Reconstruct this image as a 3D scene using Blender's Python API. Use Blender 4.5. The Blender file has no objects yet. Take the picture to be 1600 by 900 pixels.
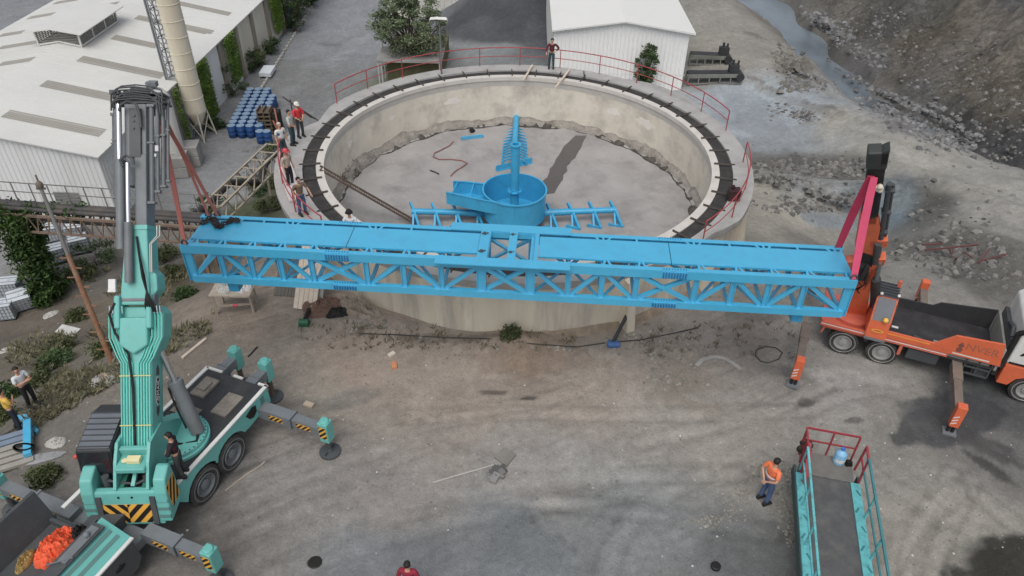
import bpy, bmesh, math, random
import numpy as np
from mathutils import Vector, Matrix, noise as mnoise
R = math.radians
SC = bpy.context.scene
COL = SC.collection

# ------------------------------------------------------------------ camera, sky, sun, exposure
CAM_H, PITCH, ROLL, FPX = 18.9, R(37.7), R(1.2), 1170.0
cam_d = bpy.data.cameras.new("camera")
cam_d.sensor_width = 36.0
cam_d.lens = 36.0 * FPX / 1600.0
cam_d.clip_start, cam_d.clip_end = 0.1, 3000.0
cam = bpy.data.objects.new("camera", cam_d)
COL.objects.link(cam)
_fw = Vector((0, math.cos(PITCH), -math.sin(PITCH)))
_u0 = Vector((0, math.sin(PITCH), math.cos(PITCH)))
_rt = Vector((1, 0, 0)) * math.cos(ROLL) + _u0 * math.sin(ROLL)
_up = _u0 * math.cos(ROLL) - Vector((1, 0, 0)) * math.sin(ROLL)
CAMP = Vector((0, 0, CAM_H))
cam.matrix_world = Matrix(((_rt.x, _up.x, -_fw.x, 0), (_rt.y, _up.y, -_fw.y, 0), (_rt.z, _up.z, -_fw.z, CAM_H), (0, 0, 0, 1)))
SC.camera = cam

SUN_EL, SUN_AZ = R(60), R(192)
world = bpy.data.worlds.new("World"); SC.world = world
world.use_nodes = True
wn = world.node_tree
bg = wn.nodes["Background"]
sky = wn.nodes.new("ShaderNodeTexSky")
sky.sky_type = 'NISHITA'; sky.sun_disc = False
sky.sun_elevation = SUN_EL; sky.sun_rotation = SUN_AZ
sky.air_density = 1.0; sky.dust_density = 4.0; sky.ozone_density = 1.0
hs = wn.nodes.new("ShaderNodeHueSaturation"); hs.inputs['Saturation'].default_value = 0.42
wn.links.new(sky.outputs[0], hs.inputs['Color'])
wn.links.new(hs.outputs[0], bg.inputs[0])
bg.inputs[1].default_value = 0.092
sun_d = bpy.data.lights.new("sun", 'SUN'); sun_d.energy = 1.0; sun_d.angle = R(48)
sun_d.color = (1.0, 0.97, 0.93)
sun = bpy.data.objects.new("sun", sun_d); COL.objects.link(sun)
sdir = Vector((math.sin(SUN_AZ) * math.cos(SUN_EL), math.cos(SUN_AZ) * math.cos(SUN_EL), math.sin(SUN_EL)))
sun.rotation_euler = sdir.to_track_quat('Z', 'Y').to_euler()
vs = SC.view_settings
vs.view_transform = 'Standard'; vs.look = 'None'; vs.gamma = 1.0; vs.use_curve_mapping = False
vs.exposure = 0.48

# ------------------------------------------------------------------ helpers
def ray(px, py):
    return (_fw + _rt * ((px - 800) / FPX) - _up * ((py - 450) / FPX)).normalized()
def P(px, py, z=0.0):
    d = ray(px, py)
    return CAMP + d * ((z - CAM_H) / d.z)
def PY(px, py, Y):
    d = ray(px, py)
    return CAMP + d * (Y / d.y)
def s2l(r, g, b):
    def f(c):
        c /= 255.0
        return c / 12.92 if c <= 0.04045 else ((c + 0.055) / 1.055) ** 2.4
    return (f(r), f(g), f(b))

MATS = {}
def mat(name, col, rough=0.6, metal=0.0, var=0.12, vscale=2.0, dirt=None, dirt_amt=0.0, dscale=1.2, bump=0.0, bscale=20.0, spec=0.4, streak=False, island=0.0):
    """procedural paint / metal / cloth: base colour with broad tone change, patches of dirt and fine bump"""
    if name in MATS: return MATS[name]
    lum = .3 * col[0] + .59 * col[1] + .11 * col[2]; col = tuple(c * .88 + lum * .12 for c in col)
    m = bpy.data.materials.new(name); m.use_nodes = True
    nt = m.node_tree; N = nt.nodes; L = nt.links
    b = N["Principled BSDF"]
    b.inputs['Roughness'].default_value = rough; b.inputs['Metallic'].default_value = metal
    b.inputs['Specular IOR Level'].default_value = spec
    geo = N.new("ShaderNodeNewGeometry")
    pos = geo.outputs['Position']
    if streak:
        mp = N.new("ShaderNodeMapping"); mp.inputs['Scale'].default_value = (1, 1, 0.12)
        L.new(pos, mp.inputs[0]); pos = mp.outputs[0]
    n1 = N.new("ShaderNodeTexNoise"); n1.inputs['Scale'].default_value = vscale; n1.inputs['Detail'].default_value = 6; n1.inputs['Roughness'].default_value = .65
    L.new(pos, n1.inputs['Vector'])
    mr = N.new("ShaderNodeMapRange"); mr.inputs[1].default_value = .25; mr.inputs[2].default_value = .75
    mr.inputs[3].default_value = 1 - var; mr.inputs[4].default_value = 1 + var
    L.new(n1.outputs[0], mr.inputs[0])
    mul = N.new("ShaderNodeMix"); mul.data_type = 'RGBA'; mul.blend_type = 'MULTIPLY'; mul.inputs[0].default_value = 1
    mul.inputs[6].default_value = (*col, 1); L.new(mr.outputs[0], mul.inputs[7])
    out = mul.outputs[2]
    if island > 0:
        mi = N.new("ShaderNodeMapRange"); mi.inputs[3].default_value = 1 - island; mi.inputs[4].default_value = 1 + island
        L.new(geo.outputs['Random Per Island'], mi.inputs[0])
        m2 = N.new("ShaderNodeMix"); m2.data_type = 'RGBA'; m2.blend_type = 'MULTIPLY'; m2.inputs[0].default_value = 1
        L.new(out, m2.inputs[6]); L.new(mi.outputs[0], m2.inputs[7]); out = m2.outputs[2]
    if dirt:
        n2 = N.new("ShaderNodeTexNoise"); n2.inputs['Scale'].default_value = dscale; n2.inputs['Detail'].default_value = 8; n2.inputs['Roughness'].default_value = .7
        L.new(pos, n2.inputs['Vector'])
        r2 = N.new("ShaderNodeMapRange"); r2.inputs[1].default_value = .48; r2.inputs[2].default_value = .72; r2.inputs[4].default_value = dirt_amt
        L.new(n2.outputs[0], r2.inputs[0])
        mx = N.new("ShaderNodeMix"); mx.data_type = 'RGBA'; L.new(r2.outputs[0], mx.inputs[0]); L.new(out, mx.inputs[6]); mx.inputs[7].default_value = (*dirt, 1)
        out = mx.outputs[2]
    L.new(out, b.inputs['Base Color'])
    if bump > 0:
        n3 = N.new("ShaderNodeTexNoise"); n3.inputs['Scale'].default_value = bscale; n3.inputs['Detail'].default_value = 5
        L.new(geo.outputs['Position'], n3.inputs['Vector'])
        bp = N.new("ShaderNodeBump"); bp.inputs['Strength'].default_value = 1.0; bp.inputs['Distance'].default_value = bump
        L.new(n3.outputs[0], bp.inputs['Height']); L.new(bp.outputs[0], b.inputs['Normal'])
    MATS[name] = m
    return m

class MB:
    """collects shapes in the local space of the thing they belong to; build() links them as ONE mesh object"""
    def __init__(self, M=None):
        self.v = []; self.f = []; self.mi = []; self.M = M; self.cur = 0; self.pre = None
    def add(self, vs, fs):
        o = len(self.v)
        if self.pre is not None: vs = [self.pre(p) for p in vs]
        if self.M is not None: vs = [tuple(self.M @ Vector(p)) for p in vs]
        self.v += [tuple(p) for p in vs]
        self.f += [tuple(i + o for i in q) for q in fs]
        self.mi += [self.cur] * len(fs)
        return self
    def box(self, c, s, rot=None, top=None):
        x, y, z = s[0] / 2, s[1] / 2, s[2] / 2
        tx, ty = top if top else (1, 1)
        vs = [(-x, -y, -z), (x, -y, -z), (x, y, -z), (-x, y, -z), (-x * tx, -y * ty, z), (x * tx, -y * ty, z), (x * tx, y * ty, z), (-x * tx, y * ty, z)]
        if rot is not None: vs = [tuple(rot @ Vector(p)) for p in vs]
        vs = [(p[0] + c[0], p[1] + c[1], p[2] + c[2]) for p in vs]
        return self.add(vs, [(3, 2, 1, 0), (4, 5, 6, 7), (0, 1, 5, 4), (1, 2, 6, 5), (2, 3, 7, 6), (3, 0, 4, 7)])
    def bx(self, x0, x1, y0, y1, z0, z1):
        return self.box(((x0 + x1) / 2, (y0 + y1) / 2, (z0 + z1) / 2), (abs(x1 - x0), abs(y1 - y0), abs(z1 - z0)))
    def bar(self, p, q, w, h, up=(0, 0, 1), w2=None, h2=None):
        p = Vector(p); q = Vector(q); d = (q - p)
        if d.length < 1e-6: return self
        d.normalize(); u = Vector(up)
        s = d.cross(u)
        if s.length < 1e-4: s = d.cross(Vector((1, 0, 0)))
        s.normalize(); u = s.cross(d)
        w2 = w if w2 is None else w2; h2 = h if h2 is None else h2
        vs = []
        for c, a, b in ((p, w, h), (q, w2, h2)):
            for i, j in ((-1, -1), (1, -1), (1, 1), (-1, 1)):
                vs.append(tuple(c + s * (i * a / 2) + u * (j * b / 2)))
        return self.add(vs, [(3, 2, 1, 0), (4, 5, 6, 7), (0, 1, 5, 4), (1, 2, 6, 5), (2, 3, 7, 6), (3, 0, 4, 7)])
    def tube(self, pts, r, n=8, cap=True):
        pts = [Vector(p) for p in pts]; k = len(pts)
        rs = r if isinstance(r, (list, tuple)) else [r] * k
        vs = []; fs = []; prev = None
        for i, p in enumerate(pts):
            t = (pts[min(i + 1, k - 1)] - pts[max(i - 1, 0)]).normalized()
            if prev is None:
                a = Vector((0, 0, 1)) if abs(t.z) < .9 else Vector((1, 0, 0))
                s = t.cross(a).normalized()
            else:
                s = (prev - t * prev.dot(t)).normalized()
            prev = s; w = t.cross(s)
            for j in range(n):
                an = 2 * math.pi * j / n
                vs.append(tuple(p + (s * math.cos(an) + w * math.sin(an)) * rs[i]))
        for i in range(k - 1):
            for j in range(n):
                a = i * n + j; b = i * n + (j + 1) % n
                fs.append((a, b, b + n, a + n))
        if cap:
            fs.append(tuple(range(n))[::-1]); fs.append(tuple((k - 1) * n + j for j in range(n)))
        return self.add(vs, fs)
    def cyl(self, p, q, r, r2=None, n=16):
        return self.tube([p, q], [r, r if r2 is None else r2], n)
    def prism(self, poly, axis, a, b):
        """poly of 2D points extruded along axis 'x','y' or 'z' from a to b"""
        n = len(poly)
        def mk(u, v, t):
            return (t, u, v) if axis == 'x' else ((u, t, v) if axis == 'y' else (u, v, t))
        vs = [mk(u, v, a) for u, v in poly] + [mk(u, v, b) for u, v in poly]
        fs = [tuple(range(n)), tuple(range(2 * n - 1, n - 1, -1))] + [(i, i + n, (i + 1) % n + n, (i + 1) % n) for i in range(n)]
        return self.add(vs, fs)
    def lathe(self, prof, n=48, c=(0, 0, 0), a0=0, a1=2 * math.pi, closed=False):
        full = abs(a1 - a0 - 2 * math.pi) < 1e-6
        m = n if full else n + 1
        vs = []; k = len(prof)
        for j in range(m):
            an = a0 + (a1 - a0) * j / n
            for r, z in prof: vs.append((c[0] + r * math.cos(an), c[1] + r * math.sin(an), c[2] + z))
        fs = []
        for j in range(n):
            j2 = (j + 1) % m
            for i in range(k if closed else k - 1):
                i2 = (i + 1) % k
                fs.append((j * k + i, j2 * k + i, j2 * k + i2, j * k + i2))
        return self.add(vs, fs)
    def ball(self, c, r, nu=10, nv=7, zs=(1, 1, 1)):
        vs = [(c[0], c[1], c[2] - r * zs[2])]; fs = []
        for i in range(1, nv):
            t = math.pi * i / nv
            for j in range(nu):
                a = 2 * math.pi * j / nu
                vs.append((c[0] + r * zs[0] * math.sin(t) * math.cos(a), c[1] + r * zs[1] * math.sin(t) * math.sin(a), c[2] - r * zs[2] * math.cos(t)))
        vs.append((c[0], c[1], c[2] + r * zs[2])); top = len(vs) - 1
        for j in range(nu):
            fs.append((0, 1 + (j + 1) % nu, 1 + j))
            fs.append((top, 1 + (nv - 2) * nu + j, 1 + (nv - 2) * nu + (j + 1) % nu))
        for i in range(nv - 2):
            for j in range(nu):
                a = 1 + i * nu + j; b = 1 + i * nu + (j + 1) % nu
                fs.append((a, b, b + nu, a + nu))
        return self.add(vs, fs)
    def build(self, name, mats, parent=None, smooth=None, bevel=0.0, loc=None):
        me = bpy.data.meshes.new(name)
        me.from_pydata(self.v, [], self.f)
        if not isinstance(mats, (list, tuple)): mats = [mats]
        for m in mats: me.materials.append(m)
        if len(mats) > 1: me.polygons.foreach_set('material_index', self.mi)
        me.validate(); me.update()
        if smooth:
            me.shade_smooth(); me.set_sharp_from_angle(angle=R(smooth))
        o = bpy.data.objects.new(name, me); COL.objects.link(o)
        if parent is not None: o.parent = parent
        if loc is not None: o.location = loc
        if bevel > 0:
            bv = o.modifiers.new("bevel", 'BEVEL'); bv.width = bevel; bv.segments = 2; bv.limit_method = 'ANGLE'; bv.angle_limit = R(40)
        return o

def tag(o, label=None, cat=None, group=None, kind=None):
    if label: o["label"] = label
    if cat: o["category"] = cat
    if group: o["group"] = group
    if kind: o["kind"] = kind
    return o
def thing(name, label, cat, loc=(0, 0, 0), rot=(0, 0, 0), group=None):
    o = bpy.data.objects.new(name, None); COL.objects.link(o)
    o.empty_display_size = .3
    o.location = loc; o.rotation_euler = rot
    return tag(o, label, cat, group)
def copy_tree(o, parent=None):
    c = o.copy(); COL.objects.link(c)
    if parent is not None: c.parent = parent
    for ch in [x for x in bpy.data.objects if x.parent == o]: copy_tree(ch, c)
    return c
def frame(xa, ya, za, o):
    xa, ya, za, o = Vector(xa), Vector(ya), Vector(za), Vector(o)
    return Matrix(((xa.x, ya.x, za.x, o.x), (xa.y, ya.y, za.y, o.y), (xa.z, ya.z, za.z, o.z), (0, 0, 0, 1)))
def text_mesh(s, size, M, extrude=.004):
    """letters as mesh vertices in the frame M (x right, y up, z out)"""
    c = bpy.data.curves.new("lettering", 'FONT'); c.body = s; c.size = size; c.extrude = extrude
    c.align_x = 'CENTER'; c.align_y = 'CENTER'
    o = bpy.data.objects.new("lettering", c); COL.objects.link(o)
    bpy.context.view_layer.update()
    me = bpy.data.meshes.new_from_object(o.evaluated_get(bpy.context.evaluated_depsgraph_get()))
    mb = MB(M); mb.add([tuple(v.co) for v in me.vertices], [tuple(p.vertices) for p in me.polygons])
    bpy.data.objects.remove(o); bpy.data.meshes.remove(me); bpy.data.curves.remove(c)
    return mb
def clip_poly(poly, x0, x1, y0, y1):
    def cl(pl, ins, inter):
        out = []
        for i in range(len(pl)):
            a, b = pl[i - 1], pl[i]
            if ins(b):
                if not ins(a): out.append(inter(a, b))
                out.append(b)
            elif ins(a): out.append(inter(a, b))
        return out
    def ix(x): return lambda a, b: (x, a[1] + (b[1] - a[1]) * (x - a[0]) / (b[0] - a[0]))
    def iy(y): return lambda a, b: (a[0] + (b[0] - a[0]) * (y - a[1]) / (b[1] - a[1]), y)
    for ins, it in ((lambda p: p[0] >= x0 - 1e-9, ix(x0)), (lambda p: p[0] <= x1 + 1e-9, ix(x1)), (lambda p: p[1] >= y0 - 1e-9, iy(y0)), (lambda p: p[1] <= y1 + 1e-9, iy(y1))):
        if not poly: break
        poly = cl(poly, ins, it)
    return poly
def hazard(M, w, h, pitch=.2, lean=1.0, mats=None, parent=None, name='hazard_marking', chevron=False):
    """yellow plate w x h (centred, in plane xy of M, facing +z) with black slanted bands, one mesh"""
    mb = MB(M); mb.box((0, 0, .004), (w, h, .008))
    mb.cur = 1
    halves = [(-w / 2, 0, -lean), (0, w / 2, lean)] if chevron else [(-w / 2, w / 2, lean)]
    for xa, xb, ln in halves:
        k = -int((w + h) / pitch) - 2
        while k * pitch < w + h:
            x = k * pitch
            pl = [(x - ln * h / 2, -h / 2), (x + pitch * .5 - ln * h / 2, -h / 2), (x + pitch * .5 + ln * h / 2, h / 2), (x + ln * h / 2, h / 2)]
            pl = clip_poly(pl, xa, xb, -h / 2, h / 2)
            if len(pl) >= 3:
                n = len(pl)
                mb.add([(a, b, .0085) for a, b in pl] + [(a, b, .013) for a, b in pl], [tuple(range(n, 2 * n))] + [(i, (i + 1) % n, (i + 1) % n + n, i + n) for i in range(n)])
            k += 1
    return mb.build(name, mats, parent)

def fbm(x, y, z=0.0, o=4):
    return mnoise.fractal(Vector((x, y, z)), 1.0, 2.0, o)   # about -1..1
def sst(a, b, x):
    t = np.clip((x - a) / (b - a), 0, 1); return t * t * (3 - 2 * t)
# ------------------------------------------------------------------ the ground: one sheet with yard, slopes, factory yard, ponds, river bed and hill
TCX, TCY = 0.15, 31.8                      # centre of the round tank
CP = [  # x, y, z
 (-30,2,-.2),(-14,4,0),(0,2,0),(14,2,0),(30,2,0),(60,2,0),(-14,11,0),(-5,11,0),(5,11,0),(14,11,0),(26,11,0),(45,12,0),
 (-15.5,16,0),(-9,16,0),(0,16,0),(9,16,0),(18,16,0),(27,17,.1),(-12.8,20,0),(-6,20,0),(0,20,0),(6,20,0),(12,20,0),(19,21,0),(28,22,0),
 (-11.8,24,-.1),(-8,23,0),(8,23.5,0),(12.5,25,0),(18,25.5,-.1),(25,27,-.4),
 (-17.5,17,-.6),(-20,20,-2.2),(-22.5,23,-4),(-25,26.5,-5.4),(-28,28,-5.5),(-27,20,-4.6),(-30,14,-4.8),(-22,15,-2.2),
 (-16,21.5,-1.4),(-18,25,-3.4),(-21,29,-5.3),(-14.5,25,-1.6),(-16.5,29,-4.2),(-18.5,33.5,-5.5),(-24,33,-5.5),(-12.6,28,-1.9),
 (-12.2,33,-2.4),(-14.8,35,-4.6),(-16.5,38,-5.5),(-13,40,-4.6),(-10.5,42.5,-4.2),(-8,46,-4.4),(-4,48,-3.6),(2,49,-3),(8,49,-3),
 (-30,36,-5.5),(-30,50,-5.5),(-20,45,-5.5),(-20,60,-5.5),(-14,55,-5.5),(-14,70,-5.5),(-20,85,-5.5),(-30,80,-5.5),(-45,60,-5.5),(-45,36,-5.5),(-14,95,-5.5),(-45,95,-5.5),
 (-10,52,-5.2),(-9,60,-4.6),(-6,65,-4),(-4,56,-3.6),(2,60,-3.4),(6,66,-3.2),(0,75,-3.4),(4,90,-3),(12,75,-2.6),(12,60,-2.9),(13,90,-2),
 (11,29,-1.2),(11.8,33,-2),(12,38,-2.8),(13,44,-3),(16,48,-3),(19,50,-3),(19.5,45,-3),(14,52,-3),(17,53,-2.6),
 (20,57,-2.2),(17,63,-2.3),(20,75,-2.4),(22,48,-2.1),(22,42.5,-2.2),(25.5,37.5,-1.7),(27.5,33,-1.3),(30,28,-.8),(36,22,-.4),
 (13.5,35.5,-2.6),(16.5,35.6,-3.2),(19.5,34.2,-3.3),(18,32,-3.1),(21.2,35.5,-3.2),(15,30,-1.5),(18,28.6,-1),(22.5,30.5,-.8),(23.3,34,-1.4),
 (23.3,56,-3.4),(23.2,66,-3.4),(23,75,-4),(25.6,57,-5.1),(25.6,66,-5.1),(25.2,76,-5.1),(25,86,-5.1),(27.2,61,-5.1),(27.6,70,-5.1),(27.2,80,-5.1),
 (29.4,52,-4.9),(31.2,47.5,-4.9),(33,43.5,-4.6),(35.5,38,-4.2),(27,50,-3.6),(28.3,45.5,-3),(30.5,40,-2.4),(33,34,-1.7),(40,28,-1.4),
 (28.8,63,-3.2),(29.3,72,-3),(29.8,82,-2.5),(31.5,55.5,-2.8),(34,49.5,-2.6),(37,44,-2),(40,38,-1.2),
 (34,65,-.6),(34,78,.4),(37,58,.2),(40,52,.6),(45,45,1.6),(42,66,2.2),(42,82,3.4),(50,60,4.6),(56,75,7),(60,50,6.6),(60,95,8),(80,60,11),(55,35,2.2),(80,30,5),(90,100,15),(35,110,1.5),(20,110,-2),(20,150,-1),(-20,150,-4),(70,160,12),(-70,150,-4),(-90,60,-5),(-70,10,-4),(110,10,6),(120,120,18),(-110,-10,-4),(0,-40,0),(-60,-40,-2),(60,-40,1),(120,-40,4),
]
_cp = np.array(CP, float)
def _tps_fit():
    n = len(_cp); X = _cp[:, :2] / 10.0
    d2 = ((X[:, None] - X[None]) ** 2).sum(-1)
    K = np.where(d2 > 0, d2 * np.log(d2 + 1e-12) * .5, 0) + np.eye(n) * .02
    A = np.zeros((n + 3, n + 3)); A[:n, :n] = K; A[:n, n] = 1; A[:n, n + 1:] = X
    A[n, :n] = 1; A[n + 1:, :n] = X.T
    b = np.zeros(n + 3); b[:n] = _cp[:, 2]
    return np.linalg.solve(A, b)
_tw = _tps_fit()
def tps(x, y):
    x = np.atleast_1d(np.asarray(x, float)); y = np.atleast_1d(np.asarray(y, float)); n = len(_cp)
    out = np.zeros(len(x))
    for s in range(0, len(x), 20000):
        xs = np.stack([x[s:s + 20000], y[s:s + 20000]], 1) / 10.0
        d2 = ((xs[:, None] - _cp[None, :, :2] / 10.0) ** 2).sum(-1)
        U = d2 * np.log(d2 + 1e-12) * .5
        out[s:s + 20000] = U @ _tw[:n] + _tw[n] + xs @ _tw[n + 1:]
    return out
def seg_d(x, y, pts):
    """distance to a polyline"""
    best = np.full(np.shape(x), 1e9)
    for (ax, ay), (bx, by) in zip(pts[:-1], pts[1:]):
        dx, dy = bx - ax, by - ay
        t = np.clip(((x - ax) * dx + (y - ay) * dy) / (dx * dx + dy * dy), 0, 1)
        best = np.minimum(best, np.hypot(x - ax - t * dx, y - ay - t * dy))
    return best
RIVER = [tuple(P(a, b, -4.9)[:2]) for a, b in ((1150, -45), (1192, -2), (1222, 28), (1250, 58), (1280, 92), (1308, 124), (1330, 142))]
STREAM = [tuple(P(a, b, -4.7)[:2]) for a, b in ((1325, 140), (1362, 158), (1410, 184), (1470, 215), (1520, 246), (1532, 256))]
YARD = lambda x, y: sst(.0, 1.4, x + 15.2 - .35 * (y - 14)) * (1 - sst(22.5, 26, y))          # flat working yard
BERM = [(11.8, 38.6), (14, 39.2), (17, 39.0), (20, 38.4), (22.3, 37.6)]
def height0(x, y):
    x = np.atleast_1d(np.asarray(x, float)); y = np.atleast_1d(np.asarray(y, float))
    z = tps(x, y)
    yd = YARD(x, y) * (1 - sst(24, 30, x))
    z = z * (1 - yd)
    z += .75 * np.exp(-(seg_d(x, y, BERM) / .8) ** 2)                                          # rubble ridge
    z += .55 * np.exp(-(seg_d(x, y, [(22, 41), (24.5, 37.5), (26.2, 33)]) / .6) ** 2) * .6
    z += 3.4 * np.exp(-(((x + 1) / 4.6) ** 2 + ((y - 74) / 6.5) ** 2))                         # stockpile behind the shed
    z += 1.2 * np.exp(-(((x - 22.6) / 1.7) ** 2 + ((y - 56.5) / 2.2) ** 2))                    # mound beside the river
    z += .45 * np.exp(-(((x - .2) / 1.5) ** 2 + ((y - 20.9) / .8) ** 2))                       # spoil heap against the tank
    z += .25 * np.exp(-(((x + 5) / 1.5) ** 2 + ((y - 22.0) / .7) ** 2))
    # factory yard and road: level
    fy = sst(-16.8, -18.2, x) * sst(35.5, 37.5, y)
    z = z * (1 - fy) + -5.5 * fy
    # river channel cut into the valley floor
    dr_ = seg_d(x + .5 * np.sin(y * .7), y, RIVER); ds_ = seg_d(x + .3 * np.sin(y * 1.1), y, STREAM)
    k = sst(2.3, .9, dr_); z = z * (1 - k) + np.minimum(z, -5.5) * k
    k = sst(1.9, .6, ds_); z = z * (1 - k) + np.minimum(z, -5.3) * k
    k = np.exp(-(np.hypot((x - 17.6) / 3.4, (y - 34.3) / 2.0)) ** 4) ; z = z - .35 * k
    # slurry ponds: level
    p1 = sst(1.0, .7, np.hypot((x - 16.6) / 3.7, (y - 47.4) / 6.6)); z = z * (1 - p1) + -3.12 * p1
    return z
_rng = np.random.default_rng(5)
def noise2(x, y, scale, seed=0, o=4):
    """value-noise fbm on arrays, about -1..1"""
    tot = np.zeros(np.shape(x)); amp = 1.0; s = 0.0
    for k in range(o):
        u = np.asarray(x) / scale * 2 ** k + seed * 17.3 + k * 31.7; v = np.asarray(y) / scale * 2 ** k + seed * 9.1 + k * 11.3
        iu = np.floor(u).astype(np.int64); iv = np.floor(v).astype(np.int64); fu = u - iu; fv = v - iv
        fu = fu * fu * (3 - 2 * fu); fv = fv * fv * (3 - 2 * fv)
        def h(a, b):
            q = (a * 374761393 + b * 668265263 + seed * 1442695 + k * 97) & 0x7fffffff
            q = ((q ^ (q >> 13)) * 1274126177) & 0x7fffffff
            return ((q ^ (q >> 16)) & 0xffff) / 32767.5 - 1
        tot += amp * ((h(iu, iv) * (1 - fu) + h(iu + 1, iv) * fu) * (1 - fv) + (h(iu, iv + 1) * (1 - fu) + h(iu + 1, iv + 1) * fu) * fv)
        s += amp; amp *= .52
    return tot / s * 1.5
def rough_amount(x, y):
    a = .035 + np.zeros(np.shape(x))
    a += .16 * sst(0, 3, -(x + 14.5 - .45 * (y - 18.5))) * sst(33, 29, y) * sst(9, 14, y)      # weedy slope
    a += .13 * np.exp(-(seg_d(x, y, BERM) / 1.2) ** 2)
    hill = sst(27.0, 30.5, x - np.maximum(0, (57 - y)) * .33)
    a += .38 * hill
    a += .16 * sst(20.5, 22.5, x) * sst(28, 32, y) * (1 - hill)
    a += .10 * sst(20, 24, x) * sst(21, 25, y) * sst(33, 28, y)
    a += .10 * np.exp(-(((x - 22.6) / 2.2) ** 2 + ((y - 56.5) / 2.6) ** 2))
    a *= 1 - .9 * sst(1.05, .8, np.hypot((x - 16.6) / 3.7, (y - 47.4) / 6.6))
    a *= 1 - .75 * np.exp(-(seg_d(x, y, [(16, 71), (18.5, 58), (22.6, 46), (25.5, 39), (28.3, 33), (31, 28)]) / 1.5) ** 4)
    return a
def height(x, y, fine=True):
    x = np.atleast_1d(np.asarray(x, float)); y = np.atleast_1d(np.asarray(y, float))
    z = height0(x, y); a = rough_amount(x, y)
    z = z + a * (noise2(x, y, 2.6, 1, 5) + .5 * noise2(x, y, .7, 2, 3))
    rg = np.abs(noise2(x * .8 + y * .5, y * .9 - x * .35, 5.5, 3, 4))
    hill = sst(28.0, 32.5, x - np.maximum(0, (57 - y)) * .33)
    rk = np.abs(noise2(x * .9 + y * .5, y * .9 - x * .5, 1.7, 6, 4))
    z = z + hill * (1.5 * (rg - .35) + .95 * (.3 - rk))
    # the sheet dips under the tank so that the tank floor shows
    rr = np.hypot(x - TCX, y - TCY)
    z = np.where(rr < 9.75, np.minimum(z, -3.6), z)
    return z
def gz(x, y): return float(height(x, y)[0])
def axis_lines(parts):
    out = []
    for a, b, st in parts: out += list(np.arange(a, b, st))
    out.append(parts[-1][1]); return np.array(out)
gx = axis_lines([(-900, -200, 70), (-200, -60, 14), (-60, -27, 1.0), (-27, -17, .36), (-17, 19, .1), (19, 36, .3), (36, 62, .36), (62, 200, 9), (200, 900, 70)])
gy = axis_lines([(-500, -60, 60), (-60, 8, 6), (8, 25, .1), (25, 55, .34), (55, 92, .36), (92, 160, 4), (160, 1500, 70)])
XX, YY = np.meshgrid(gx, gy); fx, fyv = XX.ravel(), YY.ravel()
ZZ = height(fx, fyv)
nxg, nyg = len(gx), len(gy)

# from here on heights are read off the finished sheet
_ZG = ZZ.reshape(nyg, nxg)
def height_grid(x, y):
    x = np.atleast_1d(np.asarray(x, float)); y = np.atleast_1d(np.asarray(y, float))
    i = np.clip(np.searchsorted(gx, x) - 1, 0, nxg - 2); j = np.clip(np.searchsorted(gy, y) - 1, 0, nyg - 2)
    u = np.clip((x - gx[i]) / (gx[i + 1] - gx[i]), 0, 1); v = np.clip((y - gy[j]) / (gy[j + 1] - gy[j]), 0, 1)
    return (_ZG[j, i] * (1 - u) + _ZG[j, i + 1] * u) * (1 - v) + (_ZG[j + 1, i] * (1 - u) + _ZG[j + 1, i + 1] * u) * v
def gz(x, y): return float(height_grid(x, y)[0])
_ts = np.arange(8, 170, .5)
def G(px, py):
    d = ray(px, py)
    hit = np.nonzero(CAM_H + d.z * _ts < height_grid(d.x * _ts, d.y * _ts))[0]
    if len(hit) == 0: return P(px, py, 0)
    b = _ts[hit[0]]; a = b - .5
    for _ in range(12):
        m = (a + b) / 2
        if CAM_H + d.z * m < gz(d.x * m, d.y * m): b = m
        else: a = m
    return Vector((d.x * b, d.y * b, CAM_H + d.z * b))

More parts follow.
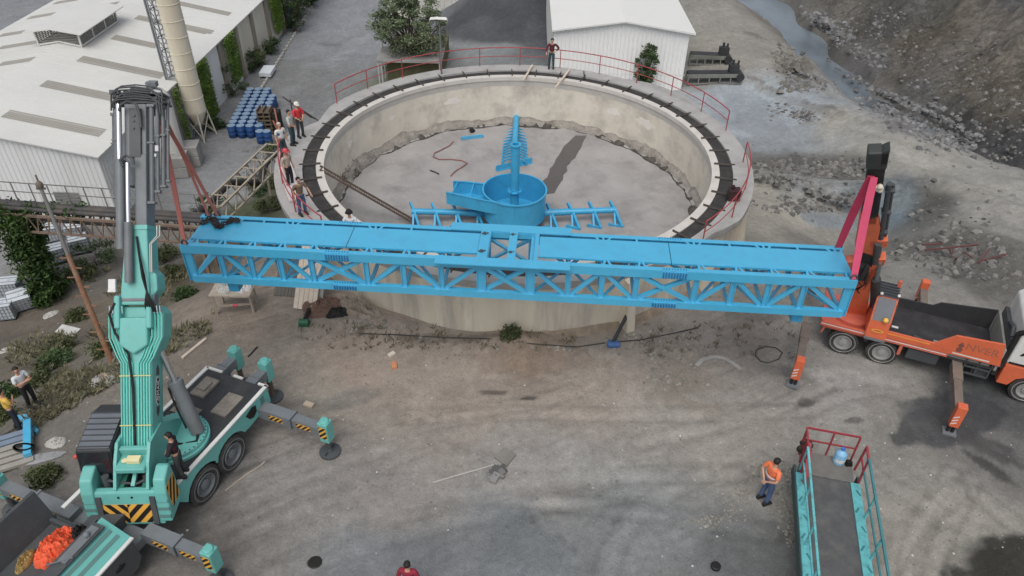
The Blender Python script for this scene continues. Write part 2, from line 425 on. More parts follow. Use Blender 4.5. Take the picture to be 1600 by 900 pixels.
# soil colours: broad fields of different earth, laid out on the ground
SOIL = [  # picture x, y, sRGB, reach in metres
 (700,620,(132,124,116),3),(480,600,(124,119,112),2.5),(560,560,(127,117,109),2),(820,560,(122,110,99),1.6),(900,640,(131,124,117),3),(1050,600,(118,112,105),2),(1100,680,(130,127,122),3),
 (600,760,(124,121,118),3),(450,780,(118,116,114),3),(850,760,(128,126,123),3),(1000,820,(112,115,116),3),(800,860,(106,110,112),3),(600,880,(108,111,113),3),(1150,880,(92,94,94),2.5),
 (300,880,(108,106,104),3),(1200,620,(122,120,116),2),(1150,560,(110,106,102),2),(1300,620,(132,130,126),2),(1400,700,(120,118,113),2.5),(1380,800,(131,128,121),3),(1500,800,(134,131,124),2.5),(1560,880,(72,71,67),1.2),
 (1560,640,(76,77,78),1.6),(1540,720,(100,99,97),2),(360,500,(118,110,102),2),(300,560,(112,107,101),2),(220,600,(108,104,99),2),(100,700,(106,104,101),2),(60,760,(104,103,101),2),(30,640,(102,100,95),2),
 (120,540,(98,94,86),2),(60,490,(94,90,84),2),(200,470,(102,97,89),2),(270,440,(90,85,75),2),(400,320,(70,74,58),2),
 (350,300,(118,120,122),2),(420,200,(112,113,114),3),(500,80,(118,121,124),4),(540,20,(122,125,129),4),(460,120,(108,109,109),3),(200,430,(104,103,100),2),(20,420,(120,120,120),2),
 (640,130,(96,98,80),2),(760,70,(124,128,129),2.5),(780,30,(74,76,79),3),(840,60,(84,86,89),2.5),(850,20,(82,83,85),3),(700,110,(110,112,112),2),
 (1110,40,(130,127,121),3),(1120,90,(128,125,118),3),(1100,120,(116,113,107),1.5),(1180,80,(132,129,123),3),(1200,180,(140,147,152),3.5),(1150,170,(138,145,150),2.5),(1240,200,(132,137,139),2),
 (1300,190,(137,135,129),2),(1420,240,(138,136,130),2),(1540,310,(137,135,129),2),(1590,340,(134,132,127),2),
 (1200,260,(86,84,80),1.4),(1250,250,(80,78,75),1.2),(1330,262,(88,86,82),1.4),(1250,290,(126,126,122),1.2),(1390,330,(104,112,116),1.3),(1180,330,(140,137,128),2),(1330,20,(100,97,92),1.5),(1480,110,(99,96,91),1.5),(1420,110,(96,92,86),1.5),(1520,60,(102,99,93),1.5),(1580,90,(104,99,91),1.5),(1420,200,(96,95,94),1),(1590,180,(90,86,80),2),(1250,370,(122,119,113),1.6),
 (1450,320,(82,81,78),1.6),(1500,390,(88,86,82),1.8),(1420,410,(120,119,114),1.6),(1560,430,(94,92,88),1.8),(1480,450,(124,122,117),1.5),
 (1230,90,(118,113,103),1.2),(1250,105,(88,85,79),1.0),(1330,50,(88,85,80),2.5),(1370,100,(96,95,95),2),(1450,160,(90,89,87),2.5),(1450,60,(92,88,80),3),(1550,140,(94,90,82),3),(1560,40,(102,98,92),2.5),(1560,230,(72,73,74),2.5),(1500,200,(70,70,70),1.6),(1400,20,(84,83,81),3),(1590,10,(88,88,88),2),
]
sp = []; sc = []
for px, py, c, r in SOIL:
    g = G(px, py); sp.append((g.x, g.y, r)); sc.append(s2l(*c))
sp = np.array(sp); sc = np.array(sc) * 1.24
for i_, (px, py, c, r) in enumerate(SOIL):
    if 330 < px < 1250 and 490 < py < 830: sc[i_] *= (1.08, 1.06, 1.03)
    elif px > 1290 and py < 250 and c[0] < 120: sc[i_] *= 1.12
    elif px < 330 and py > 420: sc[i_] *= (1.03, 1.0, .95)
wx = fx + .9 * noise2(fx, fyv, 3.0, 11, 4); wy = fyv + .9 * noise2(fx, fyv, 3.0, 12, 4)
num = np.zeros((len(fx), 3)); den = np.zeros(len(fx))
for (ax, ay, r), c in zip(sp, sc):
    w = 1.0 / (((wx - ax) ** 2 + (wy - ay) ** 2) / (r * r) + .15) ** 2.2
    num += w[:, None] * c; den += w
gcol = num / den[:, None]
# stains, wet patches and dry dust with outlines of their own
STAIN = [  (795,18,7.0,4.6,0,(66,68,71),.9,.4),(742,44,2.6,1.6,0,(76,78,80),.7,.5),(845,50,1.6,3.0,0,(78,80,84),.6,.5),  (1300,180,6,.35,-50,(116,113,106),.6,.8),(1380,215,5,.3,-48,(120,117,110),.5,.8),(1460,270,5,.35,-46,(122,119,112),.5,.8),(1260,165,5,.4,-52,(104,100,94),.6,.9),(1230,150,4,.3,-52,(92,88,83),.6,.9),(1330,160,4,.35,-48,(126,123,116),.5,.8),(1540,300,4,.3,-44,(124,121,114),.5,.8),(1140,60,3,.4,20,(120,117,110),.5,.8),(1180,55,1.2,.5,0,(96,93,88),.6,.6),(1120,110,2,.4,0,(104,101,96),.5,.7),
 (660,495,.1,.1,0,(90,88,86),.1,.1),(1160,172,3.0,3.6,0,(132,138,143),.9,.5),(1200,200,2.6,2.6,0,(128,133,137),.8,.6),(1140,150,1.8,1.6,0,(136,142,147),.8,.4),(1215,160,1.6,1.2,0,(132,139,144),.6,.7),(1210,225,2.4,.8,0,(120,124,126),.6,.7),
 # outline centre (picture), half sizes in m along/across, turn, colour, strength, edge wobble
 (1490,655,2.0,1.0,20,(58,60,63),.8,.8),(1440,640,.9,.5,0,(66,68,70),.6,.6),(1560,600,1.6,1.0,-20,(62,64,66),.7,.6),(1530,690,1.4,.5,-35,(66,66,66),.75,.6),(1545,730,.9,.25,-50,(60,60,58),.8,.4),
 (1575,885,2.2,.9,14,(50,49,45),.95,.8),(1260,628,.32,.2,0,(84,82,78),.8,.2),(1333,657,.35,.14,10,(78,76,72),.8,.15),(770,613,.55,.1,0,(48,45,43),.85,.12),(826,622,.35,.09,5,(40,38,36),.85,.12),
 (492,879,.2,.15,0,(40,42,42),.9,.03),(1118,886,.14,.1,0,(34,35,35),.95,.03),(832,812,.16,.2,0,(88,88,88),.8,.1),(770,606,2.4,.5,0,(124,114,106),.35,.6),
 (850,560,2.4,.7,4,(112,97,84),.4,.7),(700,530,2.6,.25,0,(92,86,80),.5,.3),(480,640,1.3,.6,15,(104,101,96),.55,.6),(560,620,1.0,.45,20,(108,106,102),.5,.5),(1320,590,1.6,.45,-5,(150,148,144),.55,.5),
 (900,730,2.0,.6,-6,(146,144,140),.45,.8),(880,700,.9,.3,-5,(148,146,142),.4,.4),(1120,620,1.2,.3,0,(140,138,134),.35,.4),(1000,760,1.2,.5,0,(140,141,140),.35,.6),(950,800,1.8,.6,5,(102,105,106),.25,.7),
 (700,860,2.6,.5,18,(102,104,106),.25,.7),(1180,855,1.2,.8,10,(92,93,92),.4,.7),(640,690,1.8,.5,20,(136,130,125),.4,.6),(380,560,1.2,.5,25,(126,120,113),.5,.6),
 (1220,580,.9,.3,-15,(92,91,90),.5,.4),(1180,490,1.2,.5,0,(92,90,87),.55,.5),(340,750,1.5,.4,45,(88,86,84),.5,.4),(240,860,1.2,.5,45,(84,83,82),.5,.4),
 (470,95,3.0,.5,0,(104,104,102),.4,.7),(545,75,3,1.0,70,(136,139,142),.4,.9),(440,150,3,.6,75,(124,126,128),.4,.8),(515,70,1.2,.4,0,(96,97,97),.5,.5),(1390,345,1.3,.9,0,(104,116,124),.8,.5),(1285,345,1.7,.7,-8,(112,120,126),.8,.6),
 (1290,285,2.8,.7,-4,(128,131,130),.7,.6),(1330,300,1.4,.4,5,(112,118,120),.6,.4),
]
for px, py, a, b, turn, c, st, wob in STAIN:
    g = G(px, py); t = R(turn); dx, dy = fx - g.x, fyv - g.y
    m = np.hypot(dx, dy) < max(a, b) * 2.5 + 2
    u = (dx[m] * math.cos(t) + dy[m] * math.sin(t)) / a; v = (-dx[m] * math.sin(t) + dy[m] * math.cos(t)) / b
    dd = np.hypot(u, v) + wob * .8 * noise2(fx[m], fyv[m], max(.5, b * 1.3), 21, 4)
    k = st * sst(1.12, .8, dd)
    gcol[m] = gcol[m] * (1 - k[:, None]) + np.array(s2l(*c)) * 1.22 * k[:, None]
# wheel tracks pressed across the yard: a pair of pale and dark lines each
TRK = [[(20,885),(220,790),(420,705)],[(120,900),(300,822),(470,748),(620,690)],[(420,900),(600,840),(800,790),(960,775)],[(460,640),(620,655),(780,640),(900,610)],[(1260,640),(1330,610),(1420,605),(1500,620)],[(1100,740),(1000,790),(960,850),(950,900)],[(1420,900),(1440,820),(1490,740)],[(1450,900),(1475,820),(1520,750)],[(0,868),(200,780),(400,712),(560,655)],[(40,900),(240,800),(450,718),(640,660)],[(180,900),(350,820),(520,750),(700,700)],[(230,900),(420,815),(600,745),(800,690)],
       [(330,900),(520,815),(680,770),(900,742),(1150,740)],[(700,770),(950,790),(1200,830)],[(560,690),(760,640),(1000,650),(1250,640)],[(1500,760),(1420,830),(1380,900)],[(1530,770),(1590,820)],[(1290,700),(1400,760),(1560,850)],
       [(1000,690),(1180,650),(1290,600)]]
for t in TRK:
    pts = [tuple(P(*q)[:2]) for q in t]
    # smooth the line
    for _ in range(3):
        q = [pts[0]]
        for a, b in zip(pts[:-1], pts[1:]): q += [(a[0] * .75 + b[0] * .25, a[1] * .75 + b[1] * .25), (a[0] * .25 + b[0] * .75, a[1] * .25 + b[1] * .75)]
        pts = q + [pts[-1]]
    xs = [p[0] for p in pts]; ys = [p[1] for p in pts]
    m = (fx > min(xs) - 2) & (fx < max(xs) + 2) & (fyv > min(ys) - 2) & (fyv < max(ys) + 2)
    d = seg_d(fx[m] + .06 * noise2(fx[m], fyv[m], 1.5, 30, 2), fyv[m], pts)
    fade = np.clip(.75 + .8 * noise2(fx[m], fyv[m], 4.0, 31, 3), 0, 1)
    gcol[m] *= (1 - .19 * (np.exp(-((d - .34) / .09) ** 2) - .6 * np.exp(-(d / .2) ** 2)) * fade)[:, None]
    ZZ[m] -= .03 * np.exp(-((d - .3) / .16) ** 2) * fade
# fine mottling of the earth itself
gcol *= (1 + .10 * noise2(fx, fyv, 1.6, 40, 5) + .09 * noise2(fx, fyv, .5, 41, 4))[:, None]
hillm = sst(28.0, 32.5, fx - np.maximum(0, (57 - fyv)) * .33)
gcol *= (1 + hillm * .16 * noise2(fx * .55 + fyv * .45, fyv * 1.6 - fx * 1.3, 3.2, 42, 5))[:, None]
gcol = np.clip(gcol, .01, .8)
rockm = np.clip(sst(27.6, 30.0, fx - np.maximum(0, (57 - fyv)) * .33) + .7 * np.exp(-(seg_d(fx, fyv, BERM) / 1.3) ** 2) + .6 * np.exp(-(((fx - 22.6) / 2.2) ** 2 + ((fyv - 56.5) / 2.6) ** 2)) + .5 * sst(22, 24, fx) * sst(20, 24, fyv) * sst(34, 29, fyv), 0, 1)

me = bpy.data.meshes.new("ground")
idx = np.arange(nxg * nyg).reshape(nyg, nxg)
quads = np.stack([idx[:-1, :-1], idx[:-1, 1:], idx[1:, 1:], idx[1:, :-1]], -1).reshape(-1, 4)
me.from_pydata(np.stack([fx, fyv, ZZ], 1).tolist(), [], quads.tolist())
ca = me.color_attributes.new("soil", 'FLOAT_COLOR', 'POINT')
ca.data.foreach_set("color", np.concatenate([gcol, np.ones((len(fx), 1))], 1).ravel().astype(np.float32))
ra = me.attributes.new("rock", 'FLOAT', 'POINT'); ra.data.foreach_set("value", rockm.astype(np.float32))
me.shade_smooth()
m = bpy.data.materials.new("earth"); m.use_nodes = True
nt = m.node_tree; N = nt.nodes; L = nt.links; b = N["Principled BSDF"]
b.inputs['Roughness'].default_value = .9; b.inputs['Specular IOR Level'].default_value = .2
at = N.new("ShaderNodeAttribute"); at.attribute_name = "soil"
geo = N.new("ShaderNodeNewGeometry")
def _noise(sc, det=6, ro=.65):
    n = N.new("ShaderNodeTexNoise"); n.inputs['Scale'].default_value = sc; n.inputs['Detail'].default_value = det; n.inputs['Roughness'].default_value = ro
    L.new(geo.outputs['Position'], n.inputs['Vector']); return n.outputs[0]
def _mr(src, a, b_, c, d):
    n = N.new("ShaderNodeMapRange"); n.inputs[1].default_value = a; n.inputs[2].default_value = b_; n.inputs[3].default_value = c; n.inputs[4].default_value = d
    L.new(src, n.inputs[0]); return n.outputs[0]
def _mix(bt, f, a, b_):
    n = N.new("ShaderNodeMix"); n.data_type = 'RGBA'; n.blend_type = bt
    for s, v in ((0, f), (6, a), (7, b_)):
        if isinstance(v, (int, float, tuple)): n.inputs[s].default_value = v
        else: L.new(v, n.inputs[s])
    return n.outputs[2]
c0 = at.outputs['Color']
c0 = _mix('MULTIPLY', 1.0, c0, _mr(_noise(.55, 6, .7), .3, .7, .92, 1.08))
c0 = _mix('MULTIPLY', 1.0, c0, _mr(_noise(3.2, 8, .75), .3, .7, .78, 1.2))
c0 = _mix('MULTIPLY', 1.0, c0, _mr(_noise(17, 4, .7), .3, .7, .84, 1.15))
c0 = _mix('MULTIPLY', 1.0, c0, _mr(_noise(48, 3, .7), .3, .7, .84, 1.15))
mpt = N.new("ShaderNodeMapping"); mpt.inputs['Scale'].default_value = (.22, 2.6, 1)
mp0 = N.new("ShaderNodeMapping"); mp0.inputs['Rotation'].default_value = (0, 0, -.53); L.new(geo.outputs['Position'], mp0.inputs[0]); L.new(mp0.outputs[0], mpt.inputs[0])
nt_ = N.new("ShaderNodeTexNoise"); nt_.inputs['Scale'].default_value = 1.6; nt_.inputs['Detail'].default_value = 7; nt_.inputs['Roughness'].default_value = .7; L.new(mpt.outputs[0], nt_.inputs['Vector'])
c0 = _mix('MULTIPLY', _mr(_noise(.16, 2), .45, .6, 0, .8), c0, _mr(nt_.outputs[0], .36, .64, .84, 1.12))
vo = N.new("ShaderNodeTexVoronoi"); vo.inputs['Scale'].default_value = 5.5; vo.inputs['Randomness'].default_value = 1
L.new(geo.outputs['Position'], vo.inputs['Vector'])
spk = N.new("ShaderNodeMath"); spk.operation = 'MULTIPLY'
L.new(_mr(vo.outputs['Distance'], .06, .11, 1, 0), spk.inputs[0]); L.new(_mr(_noise(.9, 3), .55, .7, 0, .45), spk.inputs[1])
c0 = _mix('MIX', spk.outputs[0], c0, (.36, .35, .33, 1))
vo2 = N.new("ShaderNodeTexVoronoi"); vo2.inputs['Scale'].default_value = 3.1; L.new(geo.outputs['Position'], vo2.inputs['Vector'])
spk2 = N.new("ShaderNodeMath"); spk2.operation = 'MULTIPLY'
L.new(_mr(vo2.outputs['Distance'], .08, .22, 1, 0), spk2.inputs[0]); L.new(_mr(_noise(.6, 3), .5, .62, 0, .45), spk2.inputs[1])
c0 = _mix('MIX', spk2.outputs[0], c0, (.07, .066, .062, 1))
rk = N.new("ShaderNodeAttribute"); rk.attribute_name = "rock"
mpr = N.new("ShaderNodeMapping"); mpr.inputs['Rotation'].default_value = (0, 0, .0); mpr.inputs['Scale'].default_value = (.45, 1.2, .8); L.new(geo.outputs['Position'], mpr.inputs[0])
ns = N.new("ShaderNodeTexNoise"); ns.inputs['Scale'].default_value = 2.4; ns.inputs['Detail'].default_value = 12; ns.inputs['Roughness'].default_value = .82; L.new(mpr.outputs[0], ns.inputs['Vector'])
c0 = _mix('MULTIPLY', rk.outputs['Fac'], c0, _mr(ns.outputs[0], .38, .62, .62, 1.5))
L.new(c0, b.inputs['Base Color'])
bp = N.new("ShaderNodeBump"); bp.inputs['Distance'].default_value = .05; bp.inputs['Strength'].default_value = .9
L.new(_noise(7, 8, .75), bp.inputs['Height'])
bp2 = N.new("ShaderNodeBump"); bp2.inputs['Distance'].default_value = .35; L.new(rk.outputs['Fac'], bp2.inputs['Strength']); L.new(ns.outputs[0], bp2.inputs['Height']); L.new(bp2.outputs[0], bp.inputs['Normal']); L.new(bp.outputs[0], b.inputs['Normal'])
me.materials.append(m)
ground = bpy.data.objects.new("ground", me); COL.objects.link(ground)
tag(ground, kind="structure")

# ------------------------------------------------------------------ water: river and slurry pools, level sheets
def water(name, pts, z, col, rough):
    mm = bpy.data.materials.new(name); mm.use_nodes = True
    bb = mm.node_tree.nodes["Principled BSDF"]; nn = mm.node_tree.nodes; ll = mm.node_tree.links
    bb.inputs['Roughness'].default_value = rough; bb.inputs['Specular IOR Level'].default_value = .5
    g = nn.new("ShaderNodeNewGeometry"); no = nn.new("ShaderNodeTexNoise"); no.inputs['Scale'].default_value = .55; no.inputs['Detail'].default_value = 6
    mp = nn.new("ShaderNodeMapping"); mp.inputs['Scale'].default_value = (1, .5, 1); mp.inputs['Rotation'].default_value = (0, 0, .5)
    ll.new(g.outputs['Position'], mp.inputs[0]); ll.new(mp.outputs[0], no.inputs['Vector'])
    cr = nn.new("ShaderNodeMix"); cr.data_type = 'RGBA'; cr.inputs[6].default_value = (*[c * .82 for c in col], 1); cr.inputs[7].default_value = (*[min(1, c * 1.12) for c in col], 1)
    r = nn.new("ShaderNodeMapRange"); r.inputs[1].default_value = .35; r.inputs[2].default_value = .65; ll.new(no.outputs[0], r.inputs[0]); ll.new(r.outputs[0], cr.inputs[0])
    ll.new(cr.outputs[2], bb.inputs['Base Color'])
    me = bpy.data.meshes.new(name); me.from_pydata([(p[0], p[1], z) for p in pts], [], [tuple(range(len(pts)))]); me.materials.append(mm)
    o = bpy.data.objects.new(name, me); COL.objects.link(o); tag(o, kind="structure"); return o
water("river", [(16, 110), (34, 110), (33, 72), (30.5, 58), (33, 50), (36, 43), (33, 40.5), (29, 48), (24.5, 55), (21.5, 62), (20, 80)], -4.95, s2l(118, 128, 136), .3)
# ------------------------------------------------------------------ shared materials
BLUE = mat("blue_paint", s2l(48, 176, 220), .28, var=.05, vscale=1.2, dirt=s2l(78, 140, 180), dirt_amt=.3, dscale=2.5, spec=.8)
BLUE.node_tree.nodes["Principled BSDF"].inputs['Coat Weight'].default_value = .6
BLUE.node_tree.nodes["Principled BSDF"].inputs['Coat Roughness'].default_value = .25
BLUE2 = mat("blue_paint_aged", s2l(36, 164, 212), .36, var=.09, vscale=1.5, dirt=s2l(70, 110, 140), dirt_amt=.4, dscale=2.0)
SEAM = mat("dark_seam", s2l(30, 70, 95), .7)
TEAL = mat("teal_paint", s2l(94, 178, 170), .4, var=.06, vscale=1.5, dirt=s2l(95, 140, 130), dirt_amt=.3, dscale=2.2, spec=.5)
TEALD = mat("teal_grey_stripe", s2l(86, 128, 124), .5, var=.08)
STEEL = mat("grey_steel_paint", s2l(112, 118, 122), .45, var=.1, vscale=2, dirt=s2l(80, 78, 74), dirt_amt=.4)
STEELD = mat("dark_grey_steel", s2l(72, 76, 79), .5, var=.12, vscale=2.5, dirt=s2l(104, 100, 94), dirt_amt=.35)
DARK = mat("dark_plate", s2l(52, 53, 56), .6, var=.15, vscale=2, dirt=s2l(88, 86, 82), dirt_amt=.4)
BLACK = mat("black_rubber", s2l(32, 32, 33), .8, var=.15, dirt=s2l(92, 88, 82), dirt_amt=.35, dscale=4)
TREAD = mat("dusty_tyre", s2l(62, 61, 59), .9, var=.15, dirt=s2l(112, 107, 99), dirt_amt=.6, dscale=3)
CHROME = mat("chrome_rod", (.75, .75, .78), .18, metal=1.0, var=.02)
WHITE = mat("white_paint", s2l(214, 214, 210), .5, var=.06, dirt=s2l(150, 148, 140), dirt_amt=.35)
YEL = mat("hazard_yellow", s2l(226, 166, 32), .5, var=.08)
HBLK = mat("hazard_black", s2l(30, 28, 26), .6)
ORANGE = mat("orange_paint", s2l(218, 98, 52), .45, var=.07, dirt=s2l(150, 90, 60), dirt_amt=.35, dscale=2.4)
ORANGED = mat("orange_faded", s2l(206, 96, 70), .55, var=.1, dirt=s2l(150, 110, 90), dirt_amt=.4)
GLASS = mat("dark_glass", s2l(36, 42, 46), .08, spec=.8, var=.02)
RUST = mat("rusty_steel", s2l(146, 104, 76), .85, var=.35, vscale=6, dirt=s2l(150, 132, 112), dirt_amt=.9, dscale=2.2)
RUSTD = mat("brown_pipe_steel", s2l(96, 80, 70), .8, var=.2, vscale=3, dirt=s2l(126, 116, 104), dirt_amt=.5)
REDRAIL = mat("red_rail_paint", s2l(168, 62, 66), .55, var=.15, dirt=s2l(120, 70, 66), dirt_amt=.4)
PINK = mat("pink_webbing", s2l(214, 70, 110), .75, var=.08)
SALMON = mat("faded_red_webbing", s2l(190, 112, 100), .8, var=.1)
CONC = mat("grey_concrete", s2l(150, 149, 146), .85, var=.14, vscale=1.5, dirt=s2l(112, 110, 106), dirt_amt=.5, dscale=.9, bump=.01, bscale=15)
WOOD = mat("weathered_wood", s2l(168, 156, 140), .8, var=.18, vscale=4)
WOODP = mat("pale_plank", s2l(206, 190, 172), .75, var=.14, vscale=4)

# ------------------------------------------------------------------ the round thickener tank
tank = thing("thickener_tank", "large round concrete thickener tank, empty and open topped, with a grey sludge floor", "tank", (TCX, TCY, 0))
def rout(th):
    """outer edge of the rim walk: widened where people stand on the left and on the right"""
    d = math.degrees(th) % 360
    r = 10.32
    def bump(c, w, a):
        k = abs((d - c + 180) % 360 - 180)
        return a * max(0, 1 - max(0, k - w) / 9.0) if k < w + 9 else 0
    return r + bump(196, 22, .78) + bump(8, 40, .45) + bump(95, 60, .42)
NT = 220
CREAM = mat("pale_tank_render", s2l(216, 207, 191), .85, var=.1, vscale=1.2, dirt=s2l(150, 145, 138), dirt_amt=.65, dscale=.7, bump=.012, bscale=6)
OUTW = mat("stained_outer_wall", s2l(208, 198, 178), .85, var=.14, vscale=1.4, dirt=s2l(134, 130, 128), dirt_amt=.75, dscale=.9, bump=.012, bscale=6, streak=True)
RIMC = mat("rim_concrete", s2l(166, 164, 161), .85, var=.1, vscale=1.6, dirt=s2l(126, 124, 120), dirt_amt=.5, dscale=1.3, bump=.01, bscale=12)
LIPC = mat("pale_lip_concrete", s2l(200, 195, 187), .85, var=.08, vscale=1.6, dirt=s2l(170, 164, 156), dirt_amt=.5, dscale=1.3)
def ring(prof_fn, name, mt, smooth=35, th0=0, th1=2 * math.pi, n=NT, closed=True):
    mb = MB(); full = abs(th1 - th0 - 2 * math.pi) < 1e-6; m = n if full else n + 1; k = None; vs = []
    for j in range(m):
        th = th0 + (th1 - th0) * j / n
        pr = prof_fn(th); k = len(pr)
        vs += [(r * math.cos(th), r * math.sin(th), z) for r, z in pr]
    fs = []
    for j in range(n):
        j2 = (j + 1) % m
        for i in range(k if closed else k - 1):
            i2 = (i + 1) % k
            fs.append((j * k + i, j * k + i2, j2 * k + i2, j2 * k + i))
    if not full and closed:
        fs.append(tuple(range(k))); fs.append(tuple((m - 1) * k + i for i in range(k))[::-1])
    mb.add(vs, fs)
    return mb.build(name, mt, tank, smooth=smooth)
ring(lambda t: [(10.3, -6.5), (10.3, 2.18), (9.9, 2.18), (9.9, -6.5)], "outer_wall", OUTW)
ring(lambda t: [(rout(t) - .02, 2.18), (rout(t), 2.24), (rout(t), 2.5), (9.88, 2.5), (9.88, 2.183)], "rim_walkway", RIMC)
SLUDGE_D = mat("dark_launder_sludge", s2l(54, 52, 51), .75, var=.25, vscale=3, dirt=s2l(96, 92, 86), dirt_amt=.5, dscale=2.5, bump=.02, bscale=10)
ring(lambda t: [(9.878, 2.0), (9.878, 2.41 + .02 * math.sin(9 * t)), (9.6, 2.40 + .02 * math.sin(13 * t)), (9.292, 2.40 + .02 * math.sin(7 * t)), (9.292, 2.0)], "launder_channel", SLUDGE_D)
ring(lambda t: [(9.29, 1.9), (9.29, 2.47), (8.94, 2.47), (8.94, 2.26), (9.0, 2.2), (9.045, 1.9)], "inner_lip", LIPC)
ring(lambda t: [(9.3, 1.9), (9.05, 1.9), (9.05, -1.4), (9.3, -1.4)], "inner_wall", CREAM)
PATCH = mat("pale_repair_patch", s2l(224, 218, 208), .85, var=.08)
for k, (px, py, w_, h_) in enumerate(((718, 164, .5, .2), (1000, 190, .7, .3), (640, 190, .3, .15), (940, 180, .4, .25), (560, 220, .3, .2))):
    q_ = P(px, py, 1.5); 
    a = math.atan2(q_.y - TCY, q_.x - TCX); mb = MB(); rn_ = random.Random(k); nn = 16
    ring_ = [(1.25 + h_ * math.sin(6.283 * i / nn) * rn_.uniform(.6, 1.2), a + w_ / 9 * math.cos(6.283 * i / nn) * rn_.uniform(.6, 1.2)) for i in range(nn)]
    mb.add([(9.04 * math.cos(t), 9.04 * math.sin(t), z) for z, t in ring_], [tuple(range(nn))]); mb.build("repair_patch", PATCH, tank)
# grey-brown crust of dried sludge along the foot of the inner wall
CRUST = mat("dried_sludge_crust", s2l(150, 144, 135), .95, var=.3, vscale=2.2, dirt=s2l(96, 91, 84), dirt_amt=.8, dscale=1.6, bump=.08, bscale=9)
def crust(t):
    n = fbm(4 * math.cos(t), 4 * math.sin(t), 3.0, 4); n2 = fbm(9 * math.cos(t), 9 * math.sin(t), 7.0, 4)
    top = .02 + .34 * n + .2 * n2; w = max(.02, .22 + .3 * n2 + .12 * n)
    return [(9.052, -.9), (9.052, max(top, -.3)), (9.04, max(top, -.3)), (9.03 - .12 * w, max(top - .08, -.3)), (8.98 - .3 * w, min(max(top - .15, -.35), -.02 + .15 * n2)), (8.95 - w, -.32), (8.9 - w, -.9)]
ring(crust, "sludge_crust", CRUST, smooth=50, n=420)
def crust2(t):
    n = fbm(7 * math.cos(t), 7 * math.sin(t), 13.0, 5); n2 = fbm(22 * math.cos(t), 22 * math.sin(t), 17.0, 4)
    h = max(-.2, .26 * n + .2 * n2 - .14); w = .25 + .4 * n
    return [(8.95, -.5), (8.9, h - .24), (8.78 - .2 * w, h - .26), (8.7 - .5 * w, -.32 + .5 * max(0, n2 * .3)), (8.6 - .7 * w, -.9)]
ring(crust2, "sludge_heap", mat("dark_sludge_heap", s2l(78, 74, 69), .95, var=.3, vscale=4, dirt=s2l(118, 112, 104), dirt_amt=.6, dscale=3, bump=.05, bscale=9), smooth=50, n=520)
FLOOR = mat("grey_sludge_floor", s2l(154, 151, 149), .8, var=.14, vscale=.7, dirt=s2l(116, 114, 113), dirt_amt=.8, dscale=.5, bump=.03, bscale=4)
mb = MB()
pr = [(9.1, -.3 - 0.01)] + [(r, -.32 - .095 * (9 - r)) for r in np.linspace(8.8, .05, 26)]
mb.lathe(pr, 128)
for i, v in enumerate(mb.v):
    x, y, z = v; mb.v[i] = (x, y, z + .05 * fbm(x * .5, y * .5, 1, 4))
FLOORO = mb.build("sludge_floor", FLOOR, tank, smooth=60)
def floor_z(x, y):                      # world
    r = math.hypot(x - TCX, y - TCY); return -.32 - .095 * (9 - min(r, 9)) + .05 * fbm((x - TCX) * .5, (y - TCY) * .5, 1, 4)
def F(px, py):
    p = P(px, py, -.7)
    for _ in range(6): p = P(px, py, floor_z(p.x, p.y))
    return p
# wet dark track of slurry across the floor: a thin sheet hugging the cone
def blob_sheet(name, outline, zf, lift, mt, parent, origin, n=1):
    mb = MB(); k = len(outline) // 2
    L_, R_ = outline[:k], outline[k:][::-1]
    vs = []; m = 9; rows = 40
    def lerp(a, t):
        s = t * (len(a) - 1); i = min(int(s), len(a) - 2); f = s - i
        return (a[i][0] * (1 - f) + a[i + 1][0] * f, a[i][1] * (1 - f) + a[i + 1][1] * f)
    for r in range(rows + 1):
        t = r / rows; a, b_ = lerp(L_, t), lerp(R_, t)
        for c in range(m):
            s = c / (m - 1); wob = .12 * fbm(t * 9, s * 3 + 5, 2, 4) * (1 if c in (0, m - 1) else 0)
            x = a[0] + (b_[0] - a[0]) * (s + (wob if c else -wob) * .9); y = a[1] + (b_[1] - a[1]) * s
            p = Vector((x, y, 0)); vs.append((x - origin[0], y - origin[1], zf(x, y) + lift - origin[2]))
    fs = [(r * m + c, r * m + c + 1, (r + 1) * m + c + 1, (r + 1) * m + c) for r in range(rows) for c in range(m - 1)]
    mb.add(vs, fs); return mb.build(name, mt, parent, smooth=60)
wl = [tuple(F(*q)[:2]) for q in [(899, 212), (882, 228), (868, 250), (860, 265), (856, 275), (846, 285), (838, 305)]]
wr = [tuple(F(*q)[:2]) for q in [(917, 212), (906, 232), (898, 248), (886, 260), (884, 270), (878, 282), (866, 302)]]
blob_sheet("wet_slurry_track", wl + wr[::-1], floor_z, .012, mat("wet_dark_slurry", s2l(92, 88, 86), .5, var=.1), tank, (TCX, TCY, 0))
# bars across the launder
mb0 = MB(); mb0.box((9.55, 0, 2.5), (.95, .06, .04)); mb0.box((9.55, 0, 2.54), (.95, .012, .05))
LB = mat("launder_bar_steel", s2l(86, 80, 76), .8, var=.2)
bar0 = None
for i in range(44):
    a = 2 * math.pi * (i + .3) / 44
    if bar0 is None: bar0 = mb0.build("launder_bar", LB, tank); o = bar0
    else:
        o = bar0.copy(); COL.objects.link(o); o.parent = tank
    o.rotation_euler = (0, 0, a)
# buttress ribs on the outer wall
for th in (-43, -20, -66):
    a = R(th); mb = MB(Matrix.Rotation(a, 4, 'Z'))
    mb.prism([(10.29, -2.5), (11.3, -2.5), (10.62, 2.17), (10.29, 2.17)], 'y', -.18, .18)
    mb.build("buttress", OUTW, tank)
